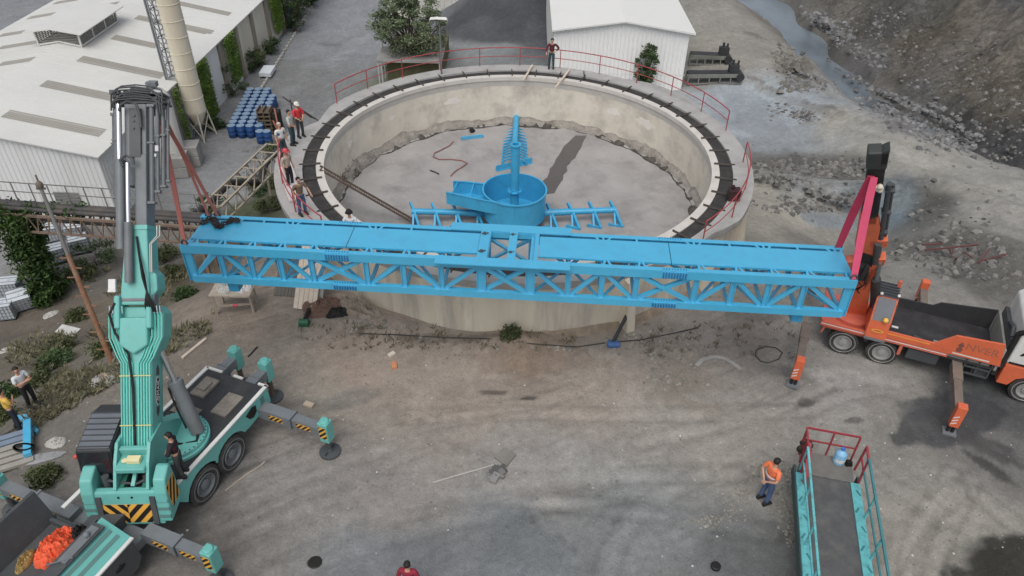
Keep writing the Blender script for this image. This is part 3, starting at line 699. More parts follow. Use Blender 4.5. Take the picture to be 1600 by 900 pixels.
# dried run-off apron and shallow footing ledge at the near foot
ring(lambda t: [(10.302, -.4), (10.302, .22 + .12 * fbm(6 * math.cos(t), 6 * math.sin(t), 1)), (10.55, .06 + .1 * fbm(9 * math.cos(t), 9 * math.sin(t), 2)), (10.95 + .2 * fbm(5 * math.cos(t), 5 * math.sin(t), 4), -.4)], "footing", mat("footing_rubble", s2l(140, 124, 106), .95, var=.3, vscale=3, dirt=s2l(110, 98, 86), dirt_amt=.6, bump=.04, bscale=8), smooth=50, th0=R(-84), th1=R(-32), n=120)

def rim_rail(name, label, a0, a1, r, zbase, step=2.35, h=1.05, mt=REDRAIL, rad=.028, n=None, mid=True):
    t = thing(name, label, "railing", (TCX, TCY, zbase))
    nn = max(2, int(abs(a1 - a0) * r / .35)); rf = r if callable(r) else (lambda th: r)
    pts = [(rf(a0 + (a1 - a0) * i / nn), a0 + (a1 - a0) * i / nn) for i in range(nn + 1)]
    X = lambda q, z: (q[0] * math.cos(q[1]), q[0] * math.sin(q[1]), z)
    MB().tube([X(q, h) for q in pts], rad, 6).build("top_rail", mt, t, smooth=50)
    if mid: MB().tube([X(q, h * .52) for q in pts], rad * .75, 6).build("mid_rail", mt, t, smooth=50)
    k = max(2, int(round(abs(a1 - a0) * 10.4 / step)))
    for i in range(k + 1):
        a = a0 + (a1 - a0) * i / k
        q = (rf(a), a); MB().tube([X(q, 0), X(q, h)], rad * .95, 6).build("post", mt, t, smooth=50)
    return t
rim_rail("guard_railing", "red tube railing curving round the far rim of the tank behind the man", R(153), R(14), 10.62, 2.5)
rim_rail("guard_railing", "red tube railing on the right front rim, running down to the blue truss", R(-4), R(-46), 10.42, 2.5)
rim_rail("guard_railing", "leaning pinkish red railing at the left rim walkway beside the standing men", R(186), R(226), 10.75, 2.5, rad=.03)

# ------------------------------------------------------------------ rake mechanism in the tank
cz = floor_z(TCX, TCY)
sb = F(803, 349)
RX, RY = sb.x, sb.y
rake = thing("thickener_rake", "bright blue rake with drum, tall centre shaft and toothed arms on the tank floor", "rake", (RX, RY, cz))
# drum: open cylinder with a gap where the feed chute joins, rim, floor ring
DR, DZ0, DZ1 = 1.5, .62, 2.02
mb = MB(); mb.lathe([(DR, DZ0), (DR, DZ1 - .06), (DR + .05, DZ1 - .06), (DR + .05, DZ1), (DR - .03, DZ1), (DR - .03, DZ0)], 64, closed=True)
drum = mb.build("feedwell_drum", BLUE2, rake, smooth=40)
MB().lathe([(DR - .031, DZ0 + .02), (.22, DZ0 + .06)], 48).build("drum_base_ring", BLUE2, drum, smooth=40)
mb = MB(); mb.lathe([(.21, .0), (.21, 4.3), (.26, 4.3), (.26, 4.37), (.15, 4.37), (.15, 3.9), (.02, 3.9)], 28)
shaft = mb.build("centre_shaft", BLUE2, rake, smooth=40)
mb = MB()
for k in range(6):
    a = k * math.pi / 3; mb.bar((.2 * math.cos(a), .2 * math.sin(a), 1.98), (.36 * math.cos(a), .36 * math.sin(a), 1.98), .03, .12)
mb.lathe([(.2, 1.9), (.34, 1.9), (.34, 1.95), (.2, 1.95)], 24, closed=True)
mb.build("shaft_collar", BLUE2, shaft)
# tangential feed chute to the left
cl = PY(695, 312, RY - .9) - Vector((RX, RY, cz))
ca = [(-1.45, .55), (-2.75, .86), (-3.02, .9)]   # back wall line (x, y), chute drawn in plan
mb = MB()
fr = [(.0, -1.5), (-1.5, -1.06), (-3.22, -.42)]
bk = [(-1.42, .42), (-2.3, .58), (-2.98, .62)]
ztop = 2.0; zbot = 1.38
def wall(mb, line, z0, z1, th=.03):
    for (x0, y0), (x1, y1) in zip(line[:-1], line[1:]):
        mb.bar((x0, y0, (z0 + z1) / 2), (x1, y1, (z0 + z1) / 2), th, z1 - z0)
        mb.bar((x0, y0, z1 + .015), (x1, y1, z1 + .015), .09, .03)
wall(mb, fr, zbot, ztop); wall(mb, bk, zbot, ztop)
mb.add([(fr[0][0], fr[0][1], zbot), (fr[1][0], fr[1][1], zbot), (fr[2][0], fr[2][1], zbot), (bk[2][0], bk[2][1], zbot), (bk[1][0], bk[1][1], zbot), (bk[0][0], bk[0][1], zbot)], [(0, 1, 2, 3, 4, 5)])
chute = mb.build("feed_chute", BLUE2, rake)
for t in (.35, .85):
    a = (fr[1][0] + (fr[2][0] - fr[1][0]) * t, fr[1][1] + (fr[2][1] - fr[1][1]) * t); c = (bk[0][0] + (bk[2][0] - bk[0][0]) * t, bk[0][1] + (bk[2][1] - bk[0][1]) * t)
    MB().bar((a[0], a[1], 1.98), (c[0], c[1], 1.98), .05, .05).build("cross_bar", BLUE2, chute)
def rake_arm(ang, length, blades, z0, z1, name="rake_arm", blade_len=1.35):
    ca_, sa_ = math.cos(ang), math.sin(ang)
    M = Matrix.Rotation(ang, 4, 'Z')
    mb = MB(M); mb.tube([(.2, 0, z0), (length * .55, 0, z0 + (z1 - z0) * .55)], .17, 12)
    mb.tube([(length * .55, 0, z0 + (z1 - z0) * .55), (length, 0, z1)], .15, 12)
    mb.lathe([(.0, 0)], 3)
    arm = mb.build(name, BLUE2, rake, smooth=40)
    for k in range(blades):
        x = length * (.36 + .62 * k / max(1, blades - 1)); z = z0 + (z1 - z0) * x / length
        b = MB(); W2 = Matrix.Rotation(0, 3, 'Z'); c_ = Vector((x * ca_, x * sa_, z))
        fin, foot, heel = c_ + Vector((-.2, .42, .24)), c_ + Vector((.34, -.80, -.46)), c_ + Vector((.02, -.62, -.50))
        b.bar(fin, c_, .09, .14, h2=.26); b.bar(c_, foot, .10, .28, h2=.16); b.bar(c_ + Vector((0, -.1, -.12)), heel, .09, .2)
        b.bar(foot + Vector((.06, 0, -.04)), heel + Vector((-.3, .1, -.02)), .08, .2)
        b.build("scraper_blade", BLUE2, arm)
    return arm
def local_ang(px, py, z):
    p = P(px, py, cz + z); return math.atan2(p.y - RY, p.x - RX), math.hypot(p.x - RX, p.y - RY)
aL, lL = local_ang(643, 330, .95); aR, lR = local_ang(963, 328, 1.0)
rake_arm(aL, lL, 4, .62, .95); rake_arm(aR, lR, 4, .62, 1.0)
# far arm lies on the floor behind the shaft, comb-like with close teeth
q0, q1 = F(803, 262), F(806, 200)
dv = (q1 - q0); fa = thing("rake_arm", "blue comb-like rake arm with two rows of close teeth lying behind the centre shaft", "rake arm", (q0.x, q0.y, q0.z), (0, 0, math.atan2(dv.y, dv.x)))
LN = dv.to_2d().length
MB().tube([(-.2, 0, .45), (LN + 1.0, 0, .75)], .17, 12).build("arm_tube", BLUE2, fa, smooth=40)
for k in range(13):
    x = .3 + (LN - .1) * k / 12
    b = MB()
    for s in (-1, 1):
        b.bar((x, s * .14, .40), (x - .06, s * .66, .24), .05, .09, up=(0, 0, 1)); b.bar((x - .05, s * .60, .17), (x - .05, s * .68, .17), .16, .16)
    b.build("tooth", BLUE2, fa)
p = F(802, 262); q = F(775, 267); q2 = F(831, 254)
o = MB().bar(q - p + Vector((0, 0, .16)), q2 - p + Vector((0, 0, .16)), .05, .3)
o.bar(q - p + Vector((0, 0, .02)), q2 - p + Vector((0, 0, .02)), .22, .04)
tag(o.build("scraper_beam", BLUE2, loc=p), "short blue angle beam lying crosswise between the drum and the comb-like arm", "beam")
p = F(736, 217); a, c = F(721, 217) - p, F(755, 213) - p
mb = MB(); mb.bar(a + Vector((0, 0, .04)), c + Vector((0, 0, .04)), .32, .06); mb.bar(a + Vector((0, -.14, .12)), c + Vector((0, -.14, .12)), .04, .14)
tag(mb.build("steel_channel", BLUE, loc=p), "small bright blue channel lying alone on the tank floor near the far wall", "channel")
p = F(737, 207); mb = MB(); mb.ball((0, 0, .13), .14, 10, 7); mb.ball((.1, .05, .1), .1, 8, 6)
tag(mb.build("rubber_lump", BLACK, loc=p, smooth=60), "black rubber lump behind the small blue channel on the tank floor", "lump")

# ladder-like lattice gangway lying from the rim down to the floor
a = P(500, 262, 2.55); c = F(650, 348)
g = thing("lattice_ladder", "long dark lattice ladder leaning from the left rim down onto the tank floor", "ladder", a)
d = c - a; s = d.cross(Vector((0, 0, 1))).normalized() * .17
for k in (-1, 1): MB().bar(s * k, d + s * k, .06, .08).build("side_rail", RUSTD, g)
mb = MB()
for i in range(44):
    f0 = d * (i / 44); f1 = d * ((i + 1) / 44); mb.bar(f0 - s * (1 if i % 2 else -1), f1 + s * (1 if i % 2 else -1), .03, .03)
mb.build("lacing", RUSTD, g)
# hose hanging down the far inner wall
a = P(913, 117, 2.62); mb = MB(); b_ = P(917, 172, .6); e = F(921, 203); f = F(958, 222)
mb.tube([a + Vector((0, .5, 0)), a, a + Vector((.02, -.25, -.1)), b_, e, e * .5 + f * .5 + Vector((0, .15, .05)), f], .03, 6)
mb.v = [tuple(Vector(v) - a) for v in mb.v]
tag(mb.build("hanging_hose", DARK, loc=a, smooth=50), "thin dark hose hanging down the far inner wall of the tank", "hose")
# red and dark cable lying in loops on the floor
pts = [F(*q) + Vector((0, 0, .04)) for q in [(708, 222), (703, 228), (690, 235), (679, 240), (677, 246), (686, 250), (705, 250), (722, 252), (730, 256), (722, 262), (712, 268), (704, 276)]]
mb = MB().tube([p_ - pts[0] for p_ in pts], .035, 6)
tag(mb.build("cable", mat("dusty_red_cable", s2l(140, 96, 92), .8, var=.4, vscale=3), loc=pts[0], smooth=50), "dusty red cable lying in loose loops on the tank floor", "cable")
pts = [F(*q) + Vector((0, 0, .04)) for q in [(672, 267), (680, 270), (686, 273)]]
mb = MB().tube([p_ - pts[0] for p_ in pts], .035, 6)
tag(mb.build("metal_offcut", DARK, loc=pts[0], smooth=50), "short dark steel offcut left of the looped cable on the tank floor", "offcut")

# two pale planks resting over the far rim
for i, (a, c, lab) in enumerate((((832, 102), (818, 125), "left of the two pale timbers lying over the far rim, nearest the man"), ((890, 109), (868, 137), "right and longer of the two pale timbers lying over the far rim"))):
    p0 = P(*a, 2.6); p1 = P(*c, 2.62); mb = MB().bar((0, 0, 0), p1 - p0, .1, .08); tag(mb.build("timber_plank", WOODP, loc=p0), lab, "plank", "pale timbers on the rim")
# rim light pole with two floodlights
lp = P(690, 116, 2.5); pole = thing("light_pole", "slim grey light pole with two white floodlights at the back rim of the tank", "light pole", lp)
MB().cyl((0, 0, 0), (0, 0, 3.05), .05, .04, 10).build("pole", STEEL, pole, smooth=50)
MB().bar((-.35, 0, 3.0), (.3, 0, 3.02), .05, .05).build("cross_arm", STEEL, pole)
for x, rz in ((-.28, .3), (.2, -.1)):
    Mx = Matrix.Translation((x, -.05, 3.1)) @ Matrix.Rotation(rz, 4, 'Z') @ Matrix.Rotation(-.5, 4, 'X')
    f = MB(Mx).box((0, 0, 0), (.52, .46, .16), top=(.85, .85)).build("floodlight", WHITE, pole, bevel=.03)
    MB(Mx).box((0, -.02, -.085), (.46, .40, .012)).build("lens", GLASS, f)

# ------------------------------------------------------------------ the blue truss bridge hanging between the cranes
BL, BW, BH = 21.0, 1.82, 1.45
bridge = thing("truss_bridge", "long sky blue steel truss bridge hanging in front of the tank from two cranes", "truss bridge", (-.077, 18.751, 5.403), (0, -.007, -.064))
bx_ = lambda px: (px - 811) / 1060 * BL
POSTS = [281, 342, 391, 440, 491, 580, 640, 701, 765, 843, 903, 956, 1010, 1102, 1159, 1213, 1267, 1341]
PAT = ['/', '\\', '/', '\\', 'X', '/', '\\', '/', 'X', '\\', '/', '\\', 'X', '/', '\\', '/', '\\']
TC, BC = .30, .24
xl, xr = -BL / 2, BL / 2
def channel(mb, x0, x1, y, z0, z1, out):
    """C-shaped chord: web with two flanges towards the inside (out = -1 front, 1 back)"""
    mb.bx(x0, x1, y - .012, y + .012, z0, z1)
    yy = (y + .012, y + .17) if out < 0 else (y - .17, y - .012)
    mb.bx(x0, x1, yy[0], yy[1], z1 - .02, z1); mb.bx(x0, x1, yy[0], yy[1], z0, z0 + .02)
for side, y in ((-1, 0.0), (1, BW)):
    mb = MB(); channel(mb, xl, xr, y, -TC, 0, side); mb.build("top_chord", BLUE, bridge)
    mb = MB(); channel(mb, xl + .12, xr - .12, y, -BH, -BH + BC, side); mb.build("bottom_chord", BLUE, bridge)
    yi = y + (.085 if side < 0 else -.085)
    for i, px in enumerate(POSTS):
        x = bx_(px); w = .30 if px in (765, 843) else (.17 if 0 < i < len(POSTS) - 1 else .30)
        z0, z1 = -BH + BC - .02, -TC + .02
        if i == 0: x = xl + .14; z0, z1 = -BH, -.01
        if i == len(POSTS) - 1: x = xr - .14; z0, z1 = -BH, -.01
        mb = MB(); mb.box((x, yi, (z0 + z1) / 2), (w, .022, z1 - z0))
        mb.box((x - w / 2 + .012, yi + side * -.0, (z0 + z1) / 2), (.022, .12, z1 - z0 - .04)); mb.box((x + w / 2 - .012, yi, (z0 + z1) / 2), (.022, .12, z1 - z0 - .04))
        mb.build("post", BLUE, bridge)
    for i, ch in enumerate(PAT):
        x0 = (bx_(POSTS[i]) if i else xl + .14) + .1; x1 = (bx_(POSTS[i + 1]) if i < len(PAT) - 1 else xr - .14) - .1
        zl, zh = -BH + BC + .0, -TC
        ds = []
        if ch in '/X': ds.append(((x0, zl), (x1, zh)))
        if ch in '\\X': ds.append(((x0, zh), (x1, zl)))
        for k, ((xa, za), (xb, zb)) in enumerate(ds):
            mb = MB(); yy = yi + (.03 if k == 0 else -.03) * (1 if ch == 'X' else 0)
            mb.bar((xa, yy, za), (xb, yy, zb), .03, .13, up=(0, 0, 1))
            mb.bar((xa, yy + (.05 if side < 0 else -.05), za + .06), (xb, yy + (.05 if side < 0 else -.05), zb + .06), .09, .02, up=(0, 0, 1))
            mb.build("diagonal", BLUE, bridge)
# bottom cross members and laterals seen through the side
for i, px in enumerate(POSTS):
    x = min(max(bx_(px), xl + .14), xr - .14)
    MB().bx(x - .05, x + .05, .02, BW - .02, -BH + .025, -BH + .14).build("bottom_cross_member", BLUE, bridge)
    MB().bx(x - .05, x + .05, .02, BW - .02, -.26, -.12).build("top_cross_member", BLUE, bridge)
for i in range(len(POSTS) - 1):
    x0, x1 = min(max(bx_(POSTS[i]), xl + .2), xr - .2), min(max(bx_(POSTS[i + 1]), xl + .2), xr - .2)
    MB().bar((x0, .06 if i % 2 else BW - .06, -BH + .17), (x1, BW - .06 if i % 2 else .06, -BH + .17), .1, .03).build("bottom_lateral", BLUE, bridge)
# top brackets between the chords and the deck plate
for i, px in enumerate(POSTS):
    x = min(max(bx_(px), xl + .3), xr - .3)
    if -2.4 < x < 1.95: continue
    brs = [(0, .02, .05, .42), (.28, .02, .13, .42), (0, BW - .02, .05, BW - .42)]
    if i % 2: brs += [(-.3, BW - .02, -.05, BW - .42), (.32, BW - .02, .12, BW - .42)]
    for xa, ya, xb, yb in brs: MB().bar((x + xa, ya, -.02), (x + xb, yb, -.03), .07, .04).build("deck_bracket", BLUE, bridge)
# deck plates
dk = [xl + .22, bx_(547), -1.075]; dk2 = [.855, bx_(1062), xr - .08]
for a, c in ((dk[0], dk[1] - .012), (dk[1] + .012, dk[2]), (dk2[0], dk2[1] - .012), (dk2[1] + .012, dk2[2])):
    MB().bx(a, c, .38, 1.50, -.055, .012).build("deck_plate", BLUE, bridge)
for px in (547, 1062):
    MB().bx(bx_(px) - .0118, bx_(px) + .0118, .38, 1.5, -.05, -.005).build("deck_joint", SEAM, bridge)
# centre plate with its two openings
x0, x1 = -2.32, 1.86; ox0, ox1, om0, om1 = -.74, .72, -.12, .14
mb = MB(); z0, z1 = .014, .05
mb.bx(x0, x1, -.30, .12, z0, z1); mb.bx(x0 + .25, x1, 1.62, BW + .22, z0, z1)
mb.bx(-1.06, ox0, .122, 1.618, z0, z1); mb.bx(ox1, 0.84, .122, 1.618, z0, z1); mb.bx(om0, om1, .122, 1.618, z0 - .002, z1 + .03)
ctr = mb.build("centre_plate", BLUE, bridge)
mb = MB()
for x in (ox0, ox1):
    mb.bx(x - .02, x + .02, .13, 1.61, -.16, .012)
mb.bx(ox0, ox1, .10, .13, -.16, .012); mb.bx(ox0, ox1, 1.61, 1.64, -.2, .012)
mb.build("opening_frame", BLUE, ctr)
mb = MB()
for x in (-.93, -.02): 
    for y in (.42, 1.42):
        mb = MB(); mb.cyl((x, y, .05), (x, y, .12), .05, n=10); mb.bar((x - .1, y, .07), (x + .12, y + .05, .07), .03, .04)
        mb.build("lifting_lug", STEELD, ctr)
# bolted splices
BOLT = mat("blue_bolt_heads", s2l(36, 112, 166), .5)
for px in (536, 1066):
    for y, out in ((0, -1), (BW, 1)):
        for z0, z1, xo in ((-TC, 0, 0), (-BH, -BH + BC, .0)):
            x = bx_(px) + (0 if z0 > -1 else (.12 if px < 800 else -.18)); y0 = y + out * .012
            mb = MB(); mb.bx(x - .38, x + .38, min(y0, y0 + out * .014), max(y0, y0 + out * .014), z0 + .03, z1 - .03); mb.cur = 1
            for r in range(3):
                for k in range(9):
                    mb.cyl((x - .34 + .085 * k, y0 + out * .014, z0 + .07 + (z1 - z0 - .14) * r / 2), (x - .34 + .085 * k, y0 + out * .055, z0 + .07 + (z1 - z0 - .14) * r / 2), .026, n=6)
            mb.cur = 0; mb.bx(x - .38, x + .38, min(y, y - out * .12), max(y, y - out * .12), z1 + .001, z1 + .012); mb.cur = 1
            for k in range(9): mb.cyl((x - .34 + .085 * k, y - out * .06, z1 + .01), (x - .34 + .085 * k, y - out * .06, z1 + .035), .02, n=6)
            mb.build("splice_plate", [BLUE, BOLT], bridge)
for px, y in ((345, .25), (1275, .3)):
    x = bx_(px); MB().bx(x - .17, x + .17, y, y + .34, -BH - .52, -BH + .0).build("support_foot", BLUE2, bridge)
BM = Matrix.Translation(bridge.location) @ bridge.rotation_euler.to_matrix().to_4x4()
# dark chain heaped on the left end of the deck
c0 = BM @ Vector((xl + .85, 1.25, .02)); mb = MB(); rn = random.Random(3)
for k in range(46):
    t = k / 45; x = -.55 + 1.1 * t + rn.uniform(-.05, .05); y = .22 * math.sin(t * 9) + rn.uniform(-.06, .06); z = .04 + abs(.06 * math.sin(t * 17))
    an = rn.uniform(0, 3.14); mb.M = Matrix.Translation((x, y, z)) @ Matrix.Rotation(an, 4, 'Z') @ Matrix.Rotation(rn.uniform(-.7, .7), 4, 'X')
    mb.tube([(.075 * math.cos(q * math.pi / 4) * 1.3, .05 * math.sin(q * math.pi / 4), 0) for q in range(9)], .022, 5)
tag(mb.build("chain", mat("dark_oily_chain", s2l(52, 46, 46), .6, metal=.3, var=.3), loc=c0, smooth=60), "dark lifting chain heaped on the left end of the blue bridge deck", "chain")
# ------------------------------------------------------------------ wheels
def wheel(parent, x, y, zc, r, w, side=-1, rimcol=None, hubr=.55):
    """tyre with tread blocks (axis along y, outer face towards side) and a separate rim"""
    mb = MB(); n = 44
    prof = [(r * .60, -w / 2 * .7), (r * .72, -w / 2), (r * .93, -w / 2), (r, -w / 2 * .72), (r, w / 2 * .72), (r * .93, w / 2), (r * .72, w / 2), (r * .60, w / 2 * .7)]
    M = Matrix.Translation((x, y, zc)) @ Matrix.Rotation(R(90), 4, 'X')
    mb.M = M; mb.lathe(prof, n, closed=True)
    for k in range(30):
        a = 2 * math.pi * k / 30
        for s in (-1, 1):
            A = Matrix.Rotation(a + (.1 if s > 0 else 0), 4, 'Z'); mb.M = M @ A
            mb.box((r * 1.005, 0, s * w * .22), (.035, r * .11, w * .4), Matrix.Rotation(s * .5, 3, 'X'))
    t = mb.build("tyre", TREAD, parent, smooth=35)
    s = 1 if side < 0 else -1
    mb = MB(M); o = w / 2 * s
    mb.lathe([(r * .62, o * .9), (r * .60, o * 1.02), (r * .56, o * 1.0), (r * .52, o * .55), (r * .3, o * .5), (r * .27, o * .85), (r * .12, o * .95), (.001, o * .95)], 32)
    mb.lathe([(r * .80, o * 1.0), (r * .81, o * 1.03), (r * .845, o * 1.03), (r * .855, o * .99)], 40)
    for k in range(10):
        a = 2 * math.pi * k / 10
        mb.cyl((r * .4 * math.cos(a), r * .4 * math.sin(a), o * .5), (r * .4 * math.cos(a), r * .4 * math.sin(a), o * .62), r * .045, n=6)
    mb.build("rim", rimcol or STEEL, t, smooth=35)
    return t

# ------------------------------------------------------------------ teal mobile crane
AC = R(69.5)
crane = thing("mobile_crane", "big teal mobile crane with raised grey telescopic boom and black and yellow counterweight", "crane", (-9.14, 13.27, 0), (0, 0, AC))
CM = Matrix.Translation(crane.location) @ Matrix.Rotation(AC, 4, 'Z')
# chassis frame, deck, side skirts
mb = MB(); mb.bx(-5.6, 3.8, .75, 1.55, .55, 1.5); mb.bx(-.6, 3.8, .3, 2.0, 1.1, 1.55); mb.build("chassis", STEELD, crane)
mb = MB(); mb.bx(-.75, 3.84, .06, 2.24, 1.56, 1.64)
deck = mb.build("deck", DARK, crane)
mb = MB()
mb.bx(2.3, 3.2, .35, .9, 1.642, 1.70); mb.bx(2.7, 3.5, 1.5, 2.0, 1.642, 1.72); mb.bx(2.9, 3.3, 1.6, 1.9, 1.72, 1.80); mb.bx(1.9, 2.3, 1.2, 2.1, 1.642, 1.67)
mb.build("access_plate", mat("dusty_plate", s2l(132, 124, 114), .8, var=.3, vscale=4, dirt=s2l(80, 78, 76), dirt_amt=.6), deck)
def arch_panel(y0, y1):
    """side skirt with two wheel arches, drawn in x-z and extruded in y"""
    pts = [(-.35, 1.62), (3.86, 1.62), (3.9, .98), (2.75, .90)]
    def arc(cx, r):
        return [(cx + r * math.cos(a), .62 + r * math.sin(a)) for a in np.linspace(R(25), R(155), 9)]
    pts += arc(1.87, .72) + arc(.62, .72) + [(-.12, .72), (-.35, 1.0)]
    return MB().prism(pts, 'y', y0, y1)
sk = arch_panel(-.02, .05).build("side_skirt", TEAL, crane)
arch_panel(2.25, 2.32).build("side_skirt", TEAL, crane)
for y0, y1 in ((-.05, .07), (2.23, 2.35)):
    mb = MB(); mb.bx(-2.0 if y0 > 1 else -.3, 3.9, y0, y1, 1.641, 1.69); mb.build("deck_edge_strip", WHITE, crane)
mb = MB(); mb.bx(3.84, 3.92, 1.7, 2.3, 1.641, 1.69); mb.bx(3.84, 3.92, .9, 1.25, 1.641, 1.69); mb.bx(3.84, 3.92, -.05, .3, 1.641, 1.69); mb.build("deck_edge_strip", WHITE, crane)
mb = MB(); mb.prism([(2.72, 1.42), (2.85, 1.18), (3.02, 1.1), (3.2, 1.2), (3.22, 1.45), (3.05, 1.52)], 'y', -.035, -.0202); mb.build("skirt_opening", HBLK, sk)
mb = MB(); mb.bx(3.45, 3.62, -.035, -.0202, 1.1, 1.5); mb.build("skirt_marking", TEALD, sk)
for x in (.62, 1.87):
    wheel(crane, x, .2, .6, .6, .44, -1, STEEL); wheel(crane, x, 2.1, .6, .6, .44, 1, STEELD)
# outriggers
def outrigger(x, y0, y1, z, pad=True, hz=True, along='y'):
    s = 1 if y1 > y0 else -1
    mb = MB()
    def B(a, b, c, d, e, f):
        if along == 'y': mb.bx(c, d, a, b, e, f)
        else: mb.bx(a, b, c, d, e, f)
    B(y0, y0 + (y1 - y0) * .55, x - .19, x + .19, z - .2, z + .2); B(y0 + (y1 - y0) * .5, y1, x - .155, x + .155, z - .165, z + .16)
    B(y0 + (y1 - y0) * .52, y0 + (y1 - y0) * .55, x - .22, x + .22, z - .23, z + .23)
    o = mb.build("outrigger_beam", STEEL, crane)
    if along == 'y':
        for f in ((.3,), (.74,)):
            yc = y0 + (y1 - y0) * f[0]
            for sg in (-1,):
                hw = .19 if f[0] < .5 else .155
                M = frame((0, s * 1.0, 0), (0, 0, 1), (s * 1.0, 0, 0), (x + s * (hw + .001), yc, z)) if False else frame((0, 1, 0), (0, 0, 1), (1, 0, 0), (x + hw + .001, yc, z))
                M2 = frame((0, -1, 0), (0, 0, 1), (-1, 0, 0), (x - hw - .001, yc, z))
                if hz:
                    hazard(M2, .5, .2, .17, 1.0, [YEL, HBLK], o)
    # leg
    c = (x, y1 + s * .13) if along == 'y' else (y1 + s * .13, x)
    mb = MB(); mb.box((c[0], c[1], z + .02), (.34, .34, .82)); mb.cyl((c[0], c[1], z + .40), (c[0], c[1], z + .50), .17, .13, 14)
    lg = mb.build("outrigger_leg", TEAL, o, bevel=.03)
    if hz and along == 'y':
        M2 = frame((0, -1, 0), (0, 0, 1), (-1, 0, 0), (c[0] - .175, c[1], z + .05)); hazard(M2, .26, .5, .2, 1.0, [YEL, HBLK], lg)
    mb = MB(); mb.cyl((c[0], c[1], z - .38), (c[0], c[1], .16), .09, n=12); mb.build("jack_rod", RUSTD if along == 'x' else STEELD, lg, smooth=40)
    mb = MB(); mb.lathe([(.001, .0), (.34, .0), (.34, .06), (.14, .1), (.1, .2), (.001, .2)], 20, c=(c[0], c[1], .01)); mb.box((c[0], c[1], .13), (.5, .05, .1)); mb.build("foot_plate", STEELD, lg, smooth=40)
    return o
outrigger(3.45, .02, -2.25, 1.02); outrigger(-1.5, .1, -1.9, 1.05); outrigger(-1.85, 2.2, 4.9, 1.1)
outrigger(2.02, 3.7, 4.75, 1.3, hz=False, along='x'); outrigger(.72, 3.7, 4.65, 1.3, hz=False, along='x')
mb = MB(); mb.bx(-2.6, -1.45, .1, 2.6, .75, 1.08); mb.build("outrigger_housing", STEEL, crane, bevel=.03)
# front carrier body towards the camera: fender, tray, left wall
mb = MB(); mb.prism([(-2.0, .75), (-2.05, 1.55), (-5.6, 1.55), (-5.6, .5), (-4.2, .5)] + [(-3.5 + .72 * math.cos(a), .5 + .72 * math.sin(a)) for a in np.linspace(0, math.pi, 9)][::-1][::-1][0:0] + [(-4.15, .72), (-3.95, 1.05), (-3.5, 1.22), (-3.05, 1.05), (-2.85, .72), (-2.75, .5), (-2.2, .5)], 'y', -.06, .06)
fs = mb.build("fender_side", STEELD, crane)
mb = MB(); mb.cyl((-2.6, -.075, 1.2), (-2.6, -.06, 1.2), .02, n=6); mb.ball((-2.62, -.07, 1.1), .16, 10, 7, (1, .12, .45)); mb.build("hand_hole", HBLK, fs)
mb = MB(); mb.add([(-2.0, -.08, 1.56), (-2.0, .8, 2.02), (-5.6, .8, 2.1), (-5.6, -.08, 1.56), (-2.0, .86, 1.5), (-5.6, .86, 1.5)], [(0, 1, 2, 3), (1, 4, 5, 2), (0, 4, 1), (3, 2, 5), (0, 3, 5, 4)])
fe = mb.build("fender", TEAL, crane)
for t in (.35, .58):
    mb = MB(); y = -.08 + .88 * t; z = 1.56 + .46 * t; mb.bar((-2.15, y, z + .016), (-5.6, y, z + .016 + .08 * t), .1, .02, up=(0, -.46, .88)); mb.build("fender_stripe", TEALD, fe)
mb = MB(); mb.bx(-5.6, -2.0, -.1, .0, 1.562, 1.61); mb.build("fender_edge_strip", WHITE, fe)
wheel(crane, -3.5, .2, .6, .6, .44, -1, STEEL); wheel(crane, -3.5, 2.1, .6, .6, .44, 1, STEELD)
mb = MB(); mb.bx(-5.6, -2.2, .86, 2.4, 1.45, 1.52); mb.bx(-5.6, -2.1, .84, .9, 1.5, 2.05); mb.bx(-5.6, -2.2, .5, .86, 2.0, 2.06)
mb.add([(-2.25, 2.3, 1.5), (-2.25, 2.62, 2.5), (-5.6, 2.62, 2.5), (-5.6, 2.3, 1.5), (-2.25, 2.72, 2.5), (-5.6, 2.72, 2.5), (-2.25, 2.4, 1.5), (-5.6, 2.4, 1.5)], [(0, 1, 2, 3), (1, 4, 5, 2), (4, 6, 7, 5), (0, 6, 4, 1)])
mb.bx(-2.45, -2.35, .9, 2.3, 1.5, 1.7)
tray = mb.build("storage_tray", STEELD, crane)
mb = MB(); mb.bx(-5.6, -2.4, 2.74, 3.1, 1.6, 1.7); mb.build("fender", TEAL, crane)
mb = MB(); mb.bx(-3.4, -2.3, .55, .8, 2.062, 2.10); mb.ball((-2.6, .66, 2.14), .09, 8, 6); mb.bar((-3.2, .5, 2.1), (-3.6, .95, 2.1), .03, .03); mb.build("tray_bracket", STEEL, tray)
# slewing platform
SO = Vector((1.05, 1.1, 1.66)); SLEW = R(23.5)
SM = Matrix.Translation(SO) @ Matrix.Rotation(SLEW, 4, 'Z')
mb = MB(SM); mb.lathe([(.001, 0), (.95, 0), (.95, .1), (.9, .12), (.9, .24), (.84, .27), (.001, .27)], 48)
mb.cur = 1
for k in range(40):
    a = 2 * math.pi * k / 40; mb.cyl((.87 * math.cos(a), .87 * math.sin(a), .25), (.87 * math.cos(a), .87 * math.sin(a), .275), .02, n=6)
mb.cyl((.55, -.35, .271), (.55, -.35, .275), .09, n=12)
mb.build("slewing_ring", [TEAL, STEELD], crane, smooth=40)
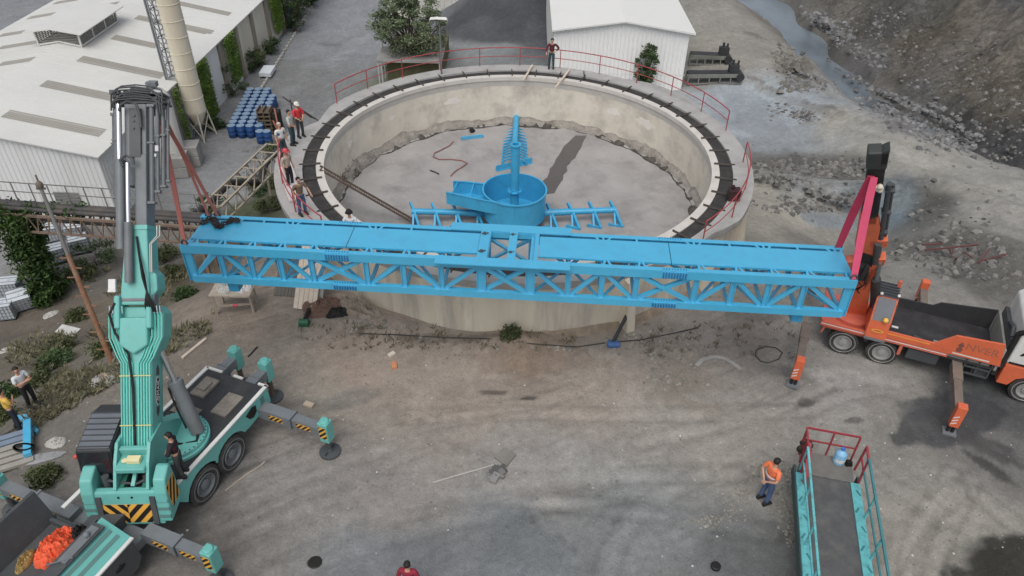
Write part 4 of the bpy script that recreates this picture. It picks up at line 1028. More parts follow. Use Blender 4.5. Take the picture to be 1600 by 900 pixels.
# side plates of the turret
for y in (-.04, .82):
    MB(SM).prism([(-2.2, .25), (.55, .25), (.35, .55), (-.55, 1.35), (-1.35, 1.45), (-1.75, 1.1), (-2.2, .55)], 'y', y - .04, y + .04).build("turret_plate", TEAL, crane)
mb = MB(SM); mb.bx(-1.95, -1.3, .0, .78, .9, 1.06); mb.bx(-1.45, -1.3, .0, .78, .5, 1.3)
tb = mb.build("turret_cross_box", TEAL, crane, bevel=.03)
mb = MB(SM); mb.box((-1.66, .34, 1.13), (.2, .36, .14)); mb.cyl((-1.66, .6, 1.07), (-1.66, .6, 1.12), .08, n=10); mb.build("winch_motor", mat("cream_motor", s2l(226, 214, 160), .5), tb, bevel=.02)
for y in (.1, .7):
    MB(SM).bar((-2.1, y, .45), (-.9, y, .55), .12, .14).build("turret_beam", mat("turret_green", s2l(40, 116, 96), .5), crane)
MB(SM).bar((-2.05, .4, .5), (-1.5, .4, .78), .1, .1).build("tension_link", TEAL, crane)
# counterweight: tray with two raised ears
CWX = -2.25
mb = MB(SM)
mb.prism([(CWX - .28, -.55), (CWX - .0, .5), (CWX + .2, .5), (CWX + .1, -.55)], 'y', -.35, 1.5)
mb.bx(CWX + .0, CWX + .55, -.3, 1.45, -.5, -.1)
for y0, y1 in ((1.36, 1.7), (-.56, -.22)): mb.prism([(CWX - .27, -.45), (CWX - .06, .5), (CWX + .1, .86), (CWX + .5, 1.0), (CWX + .62, .95), (CWX + .62, -.45)], 'y', y0, y1)
cw = mb.build("counterweight", TEAL, crane, bevel=.05)
FN = Vector((-.9663, 0, .2576)); FU = Vector((.2576, 0, .9663))
def on_face(t, y, lift=.003): return Vector((CWX - .28, y, -.55)) + FU * t + FN * lift
hazard(SM @ frame((0, -1, 0), FU, FN, on_face(.40, .56)), 1.36, .6, .34, .9, [YEL, HBLK], cw, chevron=True)
hazard(SM @ frame((1, 0, 0), (0, 0, 1), (0, -1, 0), (CWX + .26, -.563, .25)), .5, .8, .26, .7, [YEL, HBLK], cw)
for y0, y1 in ((-.5, -.3), (1.42, 1.66)):
    for t in (.25, .5, .75):
        mb = MB(SM @ frame((0, -1, 0), FU, FN, on_face(t + .05, (y0 + y1) / 2, .02))); mb.box((0, 0, 0), (.3, .1, .05)); mb.build("counterweight_band", TEALD, cw)
for y in (1.28, -.14):
    mb = MB(SM @ frame((0, -1, 0), FU, FN, on_face(.5, y, .02))); mb.box((0, 0, 0), (.14, .9, .06)); mb.build("counterweight_bracket", STEELD, cw)
for y in (.4, .75):
    mb = MB(SM @ frame((0, -1, 0), FU, FN, on_face(.92, y, .001))); mb.cyl((0, 0, 0), (0, 0, .006), .035, n=10); mb.build("lifting_hole", HBLK, cw)
mb = MB(SM)
for y in (1.15, .05): mb.cyl((CWX + .32, y, .2), (CWX + .38, y, .72), .11, .1, 12)
mb.tube([(CWX + .35, 1.15, .62), (CWX + .3, .9, .58), (CWX + .3, .6, .52), (CWX + .25, .3, .55), (CWX + .36, .05, .62)], .035, 6)
mb.build("hydraulic_fitting", STEELD, cw, smooth=50)
# operator cab on the left side
cab = MB(SM); cab.prism([(-1.35, -.5), (-1.75, .75), (-1.58, 1.42), (-.35, 1.58), (.15, 1.4), (.2, .3), (.05, -.3)], 'y', .9, 1.84)
cb = cab.build("operator_cab", mat("cab_black_frame", s2l(40, 43, 46), .35, spec=.5, var=.05), crane, bevel=.05)
mb = MB(SM); mb.prism([(-1.36, -.52), (-1.62, .26), (.215, .26), (.06, -.32)], 'y', .88, 1.86); mb.build("cab_lower_body", STEEL, cb, bevel=.05)
mb = MB(SM); mb.prism([(-1.735, .8), (-1.60, 1.36), (-1.62, 1.365), (-1.757, .8)], 'y', .96, 1.78); mb.prism([(-1.5, .5), (-1.5, 1.3), (-.4, 1.46), (.0, 1.3), (.05, .45)], 'y', .885, .898); mb.prism([(-1.62, .3), (-1.735, .7), (-1.755, .7), (-1.642, .3)], 'y', .98, 1.76)
mb.build("window", GLASS, cb)
mb = MB(SM); mb.prism([(-1.52, 1.435), (-.38, 1.585), (-.38, 1.615), (-1.52, 1.46)], 'y', .96, 1.78)
rf = mb.build("roof_panel", mat("cab_roof_grey", s2l(104, 110, 118), .4), cb)
mb = MB(SM); mb.prism([(-1.52, 1.33), (-.4, 1.48), (-.4, 1.5), (-1.52, 1.36)], 'y', .86, .93); mb.build("window_frame", HBLK, cb)
mb = MB(SM)
for k in range(7):
    x = -1.48 + .18 * k; z = 1.44 + (x + 1.52) * .136; mb.box((x, 1.37, z + .035), (.03, .84, .025))
mb.build("roof_guard", STEELD, rf)
mb = MB(SM); mb.ball((-1.5, 1.94, 1.1), .07, 8, 6); mb.bar((-1.5, 1.83, 1.1), (-1.5, 1.9, 1.1), .03, .03); mb.build("marker_lamp", mat("red_lamp", s2l(206, 70, 58), .4), cb, smooth=60)
# the boom: frame X right, Y along, Z upper face
EL = R(52)
BMx = SM @ frame((0, -1, 0), (math.cos(EL), 0, math.sin(EL)), (-math.sin(EL), 0, math.cos(EL)), (-1.12, .40, 1.1))
mb = MB(BMx)
mb.prism([(-.42, -.25), (.42, -.25), (.42, 3.0), (-.42, 3.0)], 'z', -.62, .14)
lower = mb.build("lower_boom", TEAL, crane, bevel=.05)
mb = MB(BMx); mb.prism([(-.42, 2.3), (-.72, 2.95), (-.74, 3.55), (-.52, 3.8), (.52, 3.8), (.72, 3.6), (.70, 2.95), (.42, 2.3)], 'z', -.55, .06)
mb.prism([(-.38, 2.75), (-.38, 3.5), (.38, 3.5), (.38, 2.75), (0, 2.5)], 'z', .06, .3); mb.bx(-.5, -.34, 3.2, 4.1, -.2, .34); mb.bx(.34, .5, 3.2, 4.1, -.2, .34)
mb.build("knuckle_head", TEAL, lower, bevel=.05)
mb = MB(BMx); mb.cyl((-.54, 3.98, .08), (.54, 3.98, .08), .15, n=18); mb.build("knuckle_pin", STEEL, lower, smooth=40)
mb = MB(BMx); rows = []
for s in (-1, 1):
    for k in range(5):
        x = s * (.08 + .075 * k); x2 = s * (.36 + .085 * k)
        mb.tube([(x, -.2, .175), (x, 2.25, .175), (x + s * .1, 2.42, .175), (x2, 2.95, .16), (x2, 3.55, .16), (x2 * .96, 3.72, .18)], .017, 6)
mb.build("hydraulic_pipes", mat("teal_pipe", s2l(86, 206, 190), .4), lower, smooth=50)
mb = MB(BMx)
for y in (.55, 1.9):
    MB(BMx).bx(-.42, .42, y, y + .03, .14, .2).build("pipe_clamp", mat("clamp_brass", s2l(190, 190, 120), .5), lower)
mb = MB(BMx); mb.tube([(-.02, -.1, .2), (-.05, 1.6, .22), (-.15, 2.5, .24), (-.5, 3.1, .26), (-.62, 3.6, .3), (-.45, 3.9, .34)], .035, 8)
for k in range(5): mb.tube([(.34 + .06 * k, 3.65, .22), (.36 + .05 * k, 3.85, .36), (.42, 4.2, .40), (.34, 4.6, .36 + .03 * k), (.18, 5.2, .3), (.1, 5.7, .26)], .03, 6)
for k in range(6): mb.tube([(-.25 + .1 * k, -.2, .18), (-.25 + .1 * k, -.4, .15), (-.2 + .08 * k, -.5, -.1)], .025, 6)
mb.build("hydraulic_hoses", BLACK, lower, smooth=50)
mb = MB(BMx)
for k in range(5):
    for s in (-1, 1): mb.cyl((s * (.36 + .085 * k) * .96, 3.62, .17), (s * (.36 + .085 * k) * .95, 3.82, .2), .028, n=8)
mb.build("hose_coupling", CHROME, lower, smooth=40)
# the maker's oval on the right side of the boom
Ms = BMx @ frame((0, 1, 0), (0, 0, 1), (1, 0, 0), (.421, 1.45, -.23))
mb = MB(Ms)
def oval(a, b, n=28): return [(a * math.cos(2 * math.pi * i / n), b * math.sin(2 * math.pi * i / n)) for i in range(n)]
mb.prism(oval(.40, .14), 'z', .0, .006)
lg = mb.build("emblem", WHITE, lower)
MB(Ms).prism(oval(.37, .115), 'z', .0065, .011).build("emblem_field", HBLK, lg)
mb = MB(Ms); mb.prism([(-.72, 0), (-.6, .09), (-.42, .085), (-.45, 0), (-.42, -.085), (-.6, -.09)], 'z', .0, .008); mb.prism([(.72, 0), (.6, .09), (.42, .085), (.45, 0), (.42, -.085), (.6, -.09)], 'z', .0, .008); mb.build("emblem_wing", STEELD, lg)
text_mesh("GMAK", .2, Ms @ Matrix.Translation((0, 0, .016)), .004).build("emblem_lettering", WHITE, lg)
def remap(y):
    """lengths along the upper boom: the telescope is drawn in by a fifth"""
    return y if y < 3.8 else (3.8 + (y - 3.8) * .71 if y < 6.9 else 6.0 + (y - 6.9) * .78)
def MBU(M):
    mb = MB(M); mb.pre = lambda p: (p[0], remap(p[1]), p[2]); return mb
# upper boom: teal base, grey telescopic sections
mb = MBU(BMx); mb.prism([(-.36, 3.85), (.36, 3.85), (.42, 4.15), (.36, 6.9), (-.2, 6.9), (-.36, 4.4)], 'z', -.45, .22)
mb.prism([(.36, 4.0), (.6, 4.4), (.58, 5.0), (.36, 5.3)], 'z', -.4, .16)
upper = mb.build("upper_boom", TEAL, crane, bevel=.04)
mb = MBU(BMx); mb.bx(-.3, .38, 6.75, 6.92, -.47, .25); mb.build("boom_collar", TEAL, upper)
mb = MBU(BMx); mb.tube([(.43, 5.1, .2), (.43, 6.2, .2), (.62, 6.5, .2), (.62, 6.9, .2)], .02, 6); mb.tube([(.48, 5.1, .22), (.48, 6.2, .22), (.70, 6.5, .22), (.70, 6.9, .22)], .02, 6); mb.build("steel_pipes", mat("galvanised", s2l(176, 178, 172), .4), upper, smooth=50)
mb = MBU(BMx); mb.cyl((-.07, 4.7, .35), (-.07, 7.0, .36), .11, n=16); mb.cyl((-.33, 6.0, .22), (-.33, 9.2, .24), .12, n=16); 
mb.build("telescope_cylinder", STEEL, upper, smooth=40)
mb = MBU(BMx); mb.cyl((-.07, 7.0, .36), (-.07, 9.05, .38), .062, n=14); mb.cyl((-.33, 9.2, .27), (-.33, 11.1, .30), .075, n=14); mb.build("chrome_rod", CHROME, upper, smooth=40)
TL = 11.2
mb = MBU(BMx); mb.bx(.02, .34, 6.6, 9.4, -.38, .18)
s1 = mb.build("telescope_section", STEEL, crane, bevel=.03)
mb = MBU(BMx); mb.bx(-.27, .32, 8.3, TL, -.34, .12); s2 = mb.build("telescope_section", STEEL, crane, bevel=.03)
mb = MBU(BMx); mb.bx(-.1, .2, 9.3, TL - .2, .12, .2)
for k, y in enumerate((10.3, 10.55, 10.75)): mb.cyl((.02, y, .2), (.02, y, .23), .035 + .02 * (k == 2), n=10)
mb.build("section_face", STEELD, s2)
mb = MBU(BMx)
for x, y0, y1, r, z in ((-.5, 7.9, TL - .1, .065, .1), (-.62, 8.0, TL - .35, .05, -.05), (.47, 7.7, TL - .1, .07, .12), (.60, 8.1, TL, .055, .06), (.72, 8.3, TL - .1, .06, -.02), (.82, 8.5, TL + .1, .045, -.08)):
    mb.cyl((x, y0, z), (x, y1, z), r, n=12); mb.box((x, y0, z), (r * 2.8, .08, r * 2.8)); mb.box((x, (y0 + y1) / 2 + .4, z), (r * 2.6, .06, r * 2.6)); mb.box((x, y1, z), (r * 2.8, .1, r * 2.8))
mb.build("side_cylinders", mat("mid_grey_steel", s2l(96, 101, 105), .42, var=.1, dirt=s2l(120, 116, 110), dirt_amt=.3), s2, smooth=40)
mb = MBU(BMx)
for k, y in enumerate((TL + .0, TL + .16, TL + .32)): mb.bx(-.62 + .05 * k, .84 - .04 * k, y, y + .07, -.35, .16 - .03 * k)
mb.bx(-.3, .35, TL, TL + .45, -.3, .1); mb.cyl((-.15, TL + .5, -.1), (.3, TL + .5, -.1), .13, n=14); mb.bx(-.7, -.45, TL + .35, TL + .5, -.1, .05)
mb.build("boom_head", STEELD, s2)
mb = MBU(BMx)
for k in range(7):
    y = TL + .02 + .08 * k; h = .2 + .02 * (k % 3); x0, x1 = -.58 + .06 * (k % 4), .78 - .07 * (k % 3)
    mb.tube([(x0, y - .3, .18), (x0 + .03, y - .05, .24), (x0 + .2, y + .05, h + .06), (0.1, y + .1, h + .05), (x1 - .2, y + .05, h), (x1, y - .08, .22), (x1 + .02, y - .5, .16)], .026, 6)
mb.tube([(-.3, TL - .35, .34), (-.25, TL - .15, .38), (-.05, TL - .02, .4), (.16, TL - .1, .36), (.22, TL - .4, .28), (.24, TL - .9, .25)], .04, 8)
mb.build("hose_bundle", STEELD, s2, smooth=50)
mb = MBU(BMx); mb.tube([(-.2, 8.95, .36), (-.25, 9.15, .40), (-.1, 9.3, .42), (.06, 9.2, .40), (.1, 9.0, .38)], .045, 8)
mb.build("hose_loop", STEELD, s2, smooth=50)
mb = MBU(BMx); rr = random.Random(4)
for k in range(6):
    y = rr.uniform(8.4, TL - .4); x = rr.choice((.46, .58, .7)); mb.box((x, y, .15), (.05, rr.uniform(.05, .11), .04))
mb.box((.62, 9.6, .15), (.09, .2, .06))
mb.build("bright_fitting", mat("bright_fitting", s2l(188, 190, 192), .4), s2)
# luffing cylinder
a, c = SM @ Vector((.05, -.66, .28)), BMx @ Vector((.46, 2.55, -.35))
d = c - a
mb = MB(); mb.cyl(a, a + d * .62, .2, n=20); mb.cyl(a + d * .58, a + d * .64, .215, n=20)
lc = mb.build("luffing_cylinder", STEEL, crane, smooth=40)
mb = MB(); mb.cyl(a + d * .62, c, .09, n=14); mb.build("cylinder_rod", CHROME, lc, smooth=40)
mb = MB(); s_ = d.cross(Vector((0, 0, 1))).normalized(); mb.tube([a + d * .1 - s_ * .24, a + d * .3 - s_ * .25, a + d * .5 - s_ * .24, a + d * .6 - s_ * .22], .03, 6); mb.tube([a + d * .05 + s_ * .1, a + Vector((-.3, -.2, 0)), a + Vector((-.5, .1, -.05)), a + Vector((-.7, .3, .1))], .04, 6); mb.build("cylinder_hose", BLACK, lc, smooth=50)
mb = MBU(BMx); mb.box((-.62, 4.4, .1), (.22, .1, .16)); mb.box((-.62, 4.65, .12), (.2, .42, .1)); mb.build("work_lamp", WHITE, upper, bevel=.02)
def C(x, y, z): return CM @ Vector((x, y, z))
# orange lifting net and pinkish bags lying in the tray
def lump_cloth(name, c, sx, sy, h, mt, seed, label, cat, res=40, rotz=0, floor=.0):
    mb = MB(); vs = []; fs = []
    for j in range(res + 1):
        for i in range(res + 1):
            u, v = i / res * 2 - 1, j / res * 2 - 1
            rr = math.hypot(u, v); k = 1 + .18 * fbm(u * 1.5 + seed, v * 1.5, seed, 3)
            zz = max(0, 1 - rr ** 2.2 * .95) if rr < 1 else 0
            n = fbm(u * 3.0 + seed, v * 3.0, 3, 5); rdg = 1 - abs(fbm(u * 4.6 + seed * 2, v * 4.6, 8, 3)) * 2.2
            if rr > 1: u, v = u / rr, v / rr
            vs.append((u * sx * k, v * sy * k, h * zz ** .6 * (.55 + .3 * n + .35 * rdg) + floor))
    for j in range(res):
        for i in range(res): a = j * (res + 1) + i; fs.append((a, a + 1, a + res + 2, a + res + 1))
    mb.add(vs, fs); o = mb.build(name, mt, loc=c, smooth=70); o.rotation_euler = (0, 0, rotz)
    return tag(o, label, cat)
lump_cloth("tarpaulin", C(-2.95, 1.5, 1.53), .62, .42, .55, mat("orange_tarp", s2l(238, 92, 40), .75, var=.1), 3, "crumpled bright orange tarpaulin heaped in the crane's grey storage tray", "tarpaulin", rotz=AC)
lump_cloth("webbing_roll", C(-3.55, 1.95, 1.53), .34, .13, .3, mat("olive_webbing", s2l(176, 150, 84), .8, var=.25, vscale=6), 5, "olive and orange webbing bundle beside the orange tarpaulin in the tray", "webbing", rotz=AC + .2)
lump_cloth("folded_sling", C(-4.5, 2.0, 1.53), .4, .22, .3, mat("dusty_pink_sling", s2l(158, 84, 102), .85, var=.2, vscale=5), 7, "folded dusty purple pink slings in the lower left of the tray", "sling", rotz=AC)
lump_cloth("cloth_pad", C(-4.05, 1.25, 1.53), .28, .24, .2, mat("pink_pad", s2l(196, 116, 108), .85, var=.15), 9, "pale pink cloth pad below the orange tarpaulin in the tray", "pad", rotz=AC)
lump_cloth("hook_gear", C(-2.45, 1.15, 1.55), .24, .3, .5, BLACK, 11, "black rigging gear heaped at the corner of the crane's tray beside the counterweight", "rigging gear", rotz=AC)

# slings from the hook below the boom head to the left end of the bridge
hook = Vector((-10.28, 20.0, 9.35))
def strap(p, q, w, mt, name, label, twist=(0, 1, 0), group=None):
    d = (q - p); mb = MB(); up = Vector(twist); u_ = d.normalized(); s0 = u_.cross(up).normalized(); n0 = s0.cross(u_); vs = []; fs = []; N_ = 14
    for i in range(N_ + 1):
        f = i / N_; an = .35 * math.sin(2.6 * f + p.x) ; ww = w / 2 * (.82 + .18 * math.sin(math.pi * f) ** .5); c = d * f + n0 * (.05 * math.sin(math.pi * f))
        a_ = s0 * math.cos(an) + n0 * math.sin(an); b_ = n0 * math.cos(an) - s0 * math.sin(an)
        vs += [tuple(c + a_ * ww * i_ + b_ * .015 * j_) for i_, j_ in ((-1, -1), (1, -1), (1, 1), (-1, 1))]
    for i in range(N_):
        for k in range(4): a = 4 * i + k; b = 4 * i + (k + 1) % 4; fs.append((a, b, b + 4, a + 4))
    fs += [(3, 2, 1, 0), tuple(4 * N_ + k for k in range(4))]
    mb.add(vs, fs); o = mb.build(name, mt, loc=p)
    sh = MB(Matrix.Translation(d)); sh.tube([(.09 * math.cos(t), 0, .02 + .13 * math.sin(t)) for t in np.linspace(-.4, 3.54, 9)], .028, 6); sh.cyl((-.12, 0, -.03), (.12, 0, -.03), .03, n=8); sh.build("shackle", STEELD, o, smooth=50)
    return tag(o, label, "sling", group)
e1 = BM @ Vector((xl + .16, .06, .01)); e2 = BM @ Vector((xl + .55, BW - .05, .01))
strap(hook + Vector((-.02, 0, 0)), e1, .17, SALMON, "lifting_sling", "thick faded red sling down to the near left corner of the blue bridge")
strap(hook + Vector((.05, .05, 0)), e2, .13, SALMON, "lifting_sling", "faded red sling behind, down to the far left corner of the blue bridge")
strap(hook + Vector((.12, .1, -.1)), e2 + Vector((-.3, .0, 0)), .09, SALMON, "lifting_sling", "thinnest faded red sling, between the two others at the bridge's left end")
hk = thing("hook_block", "dark hook block hanging behind the grey boom of the teal crane", "hook block", hook)
mb = MB(); mb.box((0, 0, .35), (.3, .2, .45)); mb.cyl((0, -.12, .4), (0, .12, .4), .17, n=16); mb.build("block", STEELD, hk, bevel=.03)
mb = MB(); mb.tube([(0, 0, .15), (.0, 0, .02), (.1, 0, -.06), (.05, 0, -.16), (-.06, 0, -.12)], .04, 8); mb.build("hook", STEELD, hk, smooth=50)
tip = BMx @ Vector((.08, remap(TL + .5), -.2)); tip = CM @ tip
mb = MB(); mb.cyl((.06, 0, .5), tip - hook + Vector((.06, 0, 0)), .018, n=6); mb.cyl((-.06, 0, .5), tip - hook + Vector((-.06, 0, 0)), .018, n=6); mb.build("wire_rope", STEELD, hk)
# ------------------------------------------------------------------ orange truck crane
OT = P(1282, 505, 1.2); OT.z = 0; AO = math.atan2(-2.3, 5.5)
truck = thing("truck_crane", "orange flatbed truck with a raised black and orange crane and white driver's cab", "crane truck", OT, (0, 0, AO))
TM = Matrix.Translation(OT) @ Matrix.Rotation(AO, 4, 'Z'); TI = TM.inverted()
mb = MB(); mb.bx(.1, 8.6, .75, 1.0, .62, 1.0); mb.bx(.1, 8.6, 1.4, 1.65, .62, 1.0)
for x in (.3, 1.6, 3.2, 4.6, 5.8): mb.bx(x, x + .15, .2, 2.2, .75, 1.05)
mb.build("chassis", DARK, truck)
for x in (.95, 2.3, 7.0):
    wheel(truck, x, .25, .52, .52, .34, -1, mat("silver_rim", s2l(168, 168, 166), .4, metal=.4)); wheel(truck, x, 2.15, .52, .52, .34, 1, STEEL)
BED = mat("black_worn_bed", s2l(50, 49, 52), .65, var=.2, vscale=1.5, dirt=s2l(86, 84, 84), dirt_amt=.55, dscale=1.4)
mb = MB(); mb.bx(1.7, 5.75, .06, 2.36, 1.05, 1.13); bed = mb.build("bed_floor", BED, truck)
mb = MB(); mb.bx(3.75, 5.6, .1, .4, 1.132, 1.45); mb.build("tool_tray", mat("dusty_tray", s2l(140, 140, 134), .8, dirt=s2l(90, 90, 88), dirt_amt=.5), bed)
mb = MB(); mb.box((2.5, .45, 1.2), (.4, .2, .12)); mb.tube([(2.6 + .14 * math.cos(a), .5 + .1 * math.sin(a), 1.18) for a in np.linspace(0, 6.2, 10)], .035, 6); mb.box((3.3, .5, 1.2), (.35, .25, .12), Matrix.Rotation(.3, 3, 'Y')); mb.build("shackle_gear", STEELD, bed)
mb = MB(); mb.box((2.4, 1.5, 1.14), (.12, .16, .03)); mb.box((2.55, 1.0, 1.14), (.22, .1, .03)); mb.build("paper_scrap", WHITE, bed)
mb = MB(); mb.bx(0, 4.25, -.03, .06, 1.16, 1.34); mb.bx(.0, .06, .0, 2.4, 1.16, 1.34)
rail = mb.build("side_rail", ORANGED, truck)
MB().bx(.02, 4.2, -.034, -.0302, 1.24, 1.275).build("white_line", WHITE, rail)
MB().bx(4.35, 5.5, -.038, -.0302, 1.40, 1.45).build("white_line", WHITE, rail)
MB().prism([(1.62, 1.36), (1.62, 1.6), (3.72, 1.6), (4.26, 2.14), (5.7, 2.26), (5.86, 1.34), (4.25, 1.34)], 'y', -.035, .055).build("side_panel", ORANGE, truck)
mb = MB(); mb.prism([(1.7, 1.0), (1.7, 1.5), (3.72, 1.55), (3.95, 1.75), (5.75, 2.0), (5.75, 1.0)], 'y', 2.36, 2.42); mb.build("side_panel", DARK, truck)
MB().bx(5.76, 5.84, .06, 2.36, 1.05, 2.0).build("headboard", mat("dusty_headboard", s2l(150, 150, 142), .8, dirt=s2l(90, 88, 84), dirt_amt=.5), truck)
sp2 = MB().bx(1.9, 3.6, -.041, -.0352, 1.5, 1.56).build("yellow_band", mat("yellow_band", s2l(236, 140, 40), .5), rail)
text_mesh("NVER", .42, frame((1, 0, 0), (0, 0, 1), (0, -1, 0), (5.15, -.04, 1.82)), .003).build("faded_lettering", mat("faded_grey_letters", s2l(160, 96, 72), .7, var=.3, vscale=6), truck)
mb = MB(frame((1, 0, 0), (0, 0, 1), (0, -1, 0), (4.5, -.04, 1.72))); mb.prism([(-.07, -.2), (.07, -.2), (.1, -.05), (.03, 0), (.1, .08), (.0, .24), (-.1, .08), (-.03, 0), (-.1, -.05)], 'z', 0, .004); mb.build("faded_emblem", mat("faded_dark_emblem", s2l(124, 76, 62), .7), truck)
mb = MB(); mb.bx(2.75, 2.85, -.0, .1, .7, 1.2); mb.bar((.22, .1, 1.2), (.12, .1, .75), .07, .06); mb.build("mudguard_stay", ORANGED, truck)
mb = MB(); mb.bx(3.05, 4.1, .1, .55, .55, 1.05); mb.build("fuel_tank", STEELD, truck, bevel=.06)
mb = MB()
for z in (.62, .92): mb.bar((4.9, .1, z), (5.7, .1, z), .06, .06)
for x in (4.9, 5.3, 5.7): mb.bar((x, .1, .6), (x, .1, 1.3), .05, .05)
mb.bx(5.2, 5.75, .2, .6, .6, 1.1)
mb.build("side_guard", STEELD, truck)
# driver's cab, mostly outside the picture
mb = MB(); mb.prism([(6.0, 1.5), (6.0, 3.0), (6.25, 3.25), (7.9, 3.2), (8.25, 2.3), (8.35, 1.5)], 'y', .02, 2.4); dc = mb.build("driver_cab", WHITE, truck, bevel=.06)
mb = MB(); mb.prism([(6.0, 1.5), (8.35, 1.5), (8.35, .6), (7.62, .6), (7.5, .95), (7.2, 1.14), (6.8, 1.14), (6.5, .95), (6.35, .62), (6.0, .62)], 'y', .0, 2.42); mb.build("cab_lower_panel", ORANGE, dc, bevel=.03)
mb = MB(); mb.prism([(6.9, 2.1), (6.9, 2.9), (7.75, 2.85), (8.05, 2.2)], 'y', .004, .019); mb.build("window", GLASS, dc)
mb = MB(); mb.bx(6.2, 6.55, .0, .019, 2.4, 2.75); mb.build("pink_panel", PINK, dc)
mb = MB(frame((1, 0, 0), (0, 0, 1), (0, -1, 0), (6.45, .018, 2.05)))
for q in ([(-.22, -.1), (-.12, -.1), (0, .12), (-.06, .2)], [(.22, -.1), (.12, -.1), (0, .12), (.06, .2)], [(-.05, -.1), (.05, -.1), (0, .02)]): mb.prism(q, 'z', 0, .006)
mb.build("badge", HBLK, dc)
MB().bx(6.05, 8.3, .0, .018, 1.55, 1.62).build("dark_line", HBLK, dc)
mb = MB(); mb.cyl((5.92, .12, 1.3), (5.92, .12, 2.75), .09, n=14); mb.cyl((5.92, .12, 2.75), (6.08, .0, 2.95), .09, n=14); mb.build("exhaust_stack", BLACK, truck, smooth=40)
mb = MB(); mb.bx(5.86, 5.98, .1, 2.3, 1.2, 2.3); mb.tube([(5.9, .5, 2.3), (5.92, .8, 2.5), (5.9, 1.2, 2.4), (5.9, 1.5, 2.2)], .06, 6); mb.build("cab_back_gear", STEELD, truck)
# outriggers
def tout(x, y0, y1, zt, far=False):
    s = 1 if y1 > y0 else -1
    mb = MB(); mb.bx(x - .13, x + .13, min(y0, y1), max(y0, y1), .75, 1.0); mb.bx(x - .16, x + .16, min(y0, y0 + (y1 - y0) * .4), max(y0, y0 + (y1 - y0) * .4), .72, 1.03)
    o = mb.build("outrigger_beam", mat("worn_outrigger", s2l(120, 108, 98), .7, var=.2, dirt=s2l(84, 80, 76), dirt_amt=.6), truck)
    yc = y1 + s * .15
    mb = MB(); mb.box((x, yc, .85), (.3, .3, .9)); lg = mb.build("outrigger_leg", ORANGE, o, bevel=.025)
    for k in range(3):
        z = .56 + .14 * k
        mb = MB(frame((1, 0, 0), (0, 0, 1), (0, -1, 0), (x - .06, yc - .152, z))); mb.prism([(-.08, -.05), (-.08, .0), (.08, .1), (.08, .05)], 'z', 0, .006); mb.build("white_bar", WHITE, lg)
    mb = MB(); mb.cyl((x - .07, yc, .4), (x - .07, yc, .05), .055, n=10); mb.cyl((x + .07, yc, .4), (x + .07, yc, .05), .055, n=10); mb.build("jack_rod", BLACK, lg)
    mb = MB(); mb.box((x, yc, .045), (.42, .36, .07)); mb.build("foot_plate", STEEL, lg)
A1 = TI @ P(1238, 602, 0); A2 = TI @ P(1482, 676, 0); A3 = TI @ P(1183, 515, 0); A4 = TI @ P(1466, 470, .0)
tout(A1.x, .1, A1.y + .15, 1); tout(A2.x, .1, A2.y + .15, 1); tout(max(-.5, A1.x), 2.3, 4.1, 1); tout(3.6, 2.3, 4.2, 1)
# slewing column, operator cabin and boom
B0 = Vector((1.15, 1.25, 1.25)); TIPW = PY(1371, 246, 19.0); T1 = TI @ TIPW
mb = MB(); mb.lathe([(.001, 1.05), (.75, 1.05), (.75, 1.2), (.6, 1.3), (.001, 1.3)], 32, c=(1.1, 1.2, 0)); mb.bx(.1, 1.9, .1, 2.3, 1.0, 1.06); mb.build("slewing_base", ORANGED, truck, smooth=40)
u = (T1 - B0); LB_ = u.length; u.normalize()
xr_ = u.cross(Vector((0, -1, 0.4))).normalized() * -1
zr = xr_.cross(u).normalized()
if zr.y > 0: xr_, zr = -xr_, -zr
OM = frame(xr_, u, zr, B0)
mb = MB(OM); mb.bx(-.36, .34, -.1, LB_ * .38, -.34, .22); mb.prism([(-.36, .2), (.36, .2), (.30, 2.2), (-.3, 2.2)], 'z', -.1, .1)
lb = mb.build("boom_base", ORANGE, truck, bevel=.03)
mb = MB(OM); mb.prism([(-.3, LB_ * .5), (.3, LB_ * .46), (.34, LB_ * .64), (.2, LB_ * .71), (-.26, LB_ * .68)], 'z', -.2, .2); mb.bx(.1, .62, LB_ * .52, LB_ * .56, -.2, .2)
mb.prism([(.2, LB_ * .34), (.62, LB_ * .40), (.66, LB_ * .44), (.3, LB_ * .44), (.1, LB_ * .2)], 'z', -.1, .22)
mb.build("boom_bracket", ORANGE, lb, bevel=.03)
mb = MB(OM); mb.bx(-.22, .24, LB_ * .34, LB_ * .52, -.22, .14); mb.bx(-.17, .2, LB_ * .3, LB_ * .4, .14, .3); mb.build("boom_core", DARK, lb)
mb = MB(OM); mb.bx(-.23, .23, LB_ * .66, LB_ * .97, -.2, .2); mb.build("boom_section", BLACK, truck, bevel=.04)
mb = MB(OM); mb.bx(-.28, .1, LB_ * .965, LB_ * 1.045, -.2, .2); mb.prism([(.06, LB_ * .95), (.26, LB_ * .96), (.28, LB_ * 1.06), (.08, LB_ * 1.045)], 'z', -.16, .18)
bh = mb.build("boom_head", mat("boom_head_dark", s2l(58, 62, 60), .55, var=.15), truck, bevel=.05)
mb = MB(OM); mb.bx(.1, .24, LB_ * .99, LB_ * 1.04, .182, .19); mb.build("head_opening", HBLK, bh)
mb = MB(OM); mb.cyl((.42, LB_ * .42, .1), (.40, LB_ * .88, .1), .08, n=12); mb.cyl((.54, LB_ * .56, .0), (.52, LB_ * .86, .0), .05, n=10); mb.cyl((.34, LB_ * .42, .24), (.34, LB_ * .55, .24), .1, n=12)
for f in (.6, .72, .84): mb.bx(.3, .58, LB_ * f, LB_ * f + .06, -.05, .18)
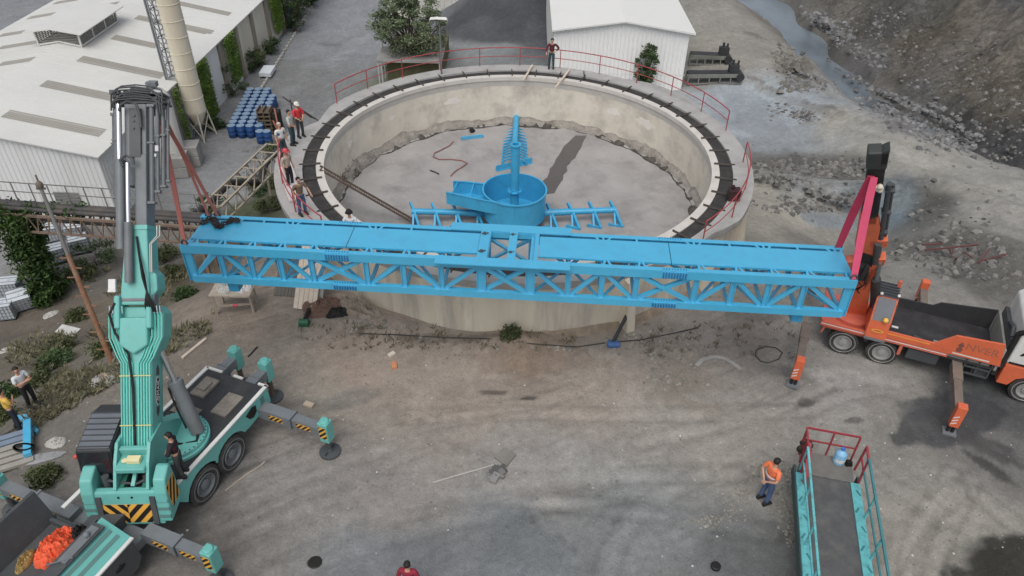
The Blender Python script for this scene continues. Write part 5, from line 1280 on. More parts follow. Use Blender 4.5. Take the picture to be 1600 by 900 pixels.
mb.build("side_cylinder", STEELD, lb, smooth=40)
mb = MB(OM)
mb.cyl((.62, -.1, .1), (.46, LB_ * .30, .2), .16, n=16); mb.build("luffing_cylinder", DARK, lb, smooth=40)
mb = MB(OM); mb.cyl((.46, LB_ * .28, .2), (.5, LB_ * .42, .18), .08, n=12); mb.cyl((-.34, LB_ * .16, .1), (-.32, LB_ * .36, .1), .07, n=12); mb.build("cylinder_rod", STEEL, lb, smooth=40)
mb = MB(OM); mb.box((-.42, LB_ * .4, .1), (.25, .45, .3)); mb.build("control_box", ORANGED, lb, bevel=.04)
mb = MB(OM); rr = random.Random(8)
for k in range(8):
    x = rr.uniform(-.2, .3); y0 = LB_ * rr.uniform(.18, .4); mb.tube([(x, y0, .3), (x + rr.uniform(-.2, .2), y0 + .3, .36), (x + rr.uniform(-.1, .2), y0 + .7, .28)], .025, 6)
mb.build("hydraulic_hose", BLACK, lb, smooth=50)
lump = MB(OM)
for k in range(9): lump.ball((.08 + rr.uniform(-.14, .14), LB_ * .88 + rr.uniform(-.1, .1), .28), rr.uniform(.05, .1), 8, 6)
tag(lump.build("rag", mat("cream_rag", s2l(206, 198, 176), .85, var=.25, vscale=8), smooth=60), "cream rag bundle tied to the black boom of the orange crane", "rag").matrix_world = TM
# operator's cabin: orange door, glass, slatted roof
a_, b_ = TI @ P(1346, 491, 1.5), TI @ P(1377, 500, 1.5)
mb = MB(); mb.prism([(-.15, 1.25), (-.05, 1.95), (.35, 2.75), (1.2, 2.85), (1.35, 1.25)], 'x', 1.5, 2.2)
oc = mb.build("operator_cabin", ORANGE, truck, bevel=.03)
mb = MB(); mb.add([(1.56, -.058, 1.98), (2.14, -.058, 1.98), (2.14, .318, 2.735), (1.56, .318, 2.735)], [(0, 1, 2, 3)]); mb.bx(2.2, 2.212, .2, 1.1, 2.0, 2.6); mb.bx(1.488, 1.5, .2, 1.1, 2.0, 2.6)
mb.build("window", mat("pale_reflecting_glass", s2l(104, 106, 112), .1, spec=.9, var=.15, vscale=2), oc)
mb = MB(); mb.add([(1.52, .36, 2.765), (2.18, .36, 2.765), (2.18, 1.15, 2.86), (1.52, 1.15, 2.86)], [(0, 1, 2, 3)]); mb.bx(1.52, 2.18, .34, 1.16, 2.70, 2.74)
for k in range(5): mb.bx(1.5, 2.2, .42 + .16 * k, .46 + .16 * k, 2.86, 2.9)
mb.build("roof_grille", STEELD, oc)
mb = MB(frame((1, 0, 0), (0, .14, .99), (0, -.99, .14), (1.85, -.155, 1.62))); n = 22
mb.add([(.2 * math.cos(2 * math.pi * i / n), .07 * math.sin(2 * math.pi * i / n), .02) for i in range(n)] + [(.15 * math.cos(2 * math.pi * i / n), .035 * math.sin(2 * math.pi * i / n), .02) for i in range(n)], [(i, (i + 1) % n, n + (i + 1) % n, n + i) for i in range(n)])
mb.build("door_emblem", YEL, oc)
mb = MB(); mb.ball((1.98, -.08, 2.08), .1, 10, 7); mb.build("yellow_helmet", mat("yellow_helmet", s2l(240, 186, 40), .4), oc, smooth=60)
mb = MB(); mb.ball((1.6, .3, 2.9), .06, 8, 6); mb.ball((2.16, .4, 2.9), .06, 8, 6); mb.build("work_lamp", WHITE, oc, smooth=60)
mb = MB(); mb.bx(1.5, 2.2, -.2, -.14, 1.18, 1.26); mb.build("step", STEEL, oc)
mb = MB(); mb.box((2.15, 1.05, 2.98), (.12, .12, .22)); mb.build("beacon", ORANGED, oc)
# pink slings from the black boom down to the right end of the bridge
hr = PY(1366, 277, 18.9)
f1 = BM @ Vector((xr - .12, BW - .06, .01)); f2 = BM @ Vector((xr - .12, .06, .01))
strap(hr, f2, .23, PINK, "lifting_sling", "bright pink sling down to the near right corner of the blue bridge")
strap(hr + Vector((-.06, .06, 0)), f1, .24, mat("pink_webbing_dark", s2l(196, 40, 80), .75, var=.1), "lifting_sling", "darker pink sling behind, down to the far right corner of the blue bridge")

# ------------------------------------------------------------------ teal gangway at the lower right
wf0, wf1 = P(1249, 708, 1.3), P(1329, 719, 1.3); wn = P(1309, 900, 1.3)
fc = (wf0 + wf1) / 2; yd_ = (fc - wn).normalized(); xd_ = yd_.cross(Vector((0, 0, 1))).normalized()
gang = thing("gangway", "teal steel gangway with a dirty grey deck and a red gate at its end", "gangway", fc, (0, 0, math.atan2(xd_.y, xd_.x)))
GW = (wf1 - wf0).length; GL = 7.5
GD = mat("oily_gangway_deck", s2l(84, 85, 86), .75, var=.25, vscale=2.5, dirt=s2l(116, 114, 108), dirt_amt=.5, dscale=2.2, bump=.01, bscale=10)
MB().bx(-GW / 2 + .0, GW / 2, -.82, .05, -.04, .02).build("deck", mat("lighter_deck", s2l(112, 110, 106), .8, var=.2, vscale=3), gang)
MB().bx(-GW / 2 + .12, GW / 2 - .1, -GL, -.84, -.06, .0).build("deck", GD, gang)
GT = mat("gangway_teal", s2l(92, 186, 190), .55, var=.12, vscale=3, dirt=s2l(70, 96, 100), dirt_amt=.6, dscale=5)
GTD = mat("gangway_teal_dark", s2l(56, 128, 136), .6, var=.2, vscale=3)
for s in (-1, 1):
    x = s * (GW / 2 + .02)
    mb = MB(); mb.bx(x - .13, x + .13, -GL, -.85, -.02, .05); mb.cur = 1; strip_ = mb
    mb = MB(); mb.bx(x + s * .10, x + s * .16, -GL, -.5, -.36, -.03)
    mb.build("side_girder", mat("dark_girder", s2l(66, 84, 84), .7, var=.2), gang)
    xo = x + s * (.12 if s > 0 else .02)
    mb = MB(); mb.bar((xo, -.7, 1.0), (xo, -GL, 1.0), .06, .06); mb.bar((xo, -.7, .5), (xo, -GL, .5), .045, .045); rl = mb.build("side_rail", GTD if s > 0 else GT, gang)
    for k in range(6):
        y = -.75 - 1.3 * k; MB().bar((xo, y, .05), (xo, y, 1.0), .05, .05).build("post", GT, rl)
    mb = strip_
    for k in range(10): mb.box((x + .05 * (-1) ** k, -1.2 - .62 * k, .056), (.05, .2, .012), Matrix.Rotation(.5 * (-1) ** k, 3, 'Z'))
    mb.build("side_strip", [GT, GTD], gang)
RD = mat("dark_red_rail", s2l(150, 46, 56), .6, var=.15)
mb = MB()
for x in (-GW / 2, .02, GW / 2): mb.bar((x, .05, 0), (x, .05, 1.02), .045, .045)
mb.bar((-GW / 2, .05, 1.02), (GW / 2, .05, 1.02), .05, .05); mb.bar((-GW / 2, .05, .52), (GW / 2, .05, .52), .04, .04)
mb.build("end_gate", RD, gang)
mb = MB(); x = -GW / 2 - .02
mb.bar((x, .05, 1.02), (x, -.85, .98), .05, .05); mb.bar((x, .05, .52), (x, -.85, .5), .04, .04)
for y in (-.1, -.42, -.85): mb.bar((x, y, 0), (x, y, 1.0), .045, .045)
mb.bar((x + .08, -.42, .9), (x + .02, -1.4, .25), .09, .07); mb.bar((x + .12, -.6, .75), (x + .12, -1.1, .2), .1, .06); mb.bar((x + .05, -.3, .7), (x, -.7, .02), .07, .05)
mb.build("side_gate", RD, gang)
mb = MB(); x = GW / 2 + .12
mb.bar((x, -.3, 1.05), (x, -.75, 1.0), .06, .05); mb.bar((x, -.3, 1.05), (x - .05, -.3, 0), .05, .05); mb.bar((x, -.75, 1.0), (x, -.78, .0), .05, .05); mb.bar((x, -.3, .55), (x, -.75, .5), .04, .04); mb.build("side_gate", RD, gang)
mb = MB()
for x in (-GW / 2 + .1, GW / 2 - .1):
    for y in (-.3, -3.8, -7.2): mb.bar((x, y, -1.3), (x, y, -.05), .1, .1)
mb.build("support_leg", GTD, gang)
GMX = Matrix.Translation(gang.location) @ gang.rotation_euler.to_matrix().to_4x4()
jug = thing("water_jug", "pale blue round water bottle standing at the red gate end of the gangway", "water bottle", GMX @ Vector((.36, -.12, .022)))
WJ = mat("pale_blue_plastic", s2l(128, 186, 224), .2, spec=.6, var=.04)
mb = MB(); mb.lathe([(.001, 0), (.13, .0), (.14, .03), (.14, .12), (.132, .14), (.14, .16), (.14, .26), (.132, .28), (.14, .3), (.13, .36), (.05, .44), (.05, .48), (.001, .48)], 24); mb.build("bottle", WJ, jug, smooth=40)
mb = MB(); mb.cyl((0, 0, .481), (0, 0, .52), .05, n=14); mb.build("cap", mat("blue_cap", s2l(50, 110, 190), .4), jug, smooth=40)
mb = MB(); mb.lathe([(.141, .1), (.143, .1), (.143, .2), (.141, .2)], 24, a0=3.6, a1=5.8); mb.build("label", WHITE, jug)
jug.scale = (1.25, 1.25, 1.15)
c = GMX @ Vector((-GW / 2 + .08, -.1, .45)); mb = MB(); rr = random.Random(12)
for k in range(14): mb.ball((rr.uniform(-.12, .18), rr.uniform(-.1, .1), rr.uniform(-.3, .3)), rr.uniform(.06, .12), 8, 6, (1, .8, 1.3))
tag(mb.build("jacket", mat("dark_camouflage_cloth", s2l(60, 54, 46), .9, var=.5, vscale=9), loc=c, smooth=60), "dark jacket bundle hung on the left corner of the red gangway gate", "jacket")
c = GMX @ Vector((GW / 2 - .1, -.16, .1)); mb = MB(); mb.box((0, 0, .0), (.2, .16, .16), top=(.7, .8)); tag(mb.build("bag", HBLK, loc=c), "small black bag on the gangway deck beside the water bottle", "bag")
# ------------------------------------------------------------------ buildings
WSHEET = mat("white_cladding", s2l(218, 220, 220), .5, var=.05, vscale=.5, dirt=s2l(176, 176, 172), dirt_amt=.45, dscale=.35, streak=True)
WROOF = mat("white_roof_sheet", s2l(208, 208, 203), .5, var=.05, vscale=.25, dirt=s2l(190, 189, 184), dirt_amt=.5, dscale=.18, bump=.01, bscale=3)
SKYL = mat("grey_skylight", s2l(150, 146, 137), .6, var=.08, vscale=1.0)
CREAMW = mat("cream_wall", s2l(206, 202, 188), .8, var=.08, dirt=s2l(160, 152, 138), dirt_amt=.45, dscale=.4, streak=True)
COLM = mat("taupe_column", s2l(138, 130, 118), .8, var=.1, vscale=1)
def ribbed(mb, p, q, z0, top, pitch=.3, d=.035, off=0.0):
    """upright ribbed cladding from p to q (2D), ribs standing out to the right of p->q; top(t) gives the upper edge"""
    p = Vector(p); q = Vector(q); L_ = (q - p).length; u = (q - p) / L_; nrm = Vector((u.y, -u.x))
    n = max(1, int(L_ / pitch)); prof = []
    for k in range(n):
        for f, o in ((0, 0), (.55, 0), (.68, d), (.87, d)):
            prof.append(((k + f) / n, o))
    prof.append((1, 0)); vs = []; fs = []
    for t, o in prof:
        c = p + u * (L_ * t) + nrm * (o + off); vs += [(c.x, c.y, z0), (c.x, c.y, top(t))]
    for i in range(len(prof) - 1): fs.append((2 * i, 2 * i + 2, 2 * i + 3, 2 * i + 1))
    mb.add(vs, fs)
# --- the long factory hall at the left
fe0 = P(153, 240, -1.1); FZ = -5.5
ang = math.atan2(-.044, 1)
fac = thing("factory_hall", "long white factory hall at the left with skylight strips and a roof ventilator", "factory", (fe0.x - .1, fe0.y, FZ), (0, 0, ang))
FM = Matrix.Translation(fac.location) @ Matrix.Rotation(ang, 4, 'Z'); FI = FM.inverted()
FW, FL, EH, RH = 16.8, 46.0, 4.35, 5.9
mb = MB(); ribbed(mb, (-FW, 0), (0, 0), -.2, lambda t: EH + (RH - EH) * (1 - abs(2 * t - 1)) - .06, .3)
gw = mb.build("gable_wall", WSHEET, fac)
mb = MB(); ribbed(mb, (0, 0), (0, 6.0), -.2, lambda t: EH - .05, .3); ribbed(mb, (0, 6.2), (0, 9.5), -.2, lambda t: EH - .05, .3)
mb.build("side_wall", WSHEET, fac)
mb = MB(); mb.bx(-.25, -.02, 9.5, FL, -.2, EH - .08); mb.bx(-FW, -FW + .2, .1, FL, -.2, EH - .08); mb.bx(-FW, 0, FL - .2, FL, -.2, EH - .08); mb.build("side_wall", CREAMW, fac)
hx = -FW / 2; sl = (RH - EH) / (FW / 2)
for s, x0, x1 in ((1, hx, .22), (-1, hx, -FW - .22)):
    mb = MB(); z = lambda x: EH + (RH - EH) * (1 - abs(x - hx) / (FW / 2))
    ny = 60; vs = []; fs = []
    for j in range(ny + 1):
        y = -.25 + (FL + .4) * j / ny
        vs += [(x0, y, z(x0)), (x1, y, z(x1)), (x0, y, z(x0) - .08), (x1, y, z(x1) - .08)]
    for j in range(ny):
        a = 4 * j; fs += [(a, a + 1, a + 5, a + 4), (a + 2, a + 6, a + 7, a + 3), (a + 1, a + 3, a + 7, a + 5)]
    fs += [(0, 2, 3, 1), (4 * ny, 4 * ny + 1, 4 * ny + 3, 4 * ny + 2)]
    for k in range(46):
        y = .6 + k * 1.0
        mb.bar((x0, y, z(x0) + .004), (x1, y, z(x1) + .004), .05, .02)
    mb.add(vs, fs)
    if s > 0: roof = mb.build("roof", WROOF, fac)
    else: mb.build("roof", WROOF, fac)
def zr_(x): return EH + (RH - EH) * (1 - abs(x - hx) / (FW / 2))
def Rf(px, py, side):
    """point of the roof plane under a point of the picture, local"""
    p = FI @ P(px, py, -.5)
    for _ in range(8): p = FI @ P(px, py, FZ + zr_(p.x))
    return p
for (ax, ay), (bx2, by2), w in (((8, 178), (162, 207), .5), ((68, 130), (180, 153), .5), ((124, 92), (256, 118), .5), ((178, 57), (245, 73), .45), ((213, 27), (325, 50), .45), ((278, 5), (360, 22), .42), ((285, 40), (332, 51), .4),
                                ((-4, 103), (55, 90), .4), ((-4, 77), (84, 60), .4), ((-4, 58), (80, 41), .4), ((38, 32), (190, 1), .38), ((82, 7), (130, -4), .38)):
    a = Rf(ax, ay, 1); b_ = Rf(bx2, by2, 1); yc = (a.y + b_.y) / 2; x0, x1 = min(a.x, b_.x), max(a.x, b_.x)
    x0, x1 = max(x0, -FW), min(x1, .1)
    if x0 < hx < x1: x0 = (hx + .3) if (x0 + x1) / 2 > hx else x0; x1 = x1 if (x0 + x1) / 2 > hx else hx - .3
    mb = MB(); n = 5
    for k in range(n):
        y0 = yc - w + 2 * w * k / n; y1 = y0 + 2 * w / n * .72
        mb.add([(x0, y0, zr_(x0) + .012), (x1, y0, zr_(x1) + .012), (x1, y1, zr_(x1) + .03), (x0, y1, zr_(x0) + .03)], [(0, 1, 2, 3)])
    mb.build("skylight", SKYL, roof)
# roof ventilator astride the ridge
va = Rf(92, 70, 1); vb = Rf(172, 22, 1)
vy0, vy1 = va.y + .3, vb.y - 1.2; vw = 1.5; zt = RH + .75
mb = MB()
for x in (hx - vw, hx + vw):
    for y in np.linspace(vy0, vy1, 4): mb.bar((x, y, zr_(x) - .05), (x, y, zt + .05), .1, .1)
    mb.bar((x, vy0, zr_(x) + .12), (x, vy1, zr_(x) + .12), .1, .1); mb.bar((x, vy0, zt), (x, vy1, zt), .1, .1)
for y in (vy0, vy1):
    mb.bar((hx - vw, y, zr_(hx - vw) + .1), (hx, y, RH + .1), .1, .1); mb.bar((hx, y, RH + .1), (hx + vw, y, zr_(hx + vw) + .1), .1, .1)
vt = mb.build("roof_ventilator", WHITE, roof)
mb = MB(); k = 0
for z in np.arange(zr_(hx - vw) + .18, zt - .02, .11):
    for x in (hx - vw, hx + vw): mb.bx(x - .01, x + .03, vy0, vy1, z, z + .05)
    for y in (vy0, vy1): mb.bx(hx - vw, hx + vw, y - .01, y + .03, max(z, RH - .2), max(z, RH - .2) + .05)
mb.build("louvre", mat("louvre_grey", s2l(140, 138, 132), .7), vt)
mb = MB(); zc = zt + .34; e = vw + .5
for s in (-1, 1):
    mb.add([(hx, vy0 - .5, zc), (hx + s * e, vy0 - .5, zt + .05), (hx + s * e, vy1 + .5, zt + .05), (hx, vy1 + .5, zc), (hx, vy0 - .5, zc - .06), (hx + s * e, vy0 - .5, zt - .01), (hx + s * e, vy1 + .5, zt - .01), (hx, vy1 + .5, zc - .06)], [(0, 1, 2, 3), (4, 7, 6, 5), (0, 4, 5, 1), (1, 5, 6, 2), (2, 6, 7, 3)])
mb.build("ventilator_roof", WROOF, vt)
# wall columns, window opening, vine strips, blue door
q = FI @ PY(20, 300, fe0.y)
def gable_x(px, py): return (FI @ PY(px, py, fe0.y)).x, (FI @ PY(px, py, fe0.y)).z
x0, z1 = gable_x(81, 301); x1, z0 = gable_x(130, 323)
mb = MB()
for k in range(9): mb.box(((x0 + x1) / 2, -.07, z0 + (z1 - z0) * (k + .5) / 9), (x1 - x0, .05, (z1 - z0) / 11), Matrix.Rotation(.5, 3, 'X'))
mb.bx(x0, x1, -.045, -.04, z0, z1); mb.build("louvre_window", mat("window_louvre_grey", s2l(122, 124, 122), .6), gw)
for y in (11.2, 14.6, 18.2, 21.8, 25.4, 29.0, 32.6, 36):
    mb = MB(); mb.bx(-.02, .16, y - .22, y + .22, -.2, EH - .1); mb.build("column", COLM, fac)
for y0, y1 in ((9.6, 10.9), (11.5, 12.8), (15.6, 17.8), (19.2, 21.5)):
    MB().bx(-.021, .03, y0, y1, -.2, EH - .1).build("white_panel", WSHEET, fac)
mb = MB(); mb.bx(-.018, .05, 33.6, 35.2, .0, 2.7); dr = mb.build("door", mat("dark_doorway", s2l(40, 42, 44), .8), fac)
MB().bx(-.01, .10, 34.5, 35.3, .0, 2.8).build("door_leaf", mat("blue_door_leaf", s2l(46, 96, 128), .6), dr)

# --- white shed behind the tank
SY = 52.6; sl_ = PY(866, 45, SY); sr_ = PY(1079, 47, SY); rg_ = PY(977, 31, SY)
shed = thing("shed", "white ribbed metal shed with a gabled roof standing behind the far rim of the tank", "shed", (sl_.x, SY, -3.0))
W_ = sr_.x - sl_.x; EZ = (sl_.z + sr_.z) / 2 + 3.0; RZ = rg_.z + 3.0; rx = rg_.x - sl_.x
mb = MB(); ribbed(mb, (0, 0), (W_, 0), -.4, lambda t: (EZ + (RZ - EZ) * (t * W_ / rx)) - .05 if t * W_ < rx else (RZ - (RZ - EZ) * (t * W_ - rx) / (W_ - rx)) - .05, .29, .04)
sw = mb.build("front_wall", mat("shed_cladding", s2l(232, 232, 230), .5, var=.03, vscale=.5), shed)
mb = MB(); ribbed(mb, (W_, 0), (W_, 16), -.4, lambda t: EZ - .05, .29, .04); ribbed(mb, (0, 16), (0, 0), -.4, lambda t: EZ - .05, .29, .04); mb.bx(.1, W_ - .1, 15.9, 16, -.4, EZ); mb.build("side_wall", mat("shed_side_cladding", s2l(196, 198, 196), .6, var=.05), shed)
mb = MB()
for xa, xb in ((rx, -.15), (rx, W_ + .35)):
    zb_ = EZ - (.15 if xb < 0 else .35) * .2
    mb.add([(xa, -.35, RZ), (xb, -.35, zb_), (xb, 16.3, zb_), (xa, 16.3, RZ), (xa, -.35, RZ - .1), (xb, -.35, zb_ - .12), (xb, 16.3, zb_ - .12), (xa, 16.3, RZ - .1)], [(0, 1, 2, 3), (4, 7, 6, 5), (0, 4, 5, 1), (1, 5, 6, 2), (2, 6, 7, 3)])
mb.build("roof", mat("shed_roof", s2l(218, 218, 214), .5, var=.03, vscale=.3, dirt=s2l(204, 203, 198), dirt_amt=.5, dscale=.3), shed)
mb = MB()
for x in np.arange(.2, W_, .29): mb.box((x, -.012, 1.1), (.28, .012, .03))
mb.build("lap_joint", mat("pale_grey_line", s2l(214, 216, 216), .6), sw)
# --- pale building at the very back
bz = G(690, 20).z
wb = thing("workshop", "cream and pale grey building at the top edge behind the leafy tree and the stockpile", "building", (-12.4, 72.6, -5.0))
MB().bx(0, 1.9, .0, 10, -1, 6).build("cream_wall", CREAMW, wb)
mb = MB(); ribbed(mb, (1.92, .02), (18.5, .02), -.5, lambda t: 6, .35, .04); mb.build("ribbed_wall", mat("workshop_cladding", s2l(200, 198, 192), .6, var=.06, dirt=s2l(170, 166, 158), dirt_amt=.4), wb)
MB().bx(-.3, 18.8, -.3, 10, 6.0, 6.2).build("roof", WROOF, wb)
mb = MB(); mb.bar((-.7, -1.5, .3), (-.05, -2.6, .3), .1, .1); mb.bar((-1.2, -1.2, .3), (-.4, -2.8, .3), .1, .1)
mb.M = None
tag(mb.build("steel_pipes", DARK, loc=(-12.4, 72.6, -5.8)), "dark pipes lying at the corner of the cream building at the top", "pipe")

# ------------------------------------------------------------------ silo, second silo, ladder tower
STAND = mat("cream_silo_steel", s2l(214, 206, 186), .6, var=.06, vscale=.8, dirt=s2l(182, 166, 136), dirt_amt=.5, dscale=.6, streak=True)
sp_ = P(316, 214, -5.5)
silo = thing("silo", "slim tall cream silo of ringed sections standing on legs beside the factory wall", "silo", sp_)
r0 = .72
prof = [(.25, 1.0), (r0, 2.0)]
for k in range(10): z = 2.0 + 1.05 * k; prof += [(r0, z + .05), (r0, z + 1.0), (r0 + .025, z + 1.01), (r0 + .025, z + 1.04), (r0, z + 1.05)]
prof += [(.3, 13.0), (.001, 13.05)]
MB().lathe(prof, 36).build("shell", STAND, silo, smooth=30)
for a in (.5, 2.07, 3.64, 5.2):
    MB().bar((.66 * math.cos(a), .66 * math.sin(a), 2.3), (1.0 * math.cos(a), 1.0 * math.sin(a), 0), .1, .1).build("leg", mat("pale_leg_steel", s2l(190, 184, 168), .6), silo)
mb = MB()
for a, c in ((.5, 2.07), (2.07, 3.64), (3.64, 5.2), (5.2, 6.78)):
    mb.bar((.95 * math.cos(a), .95 * math.sin(a), .2), (.75 * math.cos(c), .75 * math.sin(c), 1.6), .04, .04); mb.bar((.95 * math.cos(c), .95 * math.sin(c), .2), (.75 * math.cos(a), .75 * math.sin(a), 1.6), .04, .04)
mb.build("bracing", mat("pale_leg_steel", (0, 0, 0)), silo)
lp_ = P(299, 216, -5.5)
lt = thing("ladder_tower", "tall grey caged ladder tower alongside the slim cream silo", "ladder", lp_)
GALV = mat("galvanised_lattice", s2l(132, 136, 142), .5, var=.12, metal=.2)
d2 = .33
for sx, sy in ((-d2, -d2), (d2, -d2), (d2, d2), (-d2, d2)): MB().bar((sx, sy, 0), (sx, sy, 13), .07, .07).build("upright", GALV, lt)
mb = MB()
for k in range(43):
    z = .3 * k
    mb.bar((-d2, -d2, z), (d2, -d2, z), .035, .035)
    if k % 3 == 0:
        for a, c in (((-d2, -d2), (d2, -d2)), ((d2, -d2), (d2, d2)), ((d2, d2), (-d2, d2)), ((-d2, d2), (-d2, -d2))):
            mb.bar((*a, z), (*c, z), .05, .05); mb.bar((*a, z), (*c, z + .9), .035, .035)
mb.build("rungs_and_lacing", GALV, lt)
MB().cyl((-d2 - .14, -d2, 0), (-d2 - .14, -d2, 13), .07, n=10).build("riser_pipe", STEEL, lt, smooth=40)
s2p = P(272, 262, -5.5)
so = thing("silo", "shorter pale grey silo half hidden behind the grey crane boom", "silo", s2p)
MB().lathe([(.001, 0), (.95, 0), (.95, 4.9), (.7, 5.3), (.2, 5.5), (.001, 5.5)], 40).build("shell", mat("pale_grey_silo", s2l(204, 204, 198), .55, var=.05, vscale=.6, dirt=s2l(160, 156, 146), dirt_amt=.4, streak=True), so, smooth=40)
MB().lathe([(.96, 4.85), (1.0, 4.85), (1.0, 4.95), (.96, 4.95)], 40, closed=True).build("top_ring", STEEL, so)
mb = MB(); mb.cyl((0, 0, 5.4), (0, 0, 5.9), .25, n=14); mb.box((.2, 0, 5.8), (.5, .4, .3)); mb.build("filter", STEEL, so)

# ------------------------------------------------------------------ stacked blocks, drums, totes
for i, (px, py, h, lab) in enumerate(((283, 272, 2, "nearer two high stack of grey concrete blocks below the ladder tower"), (302, 255, 2, "farther two high stack of grey concrete blocks beside the silo legs"))):
    p = P(px, py, -5.5); mb = MB(Matrix.Rotation(.15, 4, 'Z'))
    for k in range(h): mb.box((0, .02 * k, .36 + .72 * k), (1.25, 1.2, .7)); mb.box((0, 0, .36 + .72 * k), (1.27, .5, .1)) if False else None
    tag(mb.build("block_stack", CONC, loc=p, bevel=.04), lab, "concrete blocks", "concrete block stacks")
BLU = mat("blue_drum_plastic", s2l(30, 72, 128), .4, var=.12, vscale=2, island=.1)
LIDM = mat("pale_drum_lid", s2l(122, 146, 170), .5, var=.15, vscale=2)
dr0 = None
def drum_at(p, label, group):
    global dr0
    if dr0 is None:
        dr0 = thing("drum", label, "drum", p, (0, 0, 0), group)
        mb = MB(); mb.lathe([(.001, 0), (.28, 0), (.30, .03), (.30, .28), (.315, .3), (.30, .32), (.30, .58), (.315, .6), (.30, .62), (.29, .86), (.27, .9)], 20); mb.build("body", BLU, dr0, smooth=40)
        mb = MB(); mb.lathe([(.275, .88), (.285, .91), (.25, .91), (.24, .895), (.001, .895)], 20); mb.cyl((.12, 0, .896), (.12, 0, .92), .035, n=8); mb.build("lid", LIDM, dr0, smooth=40)
        return dr0
    c = copy_tree(dr0); c.location = p; c["label"] = label; c["group"] = group; return c
o0 = P(357, 217, -5.5); ax_ = (P(395, 217, -5.5) - o0); ux_ = ax_.normalized(); uy_ = (P(398, 160, -5.5) - P(357, 217, -5.5)); uy_ = Vector((-.12, 1, 0)).normalized() if False else Vector((-.11, 1, 0)).normalized()
DG = "blue drums stored in a block by the factory wall"
cell = .64
for r in range(11):
    for c in range(4 if r < 9 else 3):
        drum_at(o0 + ux_ * (.3 + cell * c + .02 * r) + uy_ * (.3 + cell * r) * 1.0, "blue plastic drum with pale lid standing in the block of drums by the factory wall", DG)
for k, px in enumerate((409, 420)): drum_at(P(px, 223, -5.5), ("left" if k == 0 else "right") + " one of the two blue drums standing apart in front of the stacked pallets", "two blue drums standing apart")
p = P(420, 205, -5.5); pl = thing("pallet_stack", "stack of dark wooden crates and pallets standing beside the blue drums", "pallets", p)
mb = MB()
for k in range(6): mb.box((0, 0, .12 + .3 * k), (1.0, 1.0, .07)); [mb.box((x, 0, .24 + .3 * k), (.08, .95, .2)) for x in (-.42, 0, .42)]
mb.build("pallets", mat("dark_pallet_wood", s2l(96, 84, 70), .85, var=.25, vscale=3), pl)
mb = MB(); mb.box((.75, .1, .75), (.4, .9, 1.5)); mb.build("black_crate", BLACK, pl)
# IBC totes
CAGE = mat("tote_cage_steel", s2l(150, 156, 162), .5, metal=.3)
BOT = mat("tote_white_plastic", s2l(196, 204, 210), .4, var=.08, dirt=s2l(150, 154, 156), dirt_amt=.4)
tote0 = None
def tote(px, py, rz, label, rx=0):
    global tote0
    p = G(px, py)
    if tote0 is None:
        tote0 = thing("tote_tank", label, "tote tank", p, (rx, 0, rz), "white caged tote tanks by the slope")
        mb = MB(); mb.box((0, 0, .64), (1.1, .92, .92)); mb.cyl((0, 0, 1.09), (0, 0, 1.14), .12, n=14); bt = mb.build("bottle", BOT, tote0, bevel=.08)
        mb = MB()
        for z in (.18, .42, .66, .9, 1.1):
            for a, c in (((-.59, -.49), (.59, -.49)), ((.59, -.49), (.59, .49)), ((.59, .49), (-.59, .49)), ((-.59, .49), (-.59, -.49))): mb.bar((*a, z), (*c, z), .03, .03)
        for x in np.linspace(-.59, .59, 7):
            for y in (-.49, .49): mb.bar((x, y, .14), (x, y, 1.1), .028, .028)
        for y in np.linspace(-.49, .49, 6):
            for x in (-.59, .59): mb.bar((x, y, .14), (x, y, 1.1), .028, .028)
        for y in (-.2, .2): mb.bar((-.59, y, 1.12), (.59, y, 1.12), .04, .03)
        mb.build("cage", CAGE, tote0)
        mb = MB(); mb.box((0, 0, .13), (1.2, 1.0, .04)); [mb.box((x, 0, .06), (.12, 1.0, .1)) for x in (-.52, 0, .52)]; mb.build("pallet", DARK, tote0)
        o = tote0; o.scale = (.84, .84, .84)
    else:
        o = copy_tree(tote0); o.location = p; o.rotation_euler = (rx, 0, rz); o["label"] = label
    return o
tote(128, 392, .5, "largest pale tote tank, right of the row behind the rusty pole")
tote(90, 408, .55, "grey caged tote tank just left of the rusty pole, second in the row")
tote(80, 375, .4, "pale tote tank at the back, close under the pipe bridge")
tote(122, 372, .3, "pale tote tank behind the largest one, against the pipe bridge")
tote(70, 430, .9, "tote tank lying askew beside the ivy with its white base showing", .5)
tote(12, 495, .25, "white caged tote tank at the left picture edge on the slope")
tote(36, 478, .6, "tilted white tote tank behind the one at the left picture edge", .25)
tote(22, 460, .2, "dark topped tote tank farthest left, below the ivy")

# ------------------------------------------------------------------ pipe bridge, conveyor ramp, rusty pole
pa, pb = P(-40, 352, -1.3), P(330, 378, -1.3)
pbm = thing("pipe_bridge", "rusty lattice pipe bridge carrying dark pipes in front of the factory hall", "pipe bridge", pa, (0, 0, math.atan2((pb - pa).y, (pb - pa).x)))
PL = (pb - pa).length; BRN = mat("brown_lattice_steel", s2l(126, 108, 94), .8, var=.2, vscale=2, dirt=s2l(104, 78, 62), dirt_amt=.6)
for y in (0, 1.1):
    mb = MB(); mb.bx(0, PL, y - .05, y + .05, .72, .84); mb.bx(0, PL, y - .05, y + .05, -.2, -.1); fr_ = mb.build("chord", BRN, pbm)
    mb = MB(); n = 22
    for k in range(n):
        x = PL * k / n; mb.bar((x, y, -.15), (x + PL / n / 2, y, .78), .05, .05); mb.bar((x + PL / n / 2, y, .78), (x + PL / n, y, -.15), .05, .05)
    mb.build("lattice", BRN, fr_)
mb = MB()
for k in range(23): mb.bar((PL * k / 22, 0, .72), (PL * k / 22, 1.1, .72), .06, .05)
mb.build("cross_bars", BRN, pbm)
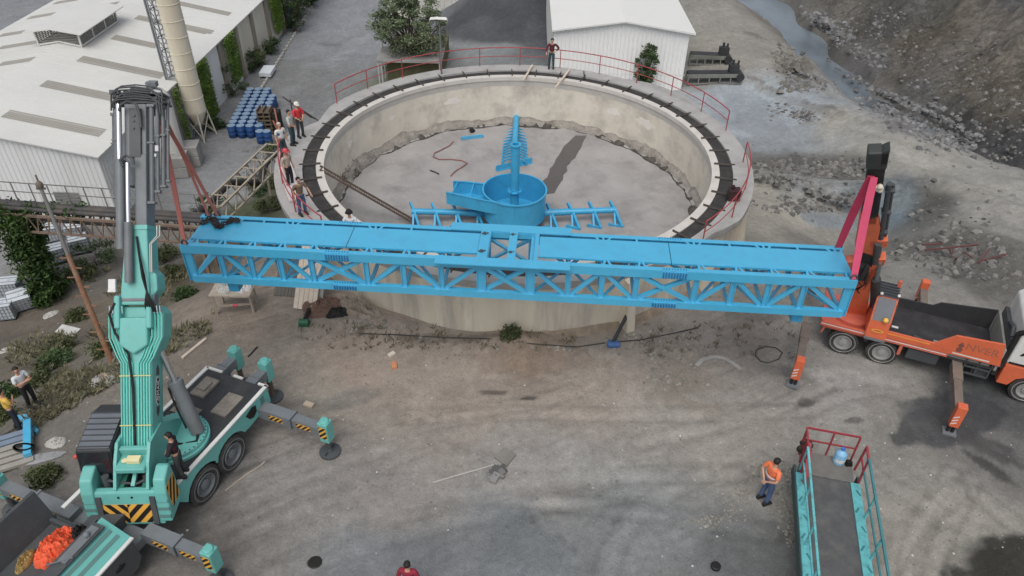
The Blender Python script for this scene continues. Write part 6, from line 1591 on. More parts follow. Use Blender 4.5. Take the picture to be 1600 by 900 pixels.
for y, r, z in ((.25, .11, .98), (.55, .15, 1.0), (.85, .1, .95), (.5, .12, .3)):
    MB().tube([(0, y, z), (PL * .5, y, z - .03), (PL, y, z)], r, 10).build("pipe", mat("dark_pipe", s2l(70, 68, 68), .7, var=.2, dirt=s2l(110, 100, 90), dirt_amt=.5), pbm, smooth=40)
mb = MB()
for k in range(14): x = PL * k / 13; mb.bar((x, 1.15, .8), (x, 1.15, 1.85), .04, .04)
mb.bar((0, 1.15, 1.85), (PL, 1.15, 1.85), .04, .04); mb.bar((0, 1.15, 1.35), (PL, 1.15, 1.35), .035, .035); mb.build("hand_rail", mat("grey_thin_rail", s2l(120, 116, 112), .7), pbm)
for x in (2.2, PL * .62, PL - .6):
    for y in (.1, 1.0): MB().bar((x, y, -4.3), (x, y, -.15), .14, .14).build("trestle_leg", BRN, pbm)
# ramp: lattice conveyor climbing away towards the road
ra, rb = P(338, 345, -1.6), P(434, 248, -2.2)
rv = rb - ra
ramp = thing("conveyor_ramp", "pale lattice conveyor girder with a dark pipe, left of the tank", "conveyor", ra)
sd = rv.cross(Vector((0, 0, 1))).normalized() * .5; up_ = Vector((0, 0, .9)); LAT = mat("pale_lattice_steel", s2l(170, 160, 142), .75, var=.15, dirt=s2l(120, 104, 88), dirt_amt=.5)
for s in (-1, 1):
    mb = MB(); mb.bar(sd * s, rv + sd * s, .09, .09); mb.bar(sd * s + up_, rv + sd * s + up_, .09, .09); cd = mb.build("chord", LAT, ramp)
    mb = MB(); n = 7
    for k in range(n):
        f0, f1, f2 = rv * (k / n), rv * ((k + .5) / n), rv * ((k + 1) / n)
        mb.bar(f0 + sd * s, f1 + sd * s + up_, .06, .06); mb.bar(f1 + sd * s + up_, f2 + sd * s, .06, .06)
    mb.build("lattice", LAT, cd)
for k in range(8): f = rv * (k / 7); MB().bar(f - sd + up_, f + sd + up_, .05, .05).build("cross_bar", LAT, ramp)
pp = [ra - sd * 1.9 + Vector((0, 0, .3)), ra + rv * .45 - sd * 1.7 + Vector((0, 0, .4)), P(405, 285, -2.2), P(415, 255, -2.4), P(430, 238, -2.4), P(447, 228, -2.0)]
mb = MB().tube([p - ra for p in pp], .2, 10); mb.build("pipe", DARK, ramp, smooth=50)
for f in (.12, .9):
    for s in (-1, 1):
        c = rv * f + sd * s; zt = gz(ra.x + c.x, ra.y + c.y) - ra.z; MB().bar((c.x, c.y, zt), (c.x, c.y, c.z), .1, .1).build("trestle_leg", LAT, ramp)
# rusty pole with steps
q0 = G(175, 566); tp = PY(58, 280, q0.y + 1.2) - q0
pole2 = thing("rusty_pole", "tall leaning rusty pole with climbing pegs standing on the weedy slope", "pole", q0)
MB().tube([Vector((0, 0, -.3)), tp * .3, tp * .62], [.11, .10, .085], 10).build("pole", RUST, pole2, smooth=50)
MB().tube([tp * .62, tp * .97], [.075, .06], 10).build("grey_top", mat("pale_grey_pole", s2l(124, 122, 120), .7, var=.15), pole2, smooth=50)
mb = MB(); mb.ball(tp * .97, .12, 8, 6, (1, 1, 1.4)); mb.cyl(tp * .97, tp * 1.02, .03, n=6); mb.box(tp * .955, (.3, .06, .06)); mb.build("insulator", mat("grey_insulator", s2l(112, 100, 92), .6), pole2)
for k in range(11):
    c = tp * (.08 + .052 * k); s = 1 if k % 2 else -1; MB().bar(c + Vector((.08 * s, 0, 0)), c + Vector((.32 * s, -.05, .02)), .035, .035).build("climbing_peg", RUST, pole2)

# ------------------------------------------------------------------ conveyors at the shed, platform with the tree
for i, (x0, y0, x1, y1, lab) in enumerate(((1076, 100, 1137, 97, "farther of the two small grey conveyors beside the white shed"), (1072, 131, 1155, 126, "nearer and longer of the two small grey conveyors beside the white shed"))):
    a, c = G(x0, y0), G(x1, y1); a.z += .05; v = c - a; v.z = .1
    t = thing("belt_conveyor", lab, "conveyor", a, group="conveyors beside the shed"); s = Vector((-v.y, v.x, 0)).normalized() * .4
    GR = mat("conveyor_grey", s2l(120, 122, 116), .8, var=.2, dirt=s2l(84, 82, 78), dirt_amt=.5)
    mb = MB(); mb.bar(-s + Vector((0, 0, .7)), v - s + Vector((0, 0, .7)), .1, .25); mb.bar(s + Vector((0, 0, .7)), v + s + Vector((0, 0, .7)), .1, .25); mb.bar(-s + Vector((0, 0, .12)), v - s + Vector((0, 0, .12)), .08, .1); fr2 = mb.build("frame", GR, t)
    mb = MB(); mb.bar(Vector((0, 0, .84)), v + Vector((0, 0, .84)), .7, .05); mb.build("belt", DARK, t)
    for k in range(6): f = v * (k / 5); MB().bar(f - s + Vector((0, 0, 0)), f - s + Vector((0, 0, .7)), .08, .08).build("leg", GR, t)
    for k in range(3): f = v * (k / 2); MB().bar(f + s, f + s + Vector((0, 0, .7)), .08, .08).build("leg", GR, t)
    mb = MB(); mb.box(v * .85 + Vector((0, 0, 1.15)), (.7, .5, .55)); mb.cyl(v + Vector((-.1, -.5, .6)), v + Vector((-.1, .5, .6)), .3, n=14); mb.box(v * .82 + Vector((0, 0, 1.5)), (.15, .15, .5)); mb.box(v * .92 + Vector((0, 0, 1.5)), (.12, .12, .4)); mb.build("drive_unit", DARK, t)
pt = P(638, 92, -2.4)
pf = thing("viewing_platform", "small concrete platform on thin posts with a low railing, under the leafy tree", "platform", (pt.x, pt.y, -2.4))
mb = MB(); mb.bx(-2.4, 2.6, -.4, 2.6, -.16, .0); mb.build("slab", CONC, pf)
for x, y in ((-2.3, -.3), (-2.05, -.3), (2.4, -.3), (-2.3, 2.4), (2.4, 2.4)): MB().bar((x, y, -3.2), (x, y, -.16), .09, .09).build("post", mat("pale_post", s2l(176, 176, 172), .6), pf)
mb = MB()
for x in np.linspace(-2.35, 2.5, 7): mb.bar((x, 2.5, 0), (x, 2.5, .9), .04, .04); 
mb.bar((-2.35, 2.5, .9), (2.5, 2.5, .9), .04, .04); mb.bar((-2.35, 2.5, .45), (2.5, 2.5, .45), .035, .035); mb.bar((2.5, -.3, .9), (2.5, 2.5, .9), .04, .04); mb.bar((2.5, -.3, 0), (2.5, -.3, .9), .04, .04)
mb.build("railing", mat("ochre_thin_rail", s2l(134, 124, 84), .7), pf)
mb = MB(); mb.bx(-1.8, 2.6, .6, 6.0, -3.2, -.165); mb.build("earth_fill", mat("mossy_fill", s2l(98, 94, 70), .95, var=.3, dirt=s2l(76, 84, 50), dirt_amt=.7), pf)
# ------------------------------------------------------------------ vegetation
def leafmat(name, c1, c2):
    if name in MATS: return MATS[name]
    m = bpy.data.materials.new(name); m.use_nodes = True; N = m.node_tree.nodes; L = m.node_tree.links; b = N["Principled BSDF"]
    g = N.new("ShaderNodeNewGeometry"); mx = N.new("ShaderNodeMix"); mx.data_type = 'RGBA'
    mx.inputs[6].default_value = (*c1, 1); mx.inputs[7].default_value = (*c2, 1); L.new(g.outputs['Random Per Island'], mx.inputs[0])
    no = N.new("ShaderNodeTexNoise"); no.inputs['Scale'].default_value = .9; no.inputs['Detail'].default_value = 3; L.new(g.outputs['Position'], no.inputs['Vector'])
    mr = N.new("ShaderNodeMapRange"); mr.inputs[1].default_value = .3; mr.inputs[2].default_value = .7; mr.inputs[3].default_value = .65; mr.inputs[4].default_value = 1.35; L.new(no.outputs[0], mr.inputs[0])
    m2 = N.new("ShaderNodeMix"); m2.data_type = 'RGBA'; m2.blend_type = 'MULTIPLY'; m2.inputs[0].default_value = 1; L.new(mx.outputs[2], m2.inputs[6]); L.new(mr.outputs[0], m2.inputs[7])
    L.new(m2.outputs[2], b.inputs['Base Color']); b.inputs['Roughness'].default_value = .6; b.inputs['Specular IOR Level'].default_value = .3
    MATS[name] = m; return m
LF_OLIVE = leafmat("leaf_olive", (.09, .12, .065), (.20, .24, .14))
LF_DARK = leafmat("leaf_dark", (.022, .045, .016), (.07, .11, .04))
LF_IVY = leafmat("leaf_ivy", (.075, .14, .02), (.18, .28, .05))
LF_MOSS = leafmat("leaf_dull", (.045, .06, .022), (.10, .115, .05))
LF_DRY = leafmat("leaf_dry", (.10, .09, .055), (.17, .15, .095))
BARK = mat("bark", s2l(96, 84, 72), .9, var=.25, vscale=5)
def leaves(mb, rn, c, rad, n, size, shell=.5, droop=0):
    for _ in range(n):
        while True:
            v = Vector((rn.uniform(-1, 1), rn.uniform(-1, 1), rn.uniform(-1, 1)))
            if v.length < 1: break
        v = v * (rn.random() ** shell / max(v.length, .2)) * v.length if False else v.normalized() * (rn.random() ** shell)
        p = Vector(c) + Vector((v.x * rad[0], v.y * rad[1], v.z * rad[2]))
        s = size * rn.uniform(.6, 1.3)
        a = Vector((rn.gauss(0, 1), rn.gauss(0, 1), rn.gauss(0, .6) - droop)).normalized(); b_ = a.cross(Vector((rn.gauss(0, 1), rn.gauss(0, 1), rn.gauss(0, 1)))).normalized()
        mb.add([p - a * s, p + b_ * s * .38 + a * .1 * s, p + a * s, p - b_ * s * .38 + a * .1 * s], [(0, 1, 2, 3)])
def plant(name, label, cat, base, crown, nclump, nleaf, size, lm, seed, trunk=None, group=None, crad=.38, low=.0):
    """base point, crown = (half x, half y, height from, height to); leaf clumps over branches, uneven outline"""
    rn = random.Random(seed); t = thing(name, label, cat, base, group=group)
    hx_, hy_, z0, z1 = crown; mb = MB(); tr = MB()
    if trunk: tr.tube([(0, 0, -.3), (trunk * .3, trunk * .2, z0 * .6), (trunk * .5, -trunk * .3, (z0 + z1) * .5)], [trunk, trunk * .75, trunk * .35], 8)
    for k in range(nclump):
        a = rn.uniform(0, 6.283); r = math.sqrt(rn.random()); h = rn.random()
        env = math.sin(math.pi * (low + (1 - low) * (.12 + .83 * h))) ** .6
        c = Vector((hx_ * r * env * math.cos(a), hy_ * r * env * math.sin(a), z0 + (z1 - z0) * h))
        s = crad * rn.uniform(.6, 1.35)
        leaves(mb, rn, c, (s, s, s * .75), int(nleaf * rn.uniform(.6, 1.4)), size)
        st = Vector((0, 0, z0 * .6 + (z1 - z0) * .25 * h)); mid = st.lerp(c, .55) + Vector((0, 0, -.1 * (z1 - z0)))
        if k % 2 == 0: tr.tube([st, mid, c], [max(.012, (trunk or .04) * .35), max(.01, (trunk or .04) * .22), .006], 5)
    mb.build("crown", lm, t); tr.build("trunk", BARK, t, smooth=60)
    return t
# the leafy grey-green tree behind the tank
p = P(640, 84, -2.4)
tr1 = plant("tree", "broad grey-green leafy tree on the platform behind the left part of the far rim", "tree", p, (2.9, 2.2, .3, 4.6), 130, 80, .13, LF_OLIVE, 2, .17, crad=.55, low=.1)
p = P(1003, 134, -3.0)
plant("young_tree", "young upright leafy tree in front of the white shed", "tree", (p.x, p.y - 1.2, -3.0), (.85, .75, .6, 3.4), 46, 46, .12, LF_DARK, 3, .06, crad=.3)
# shrubs along the factory wall and tall dark trees beyond
FG = "shrubs along the factory wall"
for i, (px, py, w, h, lm, lab) in enumerate(((362, 150, 1.5, 2.3, LF_DARK, "large dark green shrub against the factory wall behind the blue drums"), (388, 112, 1.1, 1.7, LF_DARK, "dark shrub behind the largest one, at the second vine strip of the factory wall"),
        (405, 102, .9, 1.4, LF_MOSS, "lighter shrub near the white sheet on the road edge"), (424, 84, 1.0, 1.3, LF_DARK, "shrub below the blue door of the factory hall"), (392, 92, .8, 1.2, LF_MOSS, "low bush close to the wall between the two vine strips"), (334, 200, .7, .6, LF_DARK, "low dark weed bush at the silo legs beside the drums"))):
    plant("shrub", lab, "shrub", P(px, py, -5.5), (w, w * .8, .1, h), 26, 44, .1, lm, 20 + i, .05, FG, crad=.36)
for i, (px, py, w, h, lab) in enumerate(((462, 50, 1.1, 6.5, "tall dark narrow tree left of the road at the top, nearest to the camera"), (470, 28, 1.3, 6.5, "tall dark tree behind the nearest one at the top left of the road"), (486, 10, 1.2, 5.5, "farthest of the dark trees by the road at the top edge"))):
    plant("tree", lab, "tree", P(px, py, -5.5), (w, w, .5, h), 60, 50, .14, LF_DARK, 40 + i, .12, "dark trees beside the road", crad=.45)
# ivy strips hanging on the factory wall
def wall_vine(y0, y1, z0, z1, seed, label):
    rn = random.Random(seed); o = FM @ Vector((.15, (y0 + y1) / 2, 0)); t = thing("wall_vine", label, "vine", o, (0, 0, ang), "vines on the factory wall"); mb = MB(); st = MB()
    for k in range(int((y1 - y0) * (z1 - z0) * 260)):
        z = rn.uniform(z0, z1); f = (z - z0) / (z1 - z0); w = (y1 - y0) / 2 * (1 + .12 * fbm(z * 1.3, seed, 1)) * (.8 + .2 * f)
        leaves(mb, rn, (.10 + .14 * rn.random(), w * rn.uniform(-1, 1) + .25 * (1 - f), z), (.08, .12, .12), 2, .08)
    for k in range(4): st.tube([(.03, .2 * k - .3, z0 - .3), (.05, .3 * k - .5, (z0 + z1) / 2), (.05, .35 * k - .6, z1)], .02, 5)
    mb.build("foliage", LF_IVY, t); st.build("stem", BARK, t)
wall_vine(12.95, 15.2, .1, EH - .1, 61, "broad bright green vine strip on the factory wall, second from the camera")
wall_vine(18.6, 20.9, .6, EH - .1, 62, "bright green vine strip on the factory wall beyond the largest shrub")
wall_vine(29.5, 32.2, .8, EH - .1, 63, "bright green vine strip beside the blue door of the factory hall")
wall_vine(9.3, 9.9, .1, EH - .2, 64, "narrow dark vine strip between the cream silo and the factory wall")
# the ivy-smothered pillar under the pipe bridge at the left edge
b0 = G(78, 468); rn = random.Random(71); t = thing("ivy_column", "dense dark green ivy smothering a leaning frame at the left edge under the pipe bridge", "ivy", b0)
mb = MB(); top = P(20, 332, -.6) - b0; st = MB()
for k in range(300):
    f = rn.random(); c = top * f; wd = .75 - .1 * f; mb_n = 26
    leaves(mb, rn, c + Vector((wd * rn.uniform(-1, 1), rn.uniform(-.7, .7), rn.uniform(-.3, .3))), (.38, .38, .38), mb_n, .13, droop=.6)
for k in range(70):
    f = rn.random(); leaves(mb, rn, top + Vector((-2.2 + 5.6 * f, rn.uniform(-.4, .4), rn.uniform(-.2, .35))), (.4, .4, .25), 22, .12)
st.tube([(0, 0, -.5), top * .5, top], .12, 8); mb.build("foliage", leafmat("leaf_ivy_dark", (.018, .045, .010), (.06, .105, .025)), t); st.build("stem", BARK, t)
BG = "bushes on the weedy slope"
for i, (px, py, w, h, lm, lab) in enumerate(((150, 415, 1.5, 1.3, LF_DARK, "large dark bush right of the rusty pole below the pipe bridge"), (125, 435, .9, .8, LF_MOSS, "dull green bush just below the large dark one by the pole"), (60, 468, .8, .9, LF_DARK, "dark bush at the foot of the ivy column"), (262, 405, .6, .7, LF_MOSS, "yellowish green bush left of the blue bridge's end"), (276, 432, .7, .6, LF_MOSS, "low bush below the blue bridge's left end"),
        (103, 548, .75, .55, LF_MOSS, "green bush below the white board on the slope"), (70, 595, .7, .4, LF_MOSS, "low green bush right above the man in white"), (88, 572, .8, .45, LF_DARK, "dark low bush between the white board and the man in white"), (165, 552, .5, .4, LF_MOSS, "small bush at the foot of the rusty pole"), (20, 618, .5, .4, LF_DARK, "small dark bush behind the man in yellow"), (4, 655, .5, .4, LF_MOSS, "small bush at the left picture edge beside the man in yellow"),
        (72, 748, .42, .22, LF_MOSS, "small flat olive tuft alone on the bare ground left of the crane"), (120, 500, .5, .4, LF_MOSS, "small bush above the white board on the slope"), (230, 460, .6, .5, LF_MOSS, "bush on the slope behind the crane's boom"), (290, 465, .5, .4, LF_DARK, "dark bush under the left end of the blue bridge"), (395, 300, 1.2, .9, LF_DARK, "dark bush beside the conveyor ramp left of the tank"), (425, 330, 1.0, .7, LF_MOSS, "bush at the foot of the tank below the standing men"),
        (330, 330, 1.0, .9, LF_DARK, "dark bush where the conveyor ramp meets the pipe bridge"), (440, 290, .9, .7, LF_MOSS, "bush against the tank's left outer wall"), (425, 240, .8, .6, LF_MOSS, "bush beside the pipe behind the blue-shirted man"), (615, 108, .9, .8, LF_MOSS, "mossy bush under the small platform behind the tank"), (660, 112, .8, .7, LF_DARK, "dark bush under the right of the small platform"), (798, 524, .2, .2, LF_MOSS, "small weed growing at the foot of the tank wall"))):
    plant("bush", lab, "bush", G(px, py), (w, w * .85, .02, h), 22, 60, .08, lm, 80 + i, .03, BG, crad=.3)

for i, (px, py, w, h, lab) in enumerate(((540, 268, .8, .5, "dark dry weed clump at the tank's left inner wall, right of the ladder"), (520, 288, .7, .5, "dark dry weed clump under the lattice ladder inside the tank"), (508, 306, .4, .4, "small dark weed clump nearest the bridge, inside the tank's left wall"))):
    q = F(px, py); plant("weed_clump", lab, "weeds", (q.x, q.y, q.z), (w, w * .9, -.05, h), 16, 34, .07, leafmat("weed_dark", (.07, .068, .05), (.14, .13, .10)), 140 + i, .02, "weed clumps inside the tank", crad=.26)
# grass and weeds on the slope: far too many to count
rn = random.Random(5); mb = MB()
def tuft(p, h, n):
    for _ in range(n):
        a = rn.uniform(0, 6.283); l = h * rn.uniform(.5, 1.2); d = Vector((math.cos(a), math.sin(a), 0)); s = Vector((-d.y, d.x, 0)) * .016
        b_ = Vector(p) + d * rn.uniform(0, .1)
        mb.add([b_ - s, b_ + s, b_ + d * l * .35 + Vector((0, 0, l * .75)) + s * .6, b_ + d * l * .7 + Vector((0, 0, l))], [(0, 1, 2, 3)])
cnt = 0
pts = []
for _ in range(9000):
    px, py = rn.uniform(0, 330), rn.uniform(420, 720)
    # only on the weedy belt above the yard edge
    lim = 700 - px * .55
    if py > lim or py < 545 - px * .55 - 40: continue
    pts.append((px, py))
ww = np.array([tuple(P(px, py, -1.5)[:2]) for px, py in pts])
nz = noise2(ww[:, 0], ww[:, 1], 2.2, 51, 4)
for (px, py), n_ in zip(pts, nz):
    if n_ < .12 or cnt > 1300: continue
    q = P(px, py, -1.2)
    for _ in range(3):
        q = P(px, py, gz(q.x, q.y))
    tuft(q, rn.uniform(.10, .30), 8); cnt += 1
tag(mb.build("weeds", leafmat("weed_blades", (.13, .14, .075), (.28, .25, .17))), "dull green and straw coloured weeds covering the slope left of the crane", "weeds", kind="stuff")
mb = MB()
for _ in range(260):
    px, py = rn.choice(((rn.uniform(1000, 1240), rn.uniform(500, 560)), (rn.uniform(560, 900), rn.uniform(520, 548)), (rn.uniform(470, 700), rn.uniform(505, 545)), (rn.uniform(380, 450), rn.uniform(230, 340))))
    q = G(px, py)
    if math.hypot(q.x - TCX, q.y - TCY) < 10.4: continue
    tuft(q, rn.uniform(.06, .2), 6)
tag(mb.build("sparse_grass", LF_DRY), "sparse dry grass around the foot of the tank", "grass", kind="stuff")

# loose stones: rubble ridge, river bank, gravel by the gangway (uncountable)
def stones(name, spots, n, smin, smax, mt, label, seed, flat=.7):
    rn = random.Random(seed); mb = MB(); qs = []
    for _ in range(n):
        cx_, cy_, sx, sy = rn.choice(spots); px, py = rn.gauss(cx_, sx), rn.gauss(cy_, sy)
        q = P(px, py, -1)
        for _k in range(4): q = P(px, py, gz(q.x, q.y))
        if math.hypot(q.x - TCX, q.y - TCY) < 10.9 or q.y > 110 or q.y < 8: continue
        s = smin + (smax - smin) * rn.random() ** 2.4
        m_ = Matrix.Translation(q + Vector((0, 0, s * .2))) @ Matrix.Rotation(rn.uniform(0, 6.28), 4, 'Z') @ Matrix.Rotation(rn.uniform(-.5, .5), 4, 'X')
        vs = []
        for (x, y, z) in ((-1, -.8, -.6), (.9, -1, -.6), (1, .9, -.6), (-.9, 1, -.6), (-.6, -.5, .6), (.5, -.6, .7), (.6, .5, .5), (-.5, .6, .65)):
            vs.append(tuple(m_ @ Vector((x * s * rn.uniform(.7, 1.2), y * s * rn.uniform(.6, 1.1), z * s * flat * rn.uniform(.7, 1.2)))))
        mb.add(vs, [(3, 2, 1, 0), (4, 5, 6, 7), (0, 1, 5, 4), (1, 2, 6, 5), (2, 3, 7, 6), (3, 0, 4, 7)])
    return tag(mb.build(name, mt), label, "stones", kind="stuff")
STN = mat("grey_stones", s2l(134, 130, 122), .9, var=.2, island=.35)
STD = mat("dark_stones", s2l(112, 110, 107), .9, var=.2, island=.45)
STT = mat("tan_stones", s2l(134, 130, 120), .9, var=.2, island=.35)
stones("rubble", [(1210, 262, 26, 9), (1270, 265, 30, 8), (1330, 262, 24, 8), (1240, 275, 40, 6)], 900, .04, .22, STD, "dark rubble along the ridge behind the tank's right side", 1)
stones("bank_rocks", [(1300, 60, 14, 12), (1340, 105, 18, 14), (1390, 150, 22, 12), (1440, 180, 26, 12), (1490, 210, 26, 12), (1270, 35, 14, 8), (1255, 130, 14, 6)], 3000, .05, .24, mat("bank_stones", s2l(120, 120, 120), .9, var=.2, island=.4), "grey rocks along the far river bank", 2)
stones("gravel", [(1105, 815, 14, 6), (1125, 812, 14, 7), (1145, 795, 10, 8), (1160, 770, 10, 10)], 240, .018, .055, STT, "tan gravel spilled beside the man in the orange vest", 3)
stones("gravel", [(1230, 800, 10, 14), (1240, 830, 7, 12), (1225, 745, 10, 14), (1190, 735, 8, 8)], 420, .02, .07, STT, "tan gravel scattered along the left side of the gangway", 4)
stones("loose_stones", [(1050, 545, 30, 14), (1000, 530, 40, 10), (1040, 590, 26, 12), (920, 545, 60, 6), (560, 505, 30, 10), (640, 515, 30, 8)], 520, .02, .10, STN, "loose stones around the foot of the tank", 5)
stones("loose_stones", [(800, 650, 330, 90), (700, 740, 300, 80), (1250, 650, 160, 90), (150, 560, 110, 60), (1350, 780, 120, 60), (60, 640, 60, 60)], 420, .008, .04, mat("pale_pebbles", s2l(186, 184, 178), .9, island=.25), "small pale pebbles strewn over the yard", 6)
stones("loose_stones", [(800, 650, 330, 90), (700, 760, 300, 80), (1250, 650, 160, 90), (350, 600, 130, 70), (1400, 780, 120, 60), (80, 680, 70, 60), (600, 560, 160, 30), (1050, 560, 100, 30)], 1500, .008, .03, mat("grey_grit", s2l(116, 111, 105), .95, island=.35), "grey grit and small clods strewn over the whole yard", 16)
stones("rubble", [(1480, 350, 40, 30), (1540, 420, 40, 18), (1440, 395, 40, 14), (1290, 310, 40, 10), (1240, 325, 30, 8), (1490, 405, 30, 14)], 620, .04, .22, STD, "dark broken rubble behind the orange truck", 7)
stones("rubble", [(1240, 100, 14, 8), (1222, 88, 8, 8), (1250, 130, 12, 6)], 260, .06, .28, mat("tan_rubble", s2l(116, 113, 106), .9, island=.3), "tan and dark rubble of the mound beside the river", 8)
stones("rubble", [(1225, 172, 16, 8), (1255, 182, 12, 5)], 130, .04, .15, STD, "dark clods along the edge of the slurry pond", 9)

stones("hill_stones", [(1400, 60, 60, 40), (1500, 120, 60, 50), (1450, 20, 90, 20), (1560, 60, 40, 40), (1570, 200, 30, 40)], 1500, .03, .16, STD, "dark stones scattered over the hillside at the upper right", 10)
# ------------------------------------------------------------------ loose things lying about
def slab(name, quad, h, mt, label, cat, bevel=0.0, lift=.01, group=None):
    pts = [G(*q) for q in quad]; c = sum(pts, Vector()) / len(pts); mb = MB(); n = len(pts)
    mb.add([tuple(p - c + Vector((0, 0, lift))) for p in pts] + [tuple(p - c + Vector((0, 0, lift + h))) for p in pts], [tuple(range(n))[::-1], tuple(range(n, 2 * n))] + [(i, (i + 1) % n, (i + 1) % n + n, i + n) for i in range(n)])
    return tag(mb.build(name, mt, loc=c, bevel=bevel), label, cat, group)
def rod(name, a, c, r, mt, label, cat, za=.03, zb_=.03, sq=False):
    p, q = G(*a), G(*c); p.z += za; q.z += zb_; d = q - p; mb = MB()
    if sq: mb.bar((0, 0, 0), d, r * 2, r * 2)
    else: mb.tube([(0, 0, 0), d * .5 + Vector((0, 0, gz(*(p + d * .5)[:2]) + za - (p + d * .5).z)) if za == zb_ else d * .5, d], r, 8)
    return tag(mb.build(name, mt, loc=p, smooth=50), label, cat)
slab("white_board", [(86, 520), (98, 508), (127, 515), (113, 527)], .05, WHITE, "white board lying on the weedy slope right of the white scraps", "board")
slab("white_sheet", [(406, 123), (414, 111), (432, 111), (424, 124)], .3, mat("white_sheet", s2l(206, 214, 220), .5), "white flat sheet propped at the edge of the factory road", "sheet", lift=.2)
rod("metal_rod", (676, 755), (776, 726), .022, mat("pale_rod", s2l(176, 172, 166), .5), "thin pale metal rod lying on the yard, touching the scrap plate", "rod")
slab("scrap_plate", [(772, 716), (787, 700), (806, 712), (792, 730)], .05, mat("dusty_scrap_plate", s2l(122, 118, 112), .85, var=.2), "flat dusty scrap plate at the end of the thin metal rod", "plate")
p = G(781, 742); t = MB(); rn = random.Random(9)
for k in range(10): t.box((rn.uniform(-.3, .3), rn.uniform(-.22, .22), .05 + .03 * rn.random()), (rn.uniform(.12, .4), rn.uniform(.1, .3), rn.uniform(.04, .12)), Matrix.Rotation(rn.uniform(0, 3), 3, 'Z') @ Matrix.Rotation(rn.uniform(-.3, .3), 3, 'X'))
tag(t.build("scrap_heap", mat("scrap_mix", s2l(110, 108, 106), .8, island=.6), loc=p), "small heap of black and grey scrap just below the scrap plate", "scrap")
p = G(492, 879); mb = MB(); mb.lathe([(.001, 0), (.19, 0), (.2, .015), (.17, .03), (.001, .03)], 18); tag(mb.build("rubber_disc", HBLK, loc=p), "small dark round disc lying on the yard near the bottom edge", "disc")
p = G(1118, 886); mb = MB(); mb.lathe([(.001, 0), (.14, 0), (.14, .07), (.10, .09), (.001, .09)], 18); tag(mb.build("black_cap", HBLK, loc=p), "small black cap on the ground left of the gangway near the bottom edge", "cap")
for i, (px, py, sz, c, lab) in enumerate(((612, 555, .16, (206, 196, 180), "pale brick lying in the yard, just above the orange one"), (616, 572, .19, (200, 132, 84), "orange brick lying in the middle of the yard"), (483, 634, .2, (176, 160, 140), "light flat piece of board near the crane's right outrigger"))):
    p = G(px, py); mb = MB(Matrix.Rotation(.8 + i, 4, 'Z')); mb.box((0, 0, .05), (sz * 1.7, sz, .1)); tag(mb.build("brick", mat("brick_%s" % ("pale", "orange", "tan")[i], s2l(*c), .85, var=.15), loc=p, bevel=.01), lab, "brick")
# blue beams and the stack of planks at the left
slab("blue_beam", [(28, 652), (34, 652), (54, 676), (46, 677)], .1, BLUE, "left of the two short blue beams on the ground below the man in white", "beam", group="short blue beams")
slab("blue_beam", [(37, 651), (43, 651), (62, 675), (57, 679)], .1, BLUE, "right of the two short blue beams on the ground below the man in white", "beam", group="short blue beams")
c = G(20, 712); pk = thing("plank_stack", "stack of grey planks at the left edge with a bright blue beam across its end", "planks", c)
ua = (G(42, 695) - G(0, 712)); ua.z = 0; ua.normalize(); va_ = Vector((-ua.y, ua.x, 0)); pm = frame(ua, va_, (0, 0, 1), (0, 0, 0))
for k in range(6):
    mb = MB(pm); y = .75 - .27 * k; mb.bx(-1.9, .62 + .02 * (k % 2), y - .1, y + .1, .1, .2); mb.build("plank", mat("grey_blue_plank" if k < 2 else "grey_plank", s2l(116, 132, 150) if k < 2 else s2l(150, 146, 138), .7, var=.15, vscale=3), pk)
mb = MB(pm); mb.bx(.40, .62, -.5, 1.1, .22, .36); mb.build("blue_end_beam", BLUE, pk)
mb = MB(pm); mb.bx(-1.6, -1.4, -.7, .9, .0, .09); mb.bx(.2, .4, -.7, .9, .0, .09); mb.build("bearer", WOOD, pk)
p = G(42, 708) + Vector((0, 0, .25)); mb = MB(); mb.tube([(.3 * math.cos(a) * (1 + .1 * math.sin(3 * a)), .13 * math.sin(a), .02) for a in np.linspace(0, 12.4, 30)], .05, 6); tag(mb.build("rope_coil", HBLK, loc=p), "coil of black rope lying on the end of the grey plank stack", "rope")
def scrap_cloth(px, py, sx, sy, h, mt, seed, label, cat="sheet", rz=0): lump_cloth("plastic_sheet" if cat == "sheet" else cat, G(px, py), sx, sy, h, mt, seed, label, cat, rotz=rz)
PL1 = mat("pale_plastic", s2l(176, 174, 168), .6, var=.1); PL2 = mat("clear_grey_plastic", s2l(140, 142, 144), .5, var=.15)
scrap_cloth(88, 692, .32, .24, .16, PL1, 21, "pale crumpled cement bag lying alone between the planks and the crane")
scrap_cloth(62, 716, .7, .2, .10, PL2, 22, "grey crumpled plastic sheet beside the plank stack", rz=.3)
scrap_cloth(80, 492, .4, .25, .14, PL1, 23, "white plastic scraps on the slope above the white board", rz=.8)
scrap_cloth(12, 548, .4, .2, .14, PL1, 24, "pale plastic scrap at the left edge of the slope", rz=.3)
for i, (px, py, sx, sy, h) in enumerate(((152, 598, .22, .3, .25), (165, 590, .3, .16, .22), (174, 596, .2, .25, .2))):
    lump_cloth("rubbish_bag", G(px, py), sx, sy, h, mat("rubbish_%s" % ("white", "beige", "pale")[i], s2l(*((196, 194, 190), (176, 160, 142), (184, 182, 178))[i]), .7, var=.3, vscale=6), 31 + i, ("white rubbish bundle, leftmost of the rubbish heap by the crane cab", "beige cloth bundle on top of the rubbish heap by the crane cab", "pale rubbish bundle, rightmost of the rubbish heap by the crane cab")[i], "rubbish")
rod("wooden_stake", (137, 570), (164, 548), .03, WOOD, "thin wooden stake lying beside the foot of the rusty pole", "stake")
rod("timber_beam", (285, 560), (322, 530), .06, WOODP, "long pale timber lying on the ground right of the crane boom", "beam")
